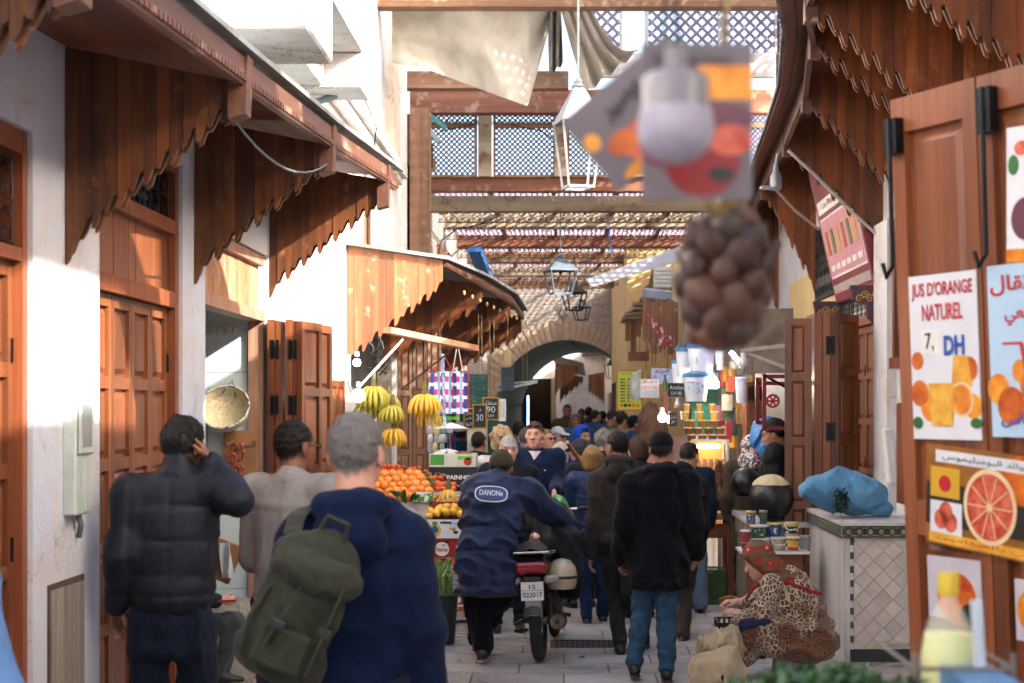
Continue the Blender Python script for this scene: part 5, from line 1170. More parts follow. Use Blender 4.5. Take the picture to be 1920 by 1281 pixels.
def addS(name,prims,m,v,disp=None,cut=None,cols=None):
 o=bpy.data.objects.new(name,npmesh(name,[surf(p,v,disp,cut)for p in([prims]if not isinstance(prims[0],list)else prims)],m,cols));COL.objects.link(o);o.parent=sw_;return o
X_=Vector((1,0,0));Yv=Vector((0,1,0))
hp=head_prims(hcS,hRS,.97,True);h1=surf(hp+[rc(hcS+hRS@Vector((0,-.02,-.06)),W(1455,1085),.05,.06,.03)],.009)
hands_=[surf(hand_prims(W(1392,1152,10.5),(-.85,.1,.25),(.2,.2,-1),Vector((0,1,.6)),.75,.95),.005),surf(hand_prims(W(1385,1130,10.8),(-.85,-.1,.1),(.2,0,-1),Vector((0,-1,.6)),.75,.95),.005)]
core=surf([rc(W(1460,1100),W(1480,1190),.12,.15),rc(W(1455,1100,10.6),W(1420,1160,10.55),.035,.03),rc(W(1420,1160,10.55),W(1392,1152,10.5),.03,.025),rc(W(1455,1100,10.9),W(1385,1130,10.8),.035,.025),rc(W(1455,1085),W(1460,1110),.06,.06)],.02)
nb=len(h1[0])+len(core[0])+sum(len(h[0])for h in hands_)
bo=bpy.data.objects.new('body',npmesh('body',[h1,core]+hands_,SKIN,np.tile(_np(SK['pink']),(nb,1))));COL.objects.link(bo);bo.parent=sw_
addS('robe',[loft([(W(1482,1222),X_,.27,.26),(W(1486,1180),X_,.25,.24),(W(1480,1135),X_,.205,.20),(W(1470,1100),X_,.175,.16),(W(1458,1078),X_,.12,.11)],.06),rc(W(1446,1098,10.58),W(1428,1152,10.47),.075,.062,.04),rc(W(1428,1152,10.47),W(1400,1154,10.49),.058,.045,.03),rc(W(1448,1098,10.92),W(1396,1135,10.82),.07,.045,.04),rc(W(1470,1195,10.6),W(1400,1183,10.45),.115,.105,.06),rc(W(1400,1183,10.45),W(1392,1228,10.48),.10,.085,.05),rc(W(1475,1195,10.9),W(1405,1180,10.8),.115,.10,.06),rc(W(1405,1180,10.8),W(1398,1228,10.8),.10,.085,.05),el(W(1510,1205),(.20,.24,.14),None,.08)],LEO,.014,folds(5,.012,20),cut=lambda p:.015-p[:,2])
addS('headscarf',[el(hcS+hRS@Vector((0,-.012,.026)),(.098,.116,.112),hRS,.02),el(hcS+hRS@Vector((0,-.05,-.07)),(.092,.09,.09),hRS,.04),el(W(1462,1092),(.15,.16,.10),None,.05),rc(W(1470,1090),W(1515,1110),.09,.05,.05),rc(W(1450,1080),W(1412,1105,10.6),.06,.02,.04)],redscarf(),.011,folds(9,.007,30),hairline(hcS,hRS,1.0,1.9,-.085,-.6))
addS('scarf_hem',[[rc(W(1450+13*i,1082+4.6*i+(3 if i%2 else 0),10.56-.008*i),W(1463+13*i,1086.6+4.6*i,10.552-.008*i),.013,.013,.01)for i in range(7)]+[rc(W(1450,1082,10.56),W(1415,1100,10.55),.014,.014,.01)]+[rc(W(1415,1100,10.55),W(1400,1122,10.56),.014,.010,.01)]],mat('red_hem','#8c1a1e','#6f1418',20,.8,.3),.009)
addS('apron_cloth',[rc(W(1395,1175,10.35),W(1372,1215,10.40),.02,.028,.03),rc(W(1440,1165,10.33),W(1395,1170,10.33),.02,.03,.03)],cloth('purple_cloth','#2c2a4c','#221f3c',fold=.5),.010,folds(3,.006,40))
MB().lathe([(.14,0),(.15,.02),(.14,.16),(.16,.18),(.15,.20)],16,(gx0+.12,Ys,0)).build('stool',mat('grey_plastic','#8a8a88','#767674',6,.6,.1),label='low round grey stool under the woman in leopard print',cat='stool')
# --- man sitting in the open shop: forearm and knee show
person('man in grey trousers sitting on a crate inside the open tiled shop',372,8.95,1000,head=-1.3,face=(0,-.3),skin='pink',hair=('short','#4a4038'),vox=.014,hands='r',curl=1.1,group='stall holders on the left',J=dict(pel=w(330,1165,8.95),che=w(345,1085,8.95),nek=w(355,1010,8.95),hed=w(362,965,8.95),lsh=w(352,1020,9.15),rsh=w(352,1020,8.75),rel=w(362,1120,8.75),rwr=w(414,1125,8.72),lel=w(365,1120,9.2),lwr=w(410,1130,9.2),rhi=w(335,1170,8.85),lhi=w(335,1170,9.05),rkn=w(437,1165,8.78),ran=w(412,1262,8.8),lkn=w(440,1165,9.1),lan=w(418,1262,9.1)),jac=dict(c='#2b3438',hem=.90,b=.01,amp=.006),tro=dict(c='#4a5052',r=.95))
# == left fruit stall
LWHITE=mat('scuffed_white_wood','#c9c4ba','#8f8577',6,.8,.3)
def carton(name,px0,px1,py0,py1,Y,dep,col,label,col2=None,cat='box',hole=True,open_top=False,m=None,extra=None,x1=None):
 """cardboard tray or box standing with its front at depth Y"""
 x0,xb=PX(px0,Y),PX(px1,Y);z0,z1=PZ(py1,Y),PZ(py0,Y);m=m or mat('card '+col,col,col2,5,.75,.08)
 t=thing(name,((x0+xb)/2,Y+dep/2,z0),label,cat);g=.0015
 MB().box(x0+g,xb-g,Y,Y+.006,z0+g,z1-g).build('front',m,t);MB().box(x0+g,xb-g,Y+dep-.006,Y+dep,z0+g,z1-g).build('back',m,t)
 for(a,b)in((x0+g,x0+g+.006),(xb-g-.006,xb-g)):MB().box(a,b,Y+.006,Y+dep-.006,z0+g,z1-g).build('side',m,t)
 MB().box(x0+g+.006,xb-g-.006,Y+.006,Y+dep-.006,z0+g,z0+.008).build('bottom',m,t)
 if not open_top:MB().box(x0+g+.006,xb-g-.006,Y+.006,Y+dep-.006,z1-.010,z1-g-.0005).build('lid',m,t)
 if hole:MB().box((x0+xb)/2-.045,(x0+xb)/2+.045,Y-.0015,Y+.002,z1-.035,z1-.018).build('hand_hole',DARK,t)
 if extra:extra(t,x0,xb,z0,z1,Y)
 return t
def disc(t,c,r,m,name,nn=20,d=.002):
 MB().prism([(c[0]+r*math.cos(2*math.pi*i/nn),c[2]+r*math.sin(2*math.pi*i/nn))for i in range(nn)],'y',c[1]-d,c[1]).build(name,m,t)
def rectp(t,x0,x1,z0,z1,Y,m,name,d=.002):return MB().box(x0,x1,Y-d,Y,z0,z1).build(name,m,t)
PW,PK,PR_,PBL=mat('print_white','#e2e0dc','#cfccc7',9,.6,0),mat('print_black','#16161a','#22222a',9,.6,0),mat('print_red','#b0202a','#981a24',9,.6,0),mat('print_blue','#2457a0','#1d4a8c',9,.6,0)
PG,PY_,PO=mat('print_green','#3f8f3a','#2f7a30',14,.6,0),mat('print_yellow','#d9a92a','#c2931f',14,.6,0),mat('print_orange','#cf6a1c','#b95812',14,.6,0)
def fr(x,Y,z):return frame((x,Y,z),(1,0,0),(0,0,1))
Yb=12.95;ST_X0,ST_X1=788,886
def wooden_crate(px0,px1,py0,py1,Y,dep,label,m=LWHITE,rows=2):
 x0,x1=PX(px0,Y),PX(px1,Y);z0,z1=PZ(py1,Y),PZ(py0,Y);t=thing('wooden_crate',((x0+x1)/2,Y+dep/2,z0),label,'crate');hh=(z1-z0)/(rows+.45*(rows-1))
 for r in range(rows):
  za=z0+r*hh*1.45
  MB().box(x0,x1,Y,Y+.012,za,za+hh).build('slat',m,t);MB().box(x0,x1,Y+dep-.012,Y+dep,za,za+hh).build('slat',m,t)
  for xx in(x0,x1-.012):MB().box(xx,xx+.012,Y+.0125,Y+dep-.0125,za,za+hh).build('slat',m,t)
 for xx in(x0+.013,x1-.045):
  for yy in(Y+.0125,Y+dep-.045):MB().box(xx,xx+.032,yy,yy+.032,z0,z1-.002).build('corner_post',m,t)
 MB().box(x0+.0125,x1-.0125,Y+.0125,Y+dep-.0125,z0+.002,z0+.010).build('floor_board',m,t)
 return t
wooden_crate(ST_X0+2,886,1147,1185,Yb,.34,'pale slatted wooden crate on the paving under the cardboard boxes')
def vitl(t,x0,x1,z0,z1,Y):
 rectp(t,x0+.16,x0+.27,z0+.02,z0+.07,Y,PW,'paper_label');disc(t,(x1-.09,Y,z1-.06),.022,PW,'orange_emblem');rectp(t,x1-.16,x1-.04,z1-.115,z1-.100,Y,PW,'print_line')
carton('cardboard_box',ST_X0+8,880,1111,1147,Yb+.01,.32,'#b9552a','orange cardboard box with white emblem on the wooden crate','#a24820',extra=vitl)
carton('fruit_tray',ST_X0+6,886,1078,1111,Yb,.33,'#a9aab4','grey perforated fruit tray between two orange boxes','#8f909c',hole=False,extra=lambda t,x0,x1,z0,z1,Y:[MB().box(x0+.02+i*.03,x0+.032+i*.03,Y-.0012,Y+.001,z0+.02+.035*j,z0+.035+.035*j).build('vent_hole',DARK,t)for i in range(13)for j in range(3)])
carton('cardboard_box',ST_X0+4,880,1044,1078,Yb+.005,.32,'#b9603a','orange cardboard box right under the red box','#a6522e',extra=vitl)
def redx(t,x0,x1,z0,z1,Y):
 disc(t,(x0+.175,Y,(z0+z1)/2-.012),.058,PW,'white_disc');text('lettering','Hamza',fr(x0+.175,Y-.003,(z0+z1)/2-.014),.034,.095,PR_,t,.02);rectp(t,x1-.09,x1-.03,z0+.05,z0+.09,Y,PW,'paper_label')
 MB().ball((x0+.19,Y-.003,(z0+z1)/2+.02),.008,6,(1.6,.3,.8)).build('printed_leaf',PG,t)
carton('cardboard_box',ST_X0,876,1010,1044,Yb,.33,'#9c1e2e','red cardboard box with white round brand disc under the lemons','#8a1826',extra=redx)
def lemx(t,x0,x1,z0,z1,Y):
 text('lettering','pineapples',fr(x0+.28,Y-.001,z1-.035),.020,.11,PBL,t,.01);disc(t,(x0+.10,Y-.0,(z0+z1)/2-.01),.052,PY_,'pineapple_print');disc(t,(x0+.10,Y-.002,(z0+z1)/2-.005),.028,PBL,'pineapple_badge');rectp(t,x0+.22,x0+.27,z1-.085,z1-.065,Y,PY_,'yellow_mark')
 MB().ball((x0+.27,Y-.002,z0+.05),.016,8,(1.3,.15,.8)).build('duck_print',PK,t);MB().ball((x0+.255,Y-.002,z0+.068),.008,8,(1,.2,1)).build('duck_head_print',PK,t)
 for a in range(5):MB().tube([(x0+.10,Y-.001,z1-.055),(x0+.10+.012*(a-2),Y-.001,z1-.02+.003*(2-abs(a-2)))],.004,4).build('crown_leaf_print',PG,t)
carton('lemon_box',ST_X0+4,880,974,1010,Yb-.01,.34,'#d4d8dc','white printed pineapple box full of lemons','#bfc5cb',open_top=True,extra=lemx)
lem=MB();lem.lathe([(.0,-.044),(.006,-.042),(.012,-.036),(.026,-.022),(.033,0),(.028,.02),(.014,.035),(.007,.041),(.0,.045)],12)
lmesh=lem.mesh('lemon',mat('lemon_skin','#d8a92c','#c8921c',9,.4,.3,bscale=120,var=.08),True)
def put(mesh,name,loc,rot,sc,label,cat,group):
 o=bpy.data.objects.new(name,mesh);COL.objects.link(o);o.location=loc;o.rotation_euler=rot;o.scale=(sc,)*3;return tag(o,label,cat,group)
R_=random.Random(3)
for j in range(4):
 for i in range(6):
  x=PX(ST_X0+10,Yb)+.03+i*.064+R_.uniform(-.008,.008);y=Yb+.05+j*.075;z=PZ(974,Yb)+.012+.045*math.sin(math.pi*(i+.5)/6)+.03*(j>0)+R_.uniform(-.006,.006)
  put(lmesh,'lemon',(x,y,z),(R_.uniform(0,3),R_.uniform(0,3),R_.uniform(0,3)),R_.uniform(.9,1.08),'yellow lemon heaped in the white printed box','lemon','lemons in the box')
# --- sloping display behind
t=thing('display_stand',(-1.3,13.9,0),'sloping white wooden fruit stand covered with oranges','fruit stand')
M=MB();z0,z1=1.0,1.16
for k in range(6):MB().box(-1.98,-.92,13.25+k*.28,13.52+k*.28,1.0+k*.026-.03,1.0+k*.026).build('shelf_board',LWHITE,t)
MB().box(-1.98,PX(805,13.2),13.205,13.235,.72,1.03).build('front_board',LWHITE,t);MB().box(-1.98,PX(805,13.2),13.21,13.235,.36,.68).build('front_board',LWHITE,t)
for x in(-1.95,-1.5,-1.02):MB().box(x-.03,x+.03,13.24,13.3,0,1.0).build('leg',LWHITE,t);MB().box(x-.03,x+.03,14.8,14.86,0,1.1).build('leg',LWHITE,t)
def rcl(u,v):return Vector((PX(805,13.2)+u*.34,13.2-.02*math.sin(u*22)-.02*v,1.04-v*.30))
MB().grid(rcl,40,8).build('red_cloth',cloth('red_striped_cloth','#8f3a3a','#7a2c2e',fold=.5,fscale=20,stretch=(6,6,.3)),label='dull red cloth hanging over the front of the fruit stand',cat='cloth',thick=.004,smooth=60)
om=MB();om.lathe([(.0,-.040),(.012,-.039),(.026,-.031),(.037,-.017),(.042,0),(.037,.019),(.026,.032),(.012,.038),(.003,.0375),(.0,.036)],14)
orm=om.mesh('orange',mat('orange_skin','#d8862e','#cc7222',8,.42,.35,bscale=150,var=.10),True)
mand=mat('mandarin_skin','#cc5a1e','#bd4a14',8,.42,.3,bscale=150,var=.12)
mm_=MB();mm_.lathe([(.0,-.024),(.012,-.023),(.024,-.014),(.029,0),(.024,.015),(.012,.022),(.0,.020)],12);mnm=mm_.mesh('mandarin',mand,True)
cnt=0
for row in range(5):
 for i in range(8-row%2):
  px=705+i*15.2+(row%2)*7.5+R_.uniform(-2,2);Y=13.30+row*.085;py=934-row*10.5-3*math.sin(math.pi*i/7)+R_.uniform(-2,2)
  if px>812-row*5:continue
  put(orm,'orange',P(px,py,Y),(R_.uniform(0,3),R_.uniform(0,3),0),R_.uniform(.98,1.16),'large orange piled on the fruit stand','orange','oranges piled on the stand')
for row in range(5):
 for i in range(13):
  px=712+i*9.6+(row%2)*5+R_.uniform(-3,3);Y=13.85+row*.09;py=901-row*6.5+.09*(px-712)+R_.uniform(-2.5,2.5)
  put(mnm,'mandarin',P(px,py,Y),(R_.uniform(0,3),R_.uniform(0,3),0),R_.uniform(.9,1.1),'small red-orange mandarin heaped behind the large oranges','mandarin','mandarins behind the oranges')
for i in range(12):
 put(mnm,'mandarin',P(822+(i%6)*5.5+R_.uniform(-2,2),917-(i//6)*8,13.75+.1*(i//6)),(R_.uniform(0,3),R_.uniform(0,3),0),R_.uniform(.85,1.0),'small mandarin lying before the black melon crate','mandarin','mandarins before the melon crate')
LEAF=mat('citrus_leaf','#2f5a24','#24481c',9,.45,.2,var=.2)
def leafm(L,W_):
 b=MB();b._add([(0,0,0),(W_,L*.35,.012),(W_*.7,L*.7,.008),(0,L,-.006),(-W_*.7,L*.7,.008),(-W_,L*.35,.012),(0,L*.5,-.004)],[(0,1,6),(1,2,6),(2,3,6),(3,4,6),(4,5,6),(5,0,6)]);return b
lfm=leafm(.10,.022).mesh('leaf',LEAF)
for i in range(34):
 px=R_.uniform(712,835);o=put(lfm,'leaf',P(px,905-R_.uniform(0,24)+.12*(px-712)*.6,13.72+R_.uniform(-.1,.25)),(R_.uniform(-.6,.8),R_.uniform(-.6,.6),R_.uniform(0,6.28)),R_.uniform(.7,1.2),'dark green citrus leaf lying among the mandarins','leaf','leaves among the mandarins')
for i in range(6):put(lfm,'leaf',P(748+i*5,940+R_.uniform(-4,6),13.19),(R_.uniform(.6,1.6),R_.uniform(-.6,.6),R_.uniform(2,4.2)),1.2,'green citrus leaf hanging over the front board','leaf','leaves over the front board')
carton('fruit_tray',774,812,924,941,13.17,.1,'#3d7a3c','small green and white fruit tray edge under the oranges','#c9d4c4',hole=False,m=mat('green_white_print','#3d7a3c','#d4d8d0',18,.6,0,lo=.48,hi=.52))
# --- melon crate and vegetable carton
def melx(t,x0,x1,z0,z1,Y):
 text('lettering','PAINHO',fr((x0+x1)/2+.055,Y-.001,(z0+z1)/2-.01),.040,.21,PW,t,.03)
 for a in range(5):MB().tube([(x0+.075+.012*(a-2)*.6,Y-.002,z0+.085),(x0+.075+.016*(a-2),Y-.002,z0+.05),(x0+.075+.010*(a-2),Y-.002,z0+.022)],.005,5).build('melon_print',PG,t)
carton('melon_crate',804,892,876,910,14.1,.36,'#15181c','black melon crate lettered in white beside the mandarins','#1f2328',hole=False,open_top=True,extra=melx)
def vegx(t,x0,x1,z0,z1,Y):
 rectp(t,x0+.01,x0+.13,z0+.02,z1-.01,Y,PG,'green_print');disc(t,(x1-.07,Y,(z0+z1)/2-.01),.035,PR_,'tomato_print');rectp(t,x1-.16,x1-.03,z1-.05,z1-.02,Y,mat('print_lime','#5cb82e','#4da324',9,.6,0),'lime_print')
carton('vegetable_carton',805,892,851,876,14.1,.36,'#c9c8c0','green and white printed vegetable carton on top of the melon crate','#b5b4aa',hole=False,open_top=True,extra=vegx)
for i in range(3):MB().obox(P(838+i*14,852,14.3),(.10,.16,.05),Matrix.Rotation(.3*i,3,'Z')).build('cardboard_flap',mat('kraft_card','#9a6f4a','#835c3c',6,.8,.1),label=('first','second','third')[i]+' folded brown cardboard flap in the vegetable carton',cat='cardboard')
def bagf(u,v):a=u*2*math.pi;r=.11*math.sin(math.pi*min(v,.999))**.6;return P(838,858,14.25)+Vector((r*math.cos(a)*1.3,r*math.sin(a)*.7,(v-.5)*.12+.02*math.sin(5*a)))
MB().grid(bagf,20,8,True).build('plastic_bag',glass('clear_plastic','#e8edf2',.25,.5),smooth=True,label='crumpled clear plastic bag in the vegetable carton',cat='bag')
# --- bananas
BAN=mat('banana_skin','#cfa634','#b98f22',5,.5,.1,var=.08,lo=.3,hi=.8);BANG=mat('greenish_banana_skin','#a89a34','#8f8a2a',5,.5,.1,var=.1);STALK=mat('banana_stalk','#6f6a2c','#4d4420',12,.7,.2)
def bananamesh(m,L=.17):
 b=MB();pts=[];rs=[]
 for i in range(9):
  t=i/8;a=-.15+t*1.35;pts.append((0,.16*math.sin(a)*1.0-.0,-.16*(1-math.cos(a))*.9-t*.05));rs.append(.017*(.30 if i==0 else.55 if i==1 else.95 if i<7 else.75 if i==7 else.28))
 b.tube(pts,rs,7);return b.mesh('banana',m,True)
bm1,bm2=bananamesh(BAN),bananamesh(BANG)
def bunch(px,py,Y,n,label,bm=None,sc=1.0,rz=0.0,tiers=2,spread=1.5):
 c=P(px,py,Y);t=thing('banana_bunch',c,label,'bananas','banana bunches hanging at the fruit stall')
 MB().tube([c+Vector((0,.04,.10*sc)),c+Vector((0,.03,.04*sc)),c+Vector((0,.03,-.01))],[.016,.022,.026],8).build('stalk',STALK,t)
 for tr in range(tiers):
  m_=n-tr
  for i in range(m_):
   a=(i/(m_-1)-.5)*2*spread;o=bpy.data.objects.new('banana',bm or bm1);COL.objects.link(o);o.parent=t
   d=Vector((math.sin(a),-math.cos(a)*.55,0));o.location=Vector((.055*math.sin(a),.02-.02*math.cos(a),-.008-.035*tr))*sc
   q=Matrix.Rotation(math.atan2(d.y,d.x)-math.pi/2,4,'Z')@Matrix.Rotation(-.55-.35*tr+.10*abs(a)+R_.uniform(-.12,.12),4,'X')
   o.rotation_euler=q.to_euler();o.scale=(sc*(.95-.1*tr),sc*(.72-.08*tr),sc*(.72-.08*tr))
 return t
bunch(700,724,14.0,10,'large greenish banana bunch hung highest by the teal wall',bm2,1.25);bunch(722,738,14.2,9,'greenish banana bunch hung just right of the largest one',bm2,1.1);bunch(690,752,14.1,8,'greenish banana bunch tucked under the largest one',bm2,1.05)
bunch(735,760,14.0,9,'short banana bunch hung on the grey door post',bm2,.95);bunch(738,803,14.05,8,'lowest yellow banana bunch hung on the grey door post',bm1,.95)
bunch(796,739,14.0,10,'bright yellow banana bunch hung on a wire beside the chequered bag',bm1,1.2);bunch(806,768,14.1,6,'yellow banana bunch dangling below the bright one by the bag',bm1,1.05,tiers=1,spread=.9)
bunch(840,918,13.55,5,'small yellow banana bunch lying on the stand before the melon crate',bm1,.9,tiers=1,spread=.8)
for(px,py,top,lb)in((700,724,690,'greenish'),(796,739,640,'bright yellow')):MB().tube([P(px,py-20,14.0)+Vector((0,.04,0)),P(px+2,top,14.0)+Vector((0,.04,0))],.003,5).build('hanging_wire',IRON,label='thin wire holding the '+lb+' banana bunch',cat='wire')
# --- battens, poles, bulbs
MB().bar(P(726,619,13.8),P(890,653,14.6),.10,.05).build('batten',wood('raw_batten_wood','#a5795a','#bf9676','#8f6144','x',.7,.1,0),label='raw wooden batten held out in front of the fruit stall canopy',cat='batten')
MB().tube([P(755,637,13.9),P(672,728,13.6)],.013,8).build('metal_pole',mat('bare_aluminium','#b9bcc2','#9a9da4',5,.3,.1,metal=.8),label='bright aluminium pole propping the raw batten',cat='pole')
MB().tube([P(838,664,14.4),P(750,732,14.2)],.009,6).build('thin_rod',IRON,label='thin dark rod running down from the batten to the door post',cat='rod')
for(px,py,r,lb)in((669,680,.035,'upper glowing white bulb at the left end of the fruit stall'),(672,742,.06,'lower glowing white lamp behind the greenish bananas')):
 t=thing('stall_bulb',P(px,py,13.7),lb,'bulb');MB().ball(P(px,py,13.7),r,12).build('globe',emit('stall_bulb_glow','#eaf2ff',3),t,smooth=True);MB().tube([P(px,py-6,13.7)+Vector((0,0,r*.8)),P(px,py,13.7)+Vector((0,0,r+.06))],.02,8).build('socket',PW,t)
# --- hooks and dry stalks on the teal wall
b=MB()
for(x0,y0,x1,y1)in((690,640,700,660),(712,630,706,655),(716,640,712,668),(735,660,715,700),(690,690,725,700)):b.tube([P(x0,y0,14.5),P((x0+x1)/2+5,(y0+y1)/2,14.5),P(x1,y1,14.5),P(x1-4,y1+4,14.5)],.008,5)
b.build('iron_hooks',IRON,label='tangle of black iron hooks above the greenish bananas',cat='hooks',kind='stuff')
# --- chequered shopping bag with ribbons
def plaid():
 m,n,b=_new('chequered_bag');tc=n.nodes.new('ShaderNodeTexCoord');sp=n.nodes.new('ShaderNodeSeparateXYZ');n.links.new(tc.outputs['Object'],sp.inputs[0])
 def stripes(out,f,ph,lo):
  a=n.nodes.new('ShaderNodeMath');a.operation='MULTIPLY_ADD';a.inputs[1].default_value=f;a.inputs[2].default_value=ph;n.links.new(out,a.inputs[0]);s_=n.nodes.new('ShaderNodeMath');s_.operation='SINE';n.links.new(a.outputs[0],s_.inputs[0]);return _ramp(n,s_.outputs[0],lo,lo+.05)
 c=_mix(n,hexc('#dcdfe8'),hexc('#c4286e'),stripes(sp.outputs['Z'],52,.0,.15));c2=_mix(n,c,hexc('#2a3f8f'),stripes(sp.outputs['X'],60,1.0,.3));c3=_mix(n,c2,hexc('#e6e6ee'),stripes(sp.outputs['Z'],52,2.6,.7));c4=_mix(n,c3,hexc('#7fb0dc'),stripes(sp.outputs['X'],60,3.6,.75))
 _setcol(n,b,c4);b.inputs['Roughness'].default_value=.5;co=_coord(n);_bump(n,b,_noise(n,9,4,.6,co),.4,.02);return m
t=thing('shopping_bag',P(841,775,15.0),'pink, blue and white chequered shopping bag hanging under the batten','bag');x0,x1,z0,z1=PX(804,15),PX(878,15),PZ(776,15),PZ(697,15)
b=MB();b.grid(lambda u,v:(x0+(x1-x0)*u+.01*math.sin(9*v),15-.05*math.sin(math.pi*u)*(1-.4*v)+.012*math.sin(17*u+6*v),z0+(z1-z0)*v),24,14);b.grid(lambda u,v:(x0+(x1-x0)*u,15.06+.05*math.sin(math.pi*u),z0+(z1-z0)*v),12,6);b.build('bag_body',plaid(),t,smooth=60)
MB().tube([(x0+.0,14.99,z1),(x1,14.99,z1)],.008,6).tube([(x1,14.99,z1),(x1,14.99,z0)],.007,6).build('red_piping',PR_,t)
for(a,bq,m_,nm)in(((818,697),(830,664),PR_,'red_strap'),((848,697),(832,664),PR_,'red_strap'),((849,697),(856,655),PW,'white_strap'),((868,697),(860,655),PW,'white_strap')):MB().bar(P(*a,14.97),P(*bq,14.97),.02,.006).build(nm,m_,t)
MB().bar(P(849,697,14.96),P(849,760,14.95),.022,.004).build('red_band',PR_,t)
MB().tube([P(830,664,14.8),P(834,800,14.8)],.014,8).build('blue_pole',mat('blue_white_pole','#3f6fb8','#c9d4e6',20,.4,0),label='blue and white pole standing in front of the chequered bag',cat='pole')
# --- hanging packets under the bag
cols=['#d8dde2','#c9d2dc','#e0e0e0','#9fb8c8','#c8c4d8','#d9d49a','#8fc0a8','#b8c8d8']
for i in range(16):
 px=806+(i%4)*12+R_.uniform(-2,2);py=788+(i//4)*17;wd=R_.uniform(.035,.055);c=P(px,py,15.1-.02*(i%3));cc=cols[i%len(cols)]
 t=thing('hanging_packet',c,('pale packet','white packet','clear packet','grey packet')[i%4]+' hanging on row '+('one','two','three','four')[i//4]+' under the chequered bag','packet','packets hanging under the bag')
 MB().grid(lambda u,v:(c.x+(u-.5)*wd,c.y-.012*math.sin(math.pi*u)*math.sin(math.pi*v),c.z+(v-.5)*.075),5,5).build('packet_body',mat('packet '+cc,cc,None,30,.3,.3),t,thick=.01);MB().box(c.x-wd/2,c.x+wd/2,c.y-.004,c.y+.003,c.z+.036,c.z+.05).build('header_card',(PY_,PW,PBL,PG)[i%4],t)
MB().bar(P(808,784,15.0),P(862,784,15.0),.03,.03).build('green_rail',mat('print_lime','#5cb82e','#4da324',9,.6,0),label='lime green rail holding the pale packets',cat='rail')
for i,(px,cc,nm)in enumerate(((840,'#1d2c5c','navy'),(846,'#b02030','red'),(852,'#2a3a8a','blue'))):MB().bar(P(px,812,15.05),P(px+1,856,15.05),.03,.012).build('hanging_cloth',cloth('rag '+nm,cc),label=nm+' folded cloth strip hanging beside the pale packets',cat='cloth')
def cone(u,v):a=u*2*math.pi;r=.09*v+.01;return P(846,803,14.9)+Vector((r*math.cos(a)*1.6,r*math.sin(a),.05-.05*v))
MB().grid(cone,18,6,True).build('sun_hat',mat('print_white','#e2e0dc','#cfccc7',9,.6,0),smooth=True,label='white sun hat lying over the packets by the blue pole',cat='hat',thick=.004)
# --- green crates
TEAL=mat('teal_crate_plastic','#1f5a50','#184840',5,.5,.1)
def plastic_crate(x0,x1,y0,y1,z0,z1,label,m=TEAL,slots=9,rows=3,group=None):
 t=thing('plastic_crate',((x0+x1)/2,(y0+y1)/2,z0),label,'crate',group)
 for(a,b_,c,d)in((x0,x1,y0,y0+.012),(x0,x1,y1-.012,y1),(x0,x0+.012,y0+.012,y1-.012),(x1-.012,x1,y0+.012,y1-.012)):
  bb=MB();L=(b_-a)if(b_-a)>.02 else(d-c);hh=(z1-z0)
  for r in range(rows+1):zc=z0+hh*r/rows;bb.box(a,b_,c,d,max(z0,zc-.014),min(z1,zc+.014))
  for s_ in range(slots+1):
   o=L*s_/slots
   if(b_-a)>.02:bb.box(max(a,a+o-.008),min(b_,a+o+.008),c+.001,d-.001,z0,z1)
   else:bb.box(a+.001,b_-.001,max(c,c+o-.008),min(d,c+o+.008),z0,z1)
  bb.build('slotted_side',m,t)
 MB().box(x0+.012,x1-.012,y0+.012,y1-.012,z0,z0+.01).build('base',m,t);return t
for k in range(4):
 x0,x1=PX(876,17.0),PX(911,17.0);z0=PZ(775,17)+k*.105;plastic_crate(x0,x1,17.0,17.4,z0,z0+.10,('lowest','second','third','topmost')[k]+' dark green plastic crate stacked beside the chequered bag',rows=2)
MB().box(PX(876,17),PX(911,17),17.0,17.4,0,PZ(775,17)).build('crate_stand',LWHITE,label='white plank stand carrying the dark green crates beside the bag',cat='stand')
for k in range(3):
 x0,x1=PX(905,18.0),PX(946,18.0);z0=PZ(830,18)+k*.125-.12;plastic_crate(x0,x1,18.0,18.4,z0,z0+.12,('lowest','middle','uppermost')[k]+' teal crate of the stack below the price boards',rows=2)
MB().box(PX(905,18),PX(946,18),18.0,18.4,0,PZ(830,18)-.12).build('crate_stand',LWHITE,label='white plank stand under the teal crates below the price boards',cat='stand')
# --- price boards
CHALK=mat('chalk','#cfd6dc','#aeb6bd',30,.9,0);SLATE=mat('chalkboard','#22262a','#2e3338',6,.8,.05);YFR=mat('yellow_frame','#b58f2a','#9a7820',12,.6,.1)
def board(px0,px1,py0,py1,Y,label,lines,fm=YFR,sm=SLATE,tm=CHALK,cat='price board',tilt=0.0,fw=.012,cord=None,bold=.0):
 x0,x1,z0,z1=PX(px0,Y),PX(px1,Y),PZ(py1,Y),PZ(py0,Y);t=thing('price_board' if cat=='price board' else 'sign_board',((x0+x1)/2,Y,z0),label,cat)
 MB().box(x0+fw,x1-fw,Y,Y+.012,z0+fw,z1-fw).build('slate',sm,t)
 if fm:
  for(a,b_,c,d)in((x0,x1,z0,z0+fw),(x0,x1,z1-fw,z1),(x0,x0+fw,z0+fw,z1-fw),(x1-fw,x1,z0+fw,z1-fw)):MB().box(a,b_,Y-.006,Y+.014,c,d).build('frame_strip',fm,t)
 W_=x1-x0-2*fw;H2=z1-z0-2*fw
 for(s_,fz,fh,fwid)in lines:text('lettering',s_,fr((x0+x1)/2,Y-.002,z0+fw+H2*fz),H2*fh,W_*fwid,tm,t,bold)
 if cord:MB().tube([((x0+x1)/2,Y+.005,z1),P((px0+px1)/2,cord,Y)+Vector((0,.005,0))],.003,5).build('hanging_cord',mat('string','#a08c5c','#8a7748',9,.9,0),t)
 return t
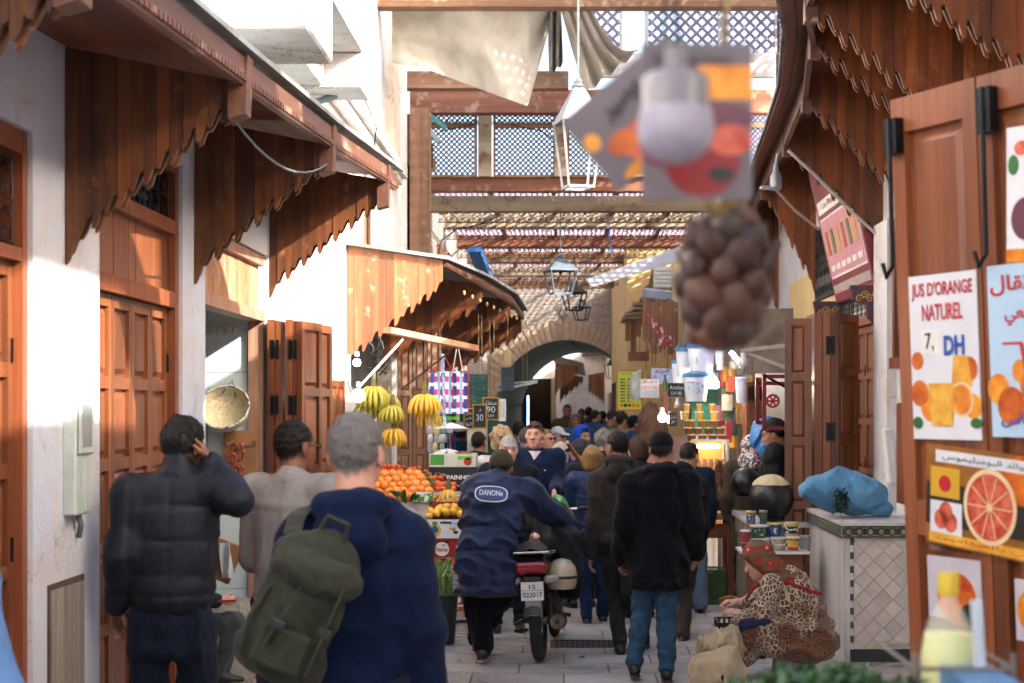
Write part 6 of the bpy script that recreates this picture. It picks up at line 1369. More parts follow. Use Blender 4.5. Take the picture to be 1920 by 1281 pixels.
board(869,889,765,805,15.6,'yellow-framed chalkboard with three scrawled lines, hung lowest of the price boards',((arabic('بنان'),.78,.2,.7),(arabic('مغربي'),.5,.2,.8),('8x9',.2,.2,.7)))
board(886,913,758,804,15.4,'yellow-framed chalkboard reading 30 in the middle of the price boards',(('30',.45,.3,.6),(arabic('د'),.8,.12,.2)))
board(905,936,745,788,15.8,'yellow-framed chalkboard reading 90 DH hung highest of the price boards',((arabic('صفقة'),.8,.22,.8),('90',.46,.3,.62),('DH',.16,.14,.4)),cord=640)
board(932,951,746,792,16.3,'white printed price list hanging behind the price boards',(('A  12\nB  14\nC  9\nD  20\nE  8',.55,.7,.7),),None,PW,PG,'sign')
board(943,961,655,686,18.5,'small blank cream board on a cord under the far canopy',(),None,mat('cream_board','#c9b184','#b39a6c',6,.7,.1),cat='sign',cord=590)
board(938,966,687,735,18.6,'hanging grey slate with faint scrawl below the cream board',((arabic('سمك'),.6,.2,.5),),None,mat('grey_slate','#4d555e','#3f464e',5,.8,.1),mat('faint_chalk','#6f7880','#636b73',20,.9,0),'sign')
MB().bar(P(930,733,19),P(1008,716,19),.03,.03).bar(P(930,722,19),P(1008,714,19),.02,.02).build('awning_frame',mat('bare_aluminium','#b9bcc2','#9a9da4',5,.3,.1,metal=.8),label='folded aluminium awning frame below the hanging slate',cat='awning frame')
for(px,y0,y1)in((897,590,745),(903,592,760),(918,600,760),(926,600,748),(980,600,720),(988,602,715)):
 MB().tube([P(px,y0,18.0 if px<950 else 21),P(px+1,y1,18.0 if px<950 else 21)],.004,5).build('hanging_string',mat('string','#a08c5c','#8a7748',9,.9,0),label='thin tan string hanging from the canopy eave above the price boards',cat='string',group='strings under the fruit stall canopy')
# --- greens in a bin by the boxes, grey sack
t=thing('waste_bin',P(828,1110,12.3),'dark green bin holding a bag of leeks beside the boxes','bin');bx=t.location.x;MB().lathe([(.10,0),(.125,.36),(.135,.38),(.125,.385)],18,(bx,12.3,0)).build('bin_body',mat('dark_green_plastic','#20302a','#1a2823',5,.5,.1),t)
b=MB()
for i in range(26):a=R_.uniform(0,6.28);r=R_.uniform(0,.07);p0=Vector((bx+r*math.cos(a),12.3+r*math.sin(a),.36));b.tube([p0,p0+Vector((R_.uniform(-.03,.03),R_.uniform(-.03,.03),.16)),p0+Vector((R_.uniform(-.06,.06),R_.uniform(-.06,.06),R_.uniform(.2,.3)))],[.014,.018,.008],5)
b.build('leek_bundle',mat('leek_green','#7d9a4a','#54773a',20,.5,.2),label='pale green leeks in a torn bag standing in the dark bin',cat='leeks')
def sackf(u,v):a=u*2*math.pi;r=.15*math.cos(v*1.5)**.8*(1+.06*math.sin(5*a+4*v));return P(757,985,12.9)+Vector((r*math.cos(a),r*math.sin(a),.17*math.sin(v*1.57)-.03))
MB().grid(sackf,22,8,True).build('grey_sack',cloth('grey_sack','#8e9298','#7b7f86',fold=.5),smooth=True,label='rounded grey plastic sack in front of the white front board',cat='sack')
def shelf_(u,v):pass
MB().box(PX(735,12.9),PX(785,12.9),12.78,13.05,.0,PZ(985,12.9)-.02).build('sack_crate',LWHITE,label='white crate under the rounded grey sack',cat='crate')
# --- open shop contents: basket, garlic string, cardboard
t=thing('wicker_basket',P(428,830,10.66),'round white wicker basket hanging on the pale blue tiles','basket');wic=mat('wicker','#e0d8c0','#c4b890',60,.8,.6,bscale=90)
c=P(424,775,10.62);R2=Matrix.Rotation(math.radians(58),3,'X');b=MB()
for(r0,z0,r1,z1)in((.165,.08,.15,0),(.15,0,.08,-.06),(.08,-.06,.0,-.065),(.155,.08,.14,.005),(.14,.005,.0,-.055)):
 b.grid(lambda u,v:c+R2@Vector(((r0+(r1-r0)*v)*math.cos(u*6.2832),(r0+(r1-r0)*v)*math.sin(u*6.2832),z0+(z1-z0)*v)),28,3,True)
b.build('basket_body',wic,t,smooth=50);MB().tube([c+R2@Vector((.165*math.cos(a*.2244),.165*math.sin(a*.2244),.08))for a in range(29)],.008,6).build('rim',mat('blue_rim','#c9c7b8','#3a5a9a',30,.7,.2,lo=.52,hi=.56),t)
MB().tube([c+Vector((-.03,.02,.13)),c+Vector((.03,.05,.22)),c+Vector((.06,.03,.10))],.005,5).build('blue_cord',PBL,t)
b=MB();cc=P(443,865,10.6)
for i in range(70):a=R_.uniform(0,6.28);z=R_.uniform(-.16,.12);r=R_.uniform(.02,.06);b.ball(cc+Vector((r*math.cos(a),r*math.sin(a)*.5,z)),R_.uniform(.010,.017),6)
for i in range(26):z=R_.uniform(-.16,.14);b.tube([cc+Vector((0,0,z)),cc+Vector((R_.uniform(-.09,.09),R_.uniform(-.06,.0),z+R_.uniform(-.04,.06)))],.003,4)
b.build('pepper_string',mat('dried_peppers','#6b4a34','#a8453a',40,.6,.3),label='string of small dried peppers hanging below the wicker basket',cat='peppers',kind='stuff')
MB().box(PX(420,10.7),PX(480,10.7),10.69,10.72,PZ(925,10.7),PZ(808,10.7)).build('cardboard_sheet',mat('kraft_card','#9a6f4a','#835c3c',6,.8,.1),label='brown cardboard sheet with Arabic scrawl behind the dried peppers',cat='cardboard')
text('lettering',arabic('الس'),fr(PX(462,10.68),10.688,PZ(835,10.68)),.06,.12,PK,bpy.data.objects['cardboard_sheet'])
t=thing('goods_sack',P(425,1080,9.9),'open sack with torn cardboard and plastic wrap in the tiled shop','sack');MB().lathe([(.15,0),(.2,.2),(.19,.5),(.17,.62)],16,(t.location.x-.02,9.9,0),.04).build('sack_body',mat('net_sack','#9a9486','#7c7668',40,.9,.5),t,smooth=50)
MB().obox(P(420,1052,9.8),(.16,.05,.24),Matrix.Rotation(.4,3,'Y')).build('torn_card',mat('kraft_card','#9a6f4a','#835c3c',6,.8,.1),t)
MB().grid(lambda u,v:P(408+22*u+8*v,1018+66*v,9.74-.03*math.sin(7*u+4*v)),8,8).build('plastic_wrap',mat('shiny_wrap','#c9ced2','#a8adb2',12,.15,.4),t,smooth=60,thick=.004)
MB().box(-2.5,-1.98,8.8,9.4,0,.42).build('seat_box',WPOST,label='wooden box seat under the man in grey trousers',cat='box')
MB().obox(P(422,1126,8.72),(.12,.06,.012),None).build('red_cloth_scrap',cloth('red_scrap','#8f3a3a'),label='folded red cloth under the hand of the sitting man',cat='cloth')
# == motorcycle
CHROME=mat('chrome','#b8bbc0','#8f9298',9,.2,.05,metal=.9);BLKP=mat('black_plastic','#18191b','#232426',8,.45,.1);RUB=mat('tyre_rubber','#1b1a1a','#2a2827',20,.85,.4);GREYM=mat('greasy_metal','#4a4845','#33312f',14,.5,.3,metal=.6);SILV=mat('silver_paint','#8f9194','#7c7e82',5,.4,.05,metal=.4)
o_=P(1012,1246,11.3);mo=thing('motorcycle',(o_.x,11.45,0),'small red and black motorcycle seen from behind with a white number plate','motorcycle');MM=Matrix.Translation((o_.x,11.45,0))@Matrix.Rotation(-.08,4,'Z')@Matrix.Rotation(math.radians(-2.5),4,'Y')
def mb_():return MB(MM)
def wheel(y,r,wd):
 b=mb_();prof=[]
 for i in range(41):
  a=2*math.pi*i/40;prof.append((0,y+(r-wd/2)*math.cos(a),r+(r-wd/2)*math.sin(a)))
 b.tube(prof,wd/2,10,False);ty=b.build('tyre',RUB,mo,smooth=True)
 b=mb_();b.tube([(0,y+(r-wd)*math.cos(2*math.pi*i/30),r+(r-wd)*math.sin(2*math.pi*i/30))for i in range(31)],.016,6,False);b.tube([(-.06,y,r),(.06,y,r)],.035,10)
 for i in range(14):a=2*math.pi*i/14;b.tube([(.03*(-1)**i,y,r),(0,y+(r-wd)*math.cos(a),r+(r-wd)*math.sin(a))],.003,4)
 b.build('rim',CHROME,ty)
wheel(0,.29,.085);wheel(1.24,.28,.07)
mb_().grid(lambda u,v:((u-.5)*.13,.02-(.34)*math.cos(.15+v*1.5)*1.0,.30+.34*math.sin(.15+v*1.5)+.02*math.cos((u-.5)*3)),6,12).build('rear_mudguard',BLKP,mo,smooth=True,thick=.005)
mb_().prism([(-.045,.36),(.045,.36),(.06,.50),(-.06,.50)],'y',-.30,-.285).build('mudguard_tip',SILV,mo)
pl=mb_().box(-.080,.078,-.315,-.310,.47,.60).build('number_plate',PW,mo)
for(s_,z,h_,w_2)in(('15',.565,.032,.045),('022017',.51,.036,.135)):text('plate_lettering',s_,MM@frame((0,-.317,z),(1,0,0),(0,0,1)),h_,w_2,PK,pl,.015)
mb_().box(-.075,.073,-.3165,-.3155,.539,.542).build('plate_line',PK,pl)
mb_().box(-.055,.055,-.32,-.29,.60,.635).build('plate_lamp',BLKP,mo)
tl=mb_().box(-.115,.105,-.33,-.22,.655,.735,.018).build('tail_light',mat('red_lens','#8f1420','#74101a',9,.2,.05,coat=.5),mo);mb_().box(-.10,.09,-.335,-.329,.69,.70).build('lens_rib',PR_,tl)
for sx in(-1,1):
 mb_().bar((sx*.06,-.25,.615),(sx*.11,-.27,.61),.02).build('indicator_stem',BLKP,mo);mb_().obox((sx*.135,-.275,.61),(.10,.055,.055),None,.014).build('indicator',mat('smoky_lens','#9a938c','#7e7872',9,.3,.05),mo)
 b=mb_();b.tube([(sx*.095,-.02,.30),(sx*.095,.07,.62)],.014,8)
 b.tube([(sx*.095+.022*math.cos(a*.9),-.01+.0022*a,.36+.0052*a+.022*math.sin(a*.9))if False else(sx*.095+.024*math.cos(a*.9),.0+.0016*a+.024*math.sin(a*.9),.36+.0058*a)for a in range(42)],.005,5);b.build('shock_absorber',GREYM,mo)
 mb_().bar((sx*.085,0,.29),(sx*.085,.5,.33),.035).build('swing_arm',GREYM,mo)
 mb_().tube([(sx*.09,.42,.28),(sx*.20,.42,.27)],.014,8).build('foot_peg',RUB,mo)
b=mb_();b.tube([(.10,.62,.30),(.13,.3,.24),(.145,.05,.27)],.02,8);b.build('exhaust_pipe',CHROME,mo)
mf=mb_();mf.tube([(.145,.10,.27),(.155,-.05,.29),(.165,-.30,.315)],[.045,.058,.055],16);mf.build('muffler',GREYM,mo,smooth=50);mb_().tube([(.165,-.31,.316),(.165,-.285,.314)],.050,16).build('muffler_cap',mat('brown_chrome','#6b5a4c','#4d4138',9,.3,.1,metal=.7),mo)
mb_().tube([(.165,-.318,.317),(.165,-.30,.315)],.016,10).build('muffler_outlet',DARK,mo)
b=mb_();b.box(-.13,.13,.30,.62,.22,.52,.03).build('engine',GREYM,mo)
b=mb_()
for i in range(6):b.box(-.145,.145,.42,.62,.38+i*.022,.388+i*.022)
b.build('cooling_fins',GREYM,mo,kind='stuff')
b=mb_();b.grid(lambda u,v:((.5-u)*2*(.115+.02*math.sin(v*3.1))*1.0,-.26+v*.78,.785+.05*(1-(2*u-1)**2)+.05*(1-v)**3-.03*math.sin(v*3)),10,14);b.build('seat',mat('black_vinyl','#151517','#1f1f22',9,.4,.2),mo,smooth=True,thick=.06)
mb_().box(-.12,.11,-.24,.30,.64,.765,.03).build('tail_fairing',mat('black_red_fairing','#1a1214','#3a1018',4,.3,.02,coat=.5),mo)
gr=mb_();gr.tube([(-.13,.12,.78),(-.155,-.18,.795),(-.12,-.28,.80),(.12,-.28,.80),(.155,-.18,.795),(.13,.12,.78)],.011,8);gr.build('grab_rail',CHROME,mo,smooth=True)
mb_().ball((0,.72,.80),.17,14,(.75,1.35,.7)).build('fuel_tank',mat('red_tank','#6f1018','#5a0c14',5,.25,.02,coat=.6),mo,smooth=True)
b=mb_();b.tube([(-.36,.90,1.03),(-.2,.98,1.02),(0,1.02,.98),(.2,.98,1.02),(.36,.90,1.03)],.012,8);b.build('handlebar',CHROME,mo)
for sx in(-1,1):mb_().tube([(sx*.25,.955,1.025),(sx*.37,.895,1.03)],.018,8).build('grip',RUB,mo);mb_().tube([(sx*.24,.99,1.03),(sx*.36,.98,1.03)],.006,5).build('brake_lever',CHROME,mo);mb_().tube([(sx*.09,1.24,.28),(sx*.09,1.02,.98)],.02,8).build('fork',CHROME,mo)
mb_().ball((0,1.10,.92),.10,12).build('headlamp',BLKP,mo,smooth=True);mb_().tube([(-.14,.5,.3),(-.16,.4,.25),(-.22,.36,.22)],.010,6).build('kick_starter',GREYM,mo);mb_().tube([(-.10,.2,.2),(-.19,.14,.20)],.012,6).build('side_stand',GREYM,mo)
# dark coat draped over the tank and a cream helmet on the right
dc=[surf([rc(MM@Vector((.10,.55,.95)),MM@Vector((.19,.25,.80)),.13,.12,.06),rc(MM@Vector((.19,.25,.80)),MM@Vector((.24,.12,.52)),.12,.10,.06),rc(MM@Vector((.0,.75,1.0)),MM@Vector((.1,.55,.95)),.14,.13,.06)],.014,folds(31,.014,20))]
me=npmesh('draped_coat',dc,cloth('black_cover','#121317','#1c1d22',rough=.6,fold=.5));o=bpy.data.objects.new('draped_coat',me);COL.objects.link(o);tag(o,'black coat draped over the tank and side of the motorcycle','coat')
hc_=P(1053,1078,11.42);t=thing('helmet',hc_,'cream motorcycle helmet hanging at the right side of the motorcycle','helmet');b=MB();b.lathe([(.0,.12),(.06,.105),(.10,.06),(.115,0),(.11,-.06),(.095,-.095)],20,hc_);b.build('shell',mat('cream_helmet','#b3a58a','#9a8c72',6,.35,.05,coat=.4),t,smooth=True);MB().lathe([(.117,-.02),(.119,-.01),(.117,0)],20,hc_).build('trim_band',BLKP,t)
# green carrier bag of the walking man
gb=[surf([el(P(1052,975,13.5),(.10,.07,.19),None,.03),rc(P(1042,930,13.5),P(1048,955,13.5),.015,.06,.03)],.010,folds(41,.012,26))]
o=bpy.data.objects.new('carrier_bag',npmesh('carrier_bag',gb,mat('green_carrier','#6fae6a','#4f8f4e',6,.35,.2)));COL.objects.link(o);tag(o,'translucent green carrier bag held by the man in navy zip jacket','bag')
rg=[surf([rc(P(1050,916,14.6),P(1064,906,14.7),.05,.055,.03),rc(P(1064,906,14.7),P(1070,890,14.8),.055,.04,.03)],.010,folds(43,.006,40))]
o=bpy.data.objects.new('red_glove',npmesh('red_glove',rg,cloth('red_knit','#8f1c26')));COL.objects.link(o);tag(o,'red knitted glove resting beside the green bag','glove')
MB().tube([P(1063,829,13.9),P(1088,866,14.2)],.018,8).build('wooden_stick',WPALE,label='pale wooden stick carried over the shoulder behind the green bag',cat='stick')
# rucksacks
def rucksack(c,R,sz,m,label,strap=True,dist=.02):
 a,b_,h_=sz;p=[surf([el(c,(a,b_,h_),R,.03),el(c+R@Vector((0,-b_*.6,-h_*.3)),(a*.75,b_*.6,h_*.5),R,.03),rc(c+R@Vector((-a*.6,0,-h_*.75)),c+R@Vector((a*.6,0,-h_*.75)),b_*.8,b_*.8,.05),rc(c+R@Vector((-a*.55,0,h_*.6)),c+R@Vector((a*.55,0,h_*.6)),b_*.75,b_*.75,.05)],.011,folds(61,.010,22))]
 t=thing('rucksack',c-Vector((0,0,h_)),label,'backpack');o=bpy.data.objects.new('bag_body',npmesh('bag_body',p,m));link(o,t);return t
OL=cloth('olive_canvas','#3c3f33','#2e3127',fold=.4,rough=.75)
c=P(566,1130,4.52);R9=Matrix.Rotation(.42,3,'Y')@Matrix.Rotation(.1,3,'Z');t=rucksack(c,R9,(.118,.08,.21),OL,'olive canvas backpack with dangling buckled strap on the grey-haired man')
fl=[surf([el(c+R9@Vector((0,-.03,.10)),(.134,.095,.07),R9,.03)],.010,folds(63,.007,30))];o=bpy.data.objects.new('top_flap',npmesh('top_flap',fl,OL));link(o,t)
sp_=[c+R9@Vector((.0,.0,.16)),P(548,1000,4.55),P(556,968,4.64),P(574,953,4.74),P(588,960,4.86),P(592,1000,4.95)]
MB().grid(lambda u,v:sp_[min(int(v*5),4)].lerp(sp_[min(int(v*5),4)+1],v*5-min(int(v*5),4))+Vector((.05,.012,0))*(u-.5)+Vector((0,0,.004*math.sin(3.14*u))),4,20).build('shoulder_strap',OL,t,smooth=True,thick=.010);MB().bar(c+R9@Vector((-.02,-.15,.06)),c+R9@Vector((-.05,-.165,-.12)),.03,.006).build('buckle_strap',mat('dark_webbing','#1f211c','#2a2c26',20,.8,.2),t);MB().bar(c+R9@Vector((.09,-.13,.10)),c+R9@Vector((.09,-.14,-.16)),.03,.006).build('buckle_strap',mat('dark_webbing','#1f211c','#2a2c26',20,.8,.2),t)
MB().tube([c+R9@Vector((-.10,-.06,.02)),c+R9@Vector((-.115,-.075,-.08)),c+R9@Vector((-.10,-.07,-.18))],.008,6).build('side_seam',mat('dark_webbing','#1f211c','#2a2c26',20,.8,.2),t);MB().obox(c+R9@Vector((.0,-.125,-.12)),(.15,.03,.12),R9,.012).build('front_pocket',OL,t);MB().obox(c+R9@Vector((-.035,-.17,-.05)),(.04,.014,.025),R9,.004).build('buckle',BLKP,t);MB().obox(c+R9@Vector((.09,-.14,-.03)),(.04,.014,.025),R9,.004).build('buckle',BLKP,t)
MB().tube([c+R9@Vector((-.04,-.01,.20)),c+R9@Vector((-.03,-.02,.255)),c+R9@Vector((.03,-.02,.255)),c+R9@Vector((.04,-.01,.20))],.010,6).build('grab_loop',mat('dark_webbing','#1f211c','#2a2c26',20,.8,.2),t)
rucksack(P(1083,915,14.3),Matrix.Rotation(.2,3,'Z'),(.12,.09,.21),cloth('black_pack','#1d1e22','#2a2b30',fold=.3),'black rucksack on the back of the person in grey cap')
MB().tube([P(1300,888,12.48),P(1310,905,12.44),P(1316,930,12.46)],.022,8).build('pack_strap',cloth('plum_strap','#3a2d36'),label='plum rucksack strap over the shoulder of the shaved man',cat='strap')
# == right counter with tiles and blue sack
t=thing('tiled_counter',(2.3,12.2,0),'white tiled street counter with green patterned border and marble side','counter');GROUT=mat('grey_grout','#8f877f','#777069',8,.9,.2)
MB().box(2.03,2.59,11.44,13.1,.02,.885).build('core',GROUT,t);MAR=mat('grey_marble','#c9c6c4','#9d9997',2.5,.4,.08,stretch=(3,3,.5),lo=.42,hi=.75)
MB().box(1.985,2.029,11.40,13.12,0,.885).build('marble_side',MAR,t);MB().box(1.955,2.60,11.34,13.14,.975,1.0).build('marble_top',MAR,t);MB().box(2.03,2.59,11.40,11.44,0,.09).build('plinth',mat('dark_plinth','#23302c','#1b2522',6,.6,.1),t)
GT=mat('green_glaze','#2c4a3c','#213a30',9,.3,.1,var=.15);WT=mat('white_glaze','#cfc9bf','#b5aea3',9,.35,.1,var=.08);TAN=mat('tan_glaze','#9a8a74','#857663',9,.5,.1)
for k in range(8):
 x0=1.975+k*.078;b=MB().box(x0,x0+.0765,11.372,11.38,.888,.974);bt=b.build('border_tile',TAN,t)
 q=MB()
 for(dx,dz,r)in((.038,.043,.026),(.0,.043,.018),(.0765,.043,.018)):q.tube([(min(max(x0+dx+r*math.cos(a*.7854),x0),x0+.0765),11.371,.888+dz+r*math.sin(a*.7854))for a in range(9)],.0055,4)
 q.box(x0,x0+.0765,11.368,11.372,.888,.899).box(x0,x0+.0765,11.368,11.372,.963,.974);q.build('strapwork',GT,bt)
MB().box(1.975,2.59,11.38,11.44,.886,.9745).build('border_core',GROUT,t)
for k in range(18):y0=11.385+k*.096;bt=MB().box(1.966,1.974,y0,y0+.094,.888,.974).build('border_tile',TAN,t);q=MB();q.tube([(1.9655,y0+.047+.028*math.cos(a*.7854),.931+.026*math.sin(a*.7854))for a in range(9)],.0055,4);q.box(1.962,1.966,y0,y0+.094,.888,.899).box(1.962,1.966,y0,y0+.094,.963,.974);q.build('strapwork',GT,bt)
MB().box(1.974,2.03,11.44,13.1,.886,.9745).build('border_core',GROUT,t)
for k in range(16):z0=.09+k*.0495;MB().box(2.03,2.055,11.405,11.415,z0,z0+.048).build('edge_tile',GT if k%2 else WT,t)
for i in range(-8,14):
 for j in range(-8,14):
  s_=.098;cxp=2.06+(i-j)*s_*.707;czp=.10+(i+j)*s_*.707;h_=s_*.69
  poly=[(cxp,czp-h_),(cxp+h_,czp),(cxp,czp+h_),(cxp-h_,czp)]
  for(ax,lim,sg)in((0,2.058,1),(0,2.588,-1),(1,.092,1),(1,.884,-1)):
   out=[]
   for a,b_ in zip(poly,poly[1:]+poly[:1]):
    ia,ib=sg*(a[ax]-lim)>=0,sg*(b_[ax]-lim)>=0
    if ia:out.append(a)
    if ia!=ib:f_=(lim-a[ax])/(b_[ax]-a[ax]);out.append((a[0]+f_*(b_[0]-a[0]),a[1]+f_*(b_[1]-a[1])))
   poly=out
   if len(poly)<3:break
  if len(poly)>=3:MB().prism(poly,'y',11.406+R_.uniform(0,.0015),11.438).build('tile',mat('grimy_white_tile','#c6bdb4','#9f958b',6,.35,.1,var=.10,lo=.4,hi=.8),t)
bs=[surf([el(P(1590,925,11.9),(.26,.17,.14),None,.06),rc(P(1560,915,11.85),P(1512,920,11.8),.13,.055,.06),rc(P(1605,930,11.9),P(1655,955,11.9),.13,.05,.06),rc(P(1575,895,11.9),P(1600,905,11.9),.07,.07,.06)],.011,lambda p:folds(71,.020,8)(p)+folds(72,.007,26)(p),cut=lambda p:1.003-p[:,2])]
t=thing('blue_sack',P(1590,970,11.9),'crumpled blue woven sack of herbs lying on the tiled counter','sack');o=bpy.data.objects.new('sack_body',npmesh('sack_body',bs,cloth('blue_woven','#5b93b8','#48799c',fold=.45,weave=300,rough=.6)));link(o,t)
b=MB()
for i in range(160):p=P(1573+R_.uniform(-9,16),940+R_.uniform(-22,22),11.69+R_.uniform(-.03,.03));q=Matrix.Rotation(R_.uniform(0,6.28),3,'Z')@Matrix.Rotation(R_.uniform(-1.2,1.2),3,'X');b._add([p+q@Vector(v)*.034 for v in((0,0,0),(.35,.5,.08),(0,1,0),(-.35,.5,.08))],[(0,1,2,3)])
b.build('herbs',mat('dark_herb','#26402a','#1b3020',12,.6,.1),t,kind='stuff')
# == shop doors and counter with the black pots
FD=thing('folding_shop_door',(2.1,12.95,0),'tall brown folding shop door with black hinges standing out behind the counter','door')
for(x0,yy)in((1.80,13.0),(1.99,13.0)):
 pass
door_leaf(FD,(1.785,13.02,.02),(1,-.10,0),(-.10,-1,0),.22,2.52,[1,1.2,1.2,1.2,1],stile=.05)
for x0 in(2.02,2.085,2.15):MB().box(x0,x0+.06,12.96,13.4,.02,2.58).build('leaf_edge',WDOOR,FD)
door_leaf(FD,(2.215,12.97,.02),(.6,.8,0),(.8,-.6,0),.36,2.56,[1,1.2,1.2,1.2,1])
for hz in(2.32,1.62,.8):leaf_hinge(FD,(2.1475,12.958,hz),(1,0,0),(0,-1,0),.15,.07)
t=thing('pot_counter',(1.7,13.6,0),'low shop counter with pale top carrying the round black pots','counter')
MB().box(1.52,2.3,13.0,15.0,.84,.885).build('counter_top',MAR,t);MB().box(1.56,2.3,13.05,15.0,0,.84).build('counter_front',mat('ochre_tile','#8f8a78','#6f6a58',8,.5,.2),t)
for k in range(20):MB().box(1.548,1.56,13.08+k*.095,13.17+k*.095,.70,.83).build('side_tile',WT if k%2 else GT,t)
POT=mat('black_pot_glaze','#141416','#1e1e21',14,.32,.5,bscale=40)
def pot(px,py,Y,r,label,cl=False):
 c=P(px,py,Y);t=thing('round_pot',c-Vector((0,0,r)),label,'pot');b=MB();b.lathe([(r*math.sin(math.pi*i/18),-r*math.cos(math.pi*i/18))for i in range(1,19)],28,c);b.build('pot_body',POT,t,smooth=True)
 MB().lathe([(.05,-r*.99),(.11,-r*.86)],20,c).build('foot',POT,t)
 if cl:MB().grid(lambda u,v:c+Vector((math.sin(v*.95)*math.cos(u*6.2832),math.sin(v*.95)*math.sin(u*6.2832),math.cos(v*.95)))*(r+.006+.004*math.sin(7*u*6.28)),30,8,True).build('cream_cloth',cloth('cream_cloth','#c9bd98','#b3a680',fold=.4),t,smooth=True,thick=.004)
pot(1446,934,13.05,.185,'big round black pot with a cream cloth on top',True);pot(1398,905,14.2,.135,'smaller round shiny black pot behind the big one')
t=thing('spray_bottle',P(1437,918,13.6),'small white spray bottle with orange trigger between the black pots','bottle');q=P(1437,918,13.6);MB().lathe([(.03,-.02),(.032,.06),(.012,.10),(.012,.12)],12,q).build('bottle_body',PW,t,smooth=50);MB().box(q.x-.035,q.x+.015,q.y-.01,q.y+.01,q.z+.115,q.z+.145).build('trigger',PO,t)
# shelf of tubs before the pots
SH=thing('tub_shelf',(1.75,12.35,0),'white shelf holding plastic food tubs behind the sitting woman','shelf');MB().box(1.34,1.86,12.15,12.6,.70,.72).build('shelf_board',PW,SH);MB().box(1.42,1.82,12.25,12.55,0,.70).build('shelf_stand',WFRAME,SH)
def tub(px,py0,py1,wpx,Y,bc,lc,label,band=None,handle=False):
 z0,z1=PZ(py1,Y),PZ(py0,Y);x=PX(px,Y);r=wpx/2/F*Y;t=thing('food_tub',(x,Y,z0),label,'tub','plastic food tubs');h_=z1-z0
 MB().lathe([(r*.84,0),(r*.97,h_*.86)],16,(x,Y,z0)).build('tub_body',mat('tub '+bc,bc,None,5,.35,0),t,smooth=50);MB().lathe([(r,h_*.84),(r*1.05,h_*.86),(r*1.05,h_*.97),(r*.97,h_)],16,(x,Y,z0)).build('lid',mat('lid '+lc,lc,None,5,.35,0),t,smooth=50)
 if band:MB().lathe([(r*.885,h_*.22),(r*.965,h_*.72)],16,(x,Y,z0)).build('label_band',mat('band '+band,band,'#d8d8d0',60,.5,0,lo=.55,hi=.62),t,smooth=50)
 if handle:MB().tube([(x-r,Y-.02,z1-.02),(x-r*.6,Y-r-.01,z1-.055),(x+r*.6,Y-r-.01,z1-.055),(x+r,Y-.02,z1-.02)],.004,5).build('handle',PW,t)
 return t
for a in((1408,958,983,19,12.35,'#8a6a4a','#c9b04a','brown tub with blue label on the very top of the tubs','#2a4f86'),(1431,957,983,15,12.5,'#4a5a4a','#9aa49a','grey-green tub at the back of the top row',None),(1423,984,1009,30,12.3,'#2c5a34','#d4d6d2','large green tub under the brown tub','#264f2e'),(1455,980,1006,22,12.35,'#2a4a80','#c9b04a','blue tub with yellow lid beside the big green tub','#22508f'),(1484,979,1006,29,12.3,'#c8b070','#cbb98a','yellow and black tub with wire handle','#26222a',True),(1398,994,1016,20,12.3,'#a04038','#d8d6d0','red-brown tub at the street end of the shelf',None),(1442,985,1006,14,12.5,'#26365c','#8a93a8','small navy tub half hidden in the second row',None),(1426,1009,1030,33,12.3,'#b9b4aa','#dcdad6','wide white tub at the bottom under the green one',None),(1460,1007,1030,30,12.3,'#b3aa9c','#d6d0c4','beige tub with handle on the bottom row',None,True),(1487,1006,1031,24,12.22,'#a0241f','#dcdad6','bright red tub with yellow label at the shelf front','#c9a030'),(1509,1004,1030,22,12.4,'#8f9094','#aeb0b4','steel tub at the door end of the shelf',None),(1400,1016,1030,22,12.35,'#9a3a34','#d6d0c8','low red tub at the street end of the bottom row',None)):
 tub(a[0],a[1],a[2],a[3],a[4],a[5],a[6],a[7],a[8],len(a)>9)
# sitting woman's crate, sack and greens
BC=mat('black_crate_plastic','#1c1c1e','#2a2a2c',6,.5,.1);x0=PX(1346,11.6);plastic_crate(x0,x0+.34,11.55,11.9,0,.26,'black plastic crate behind the woman in leopard print',BC,9,4)
MB().grid(lambda u,v:P(1348+40*u,1133-6*math.sin(3*u)-10*v,11.55-.12*v+.01*math.sin(12*u)),10,6).build('yellow_bag',mat('yellow_plastic','#c9a42e','#b08c20',6,.4,.2),label='yellow plastic bag lying on the black crate',cat='bag',thick=.006,smooth=60)
for i,(px,py,r,sq)in enumerate(((1352,1215,.15,.75),(1345,1262,.17,.8))):
 q=[surf([el(P(px,py,10.35-.25*i),(r,r*.9,r*sq),None,.05),rc(P(px-14,py-12,10.3-.25*i),P(px-34,py-18,10.28-.25*i),.06,.02,.05),rc(P(px+5,py-16,10.35-.25*i),P(px+20,py-30,10.35-.25*i),.08,.05,.05)],.012,folds(81+i,.020,20),cut=lambda p:.004-p[:,2])]
 o=bpy.data.objects.new('burlap_sack',npmesh('burlap_sack',q,cloth('burlap','#b3a184','#93826a',fold=.6,weave=200)));COL.objects.link(o);tag(o,('crumpled pale burlap sack at the feet of the woman in leopard print','second pale burlap sack slumped on the paving before the first one')[i],'sack')
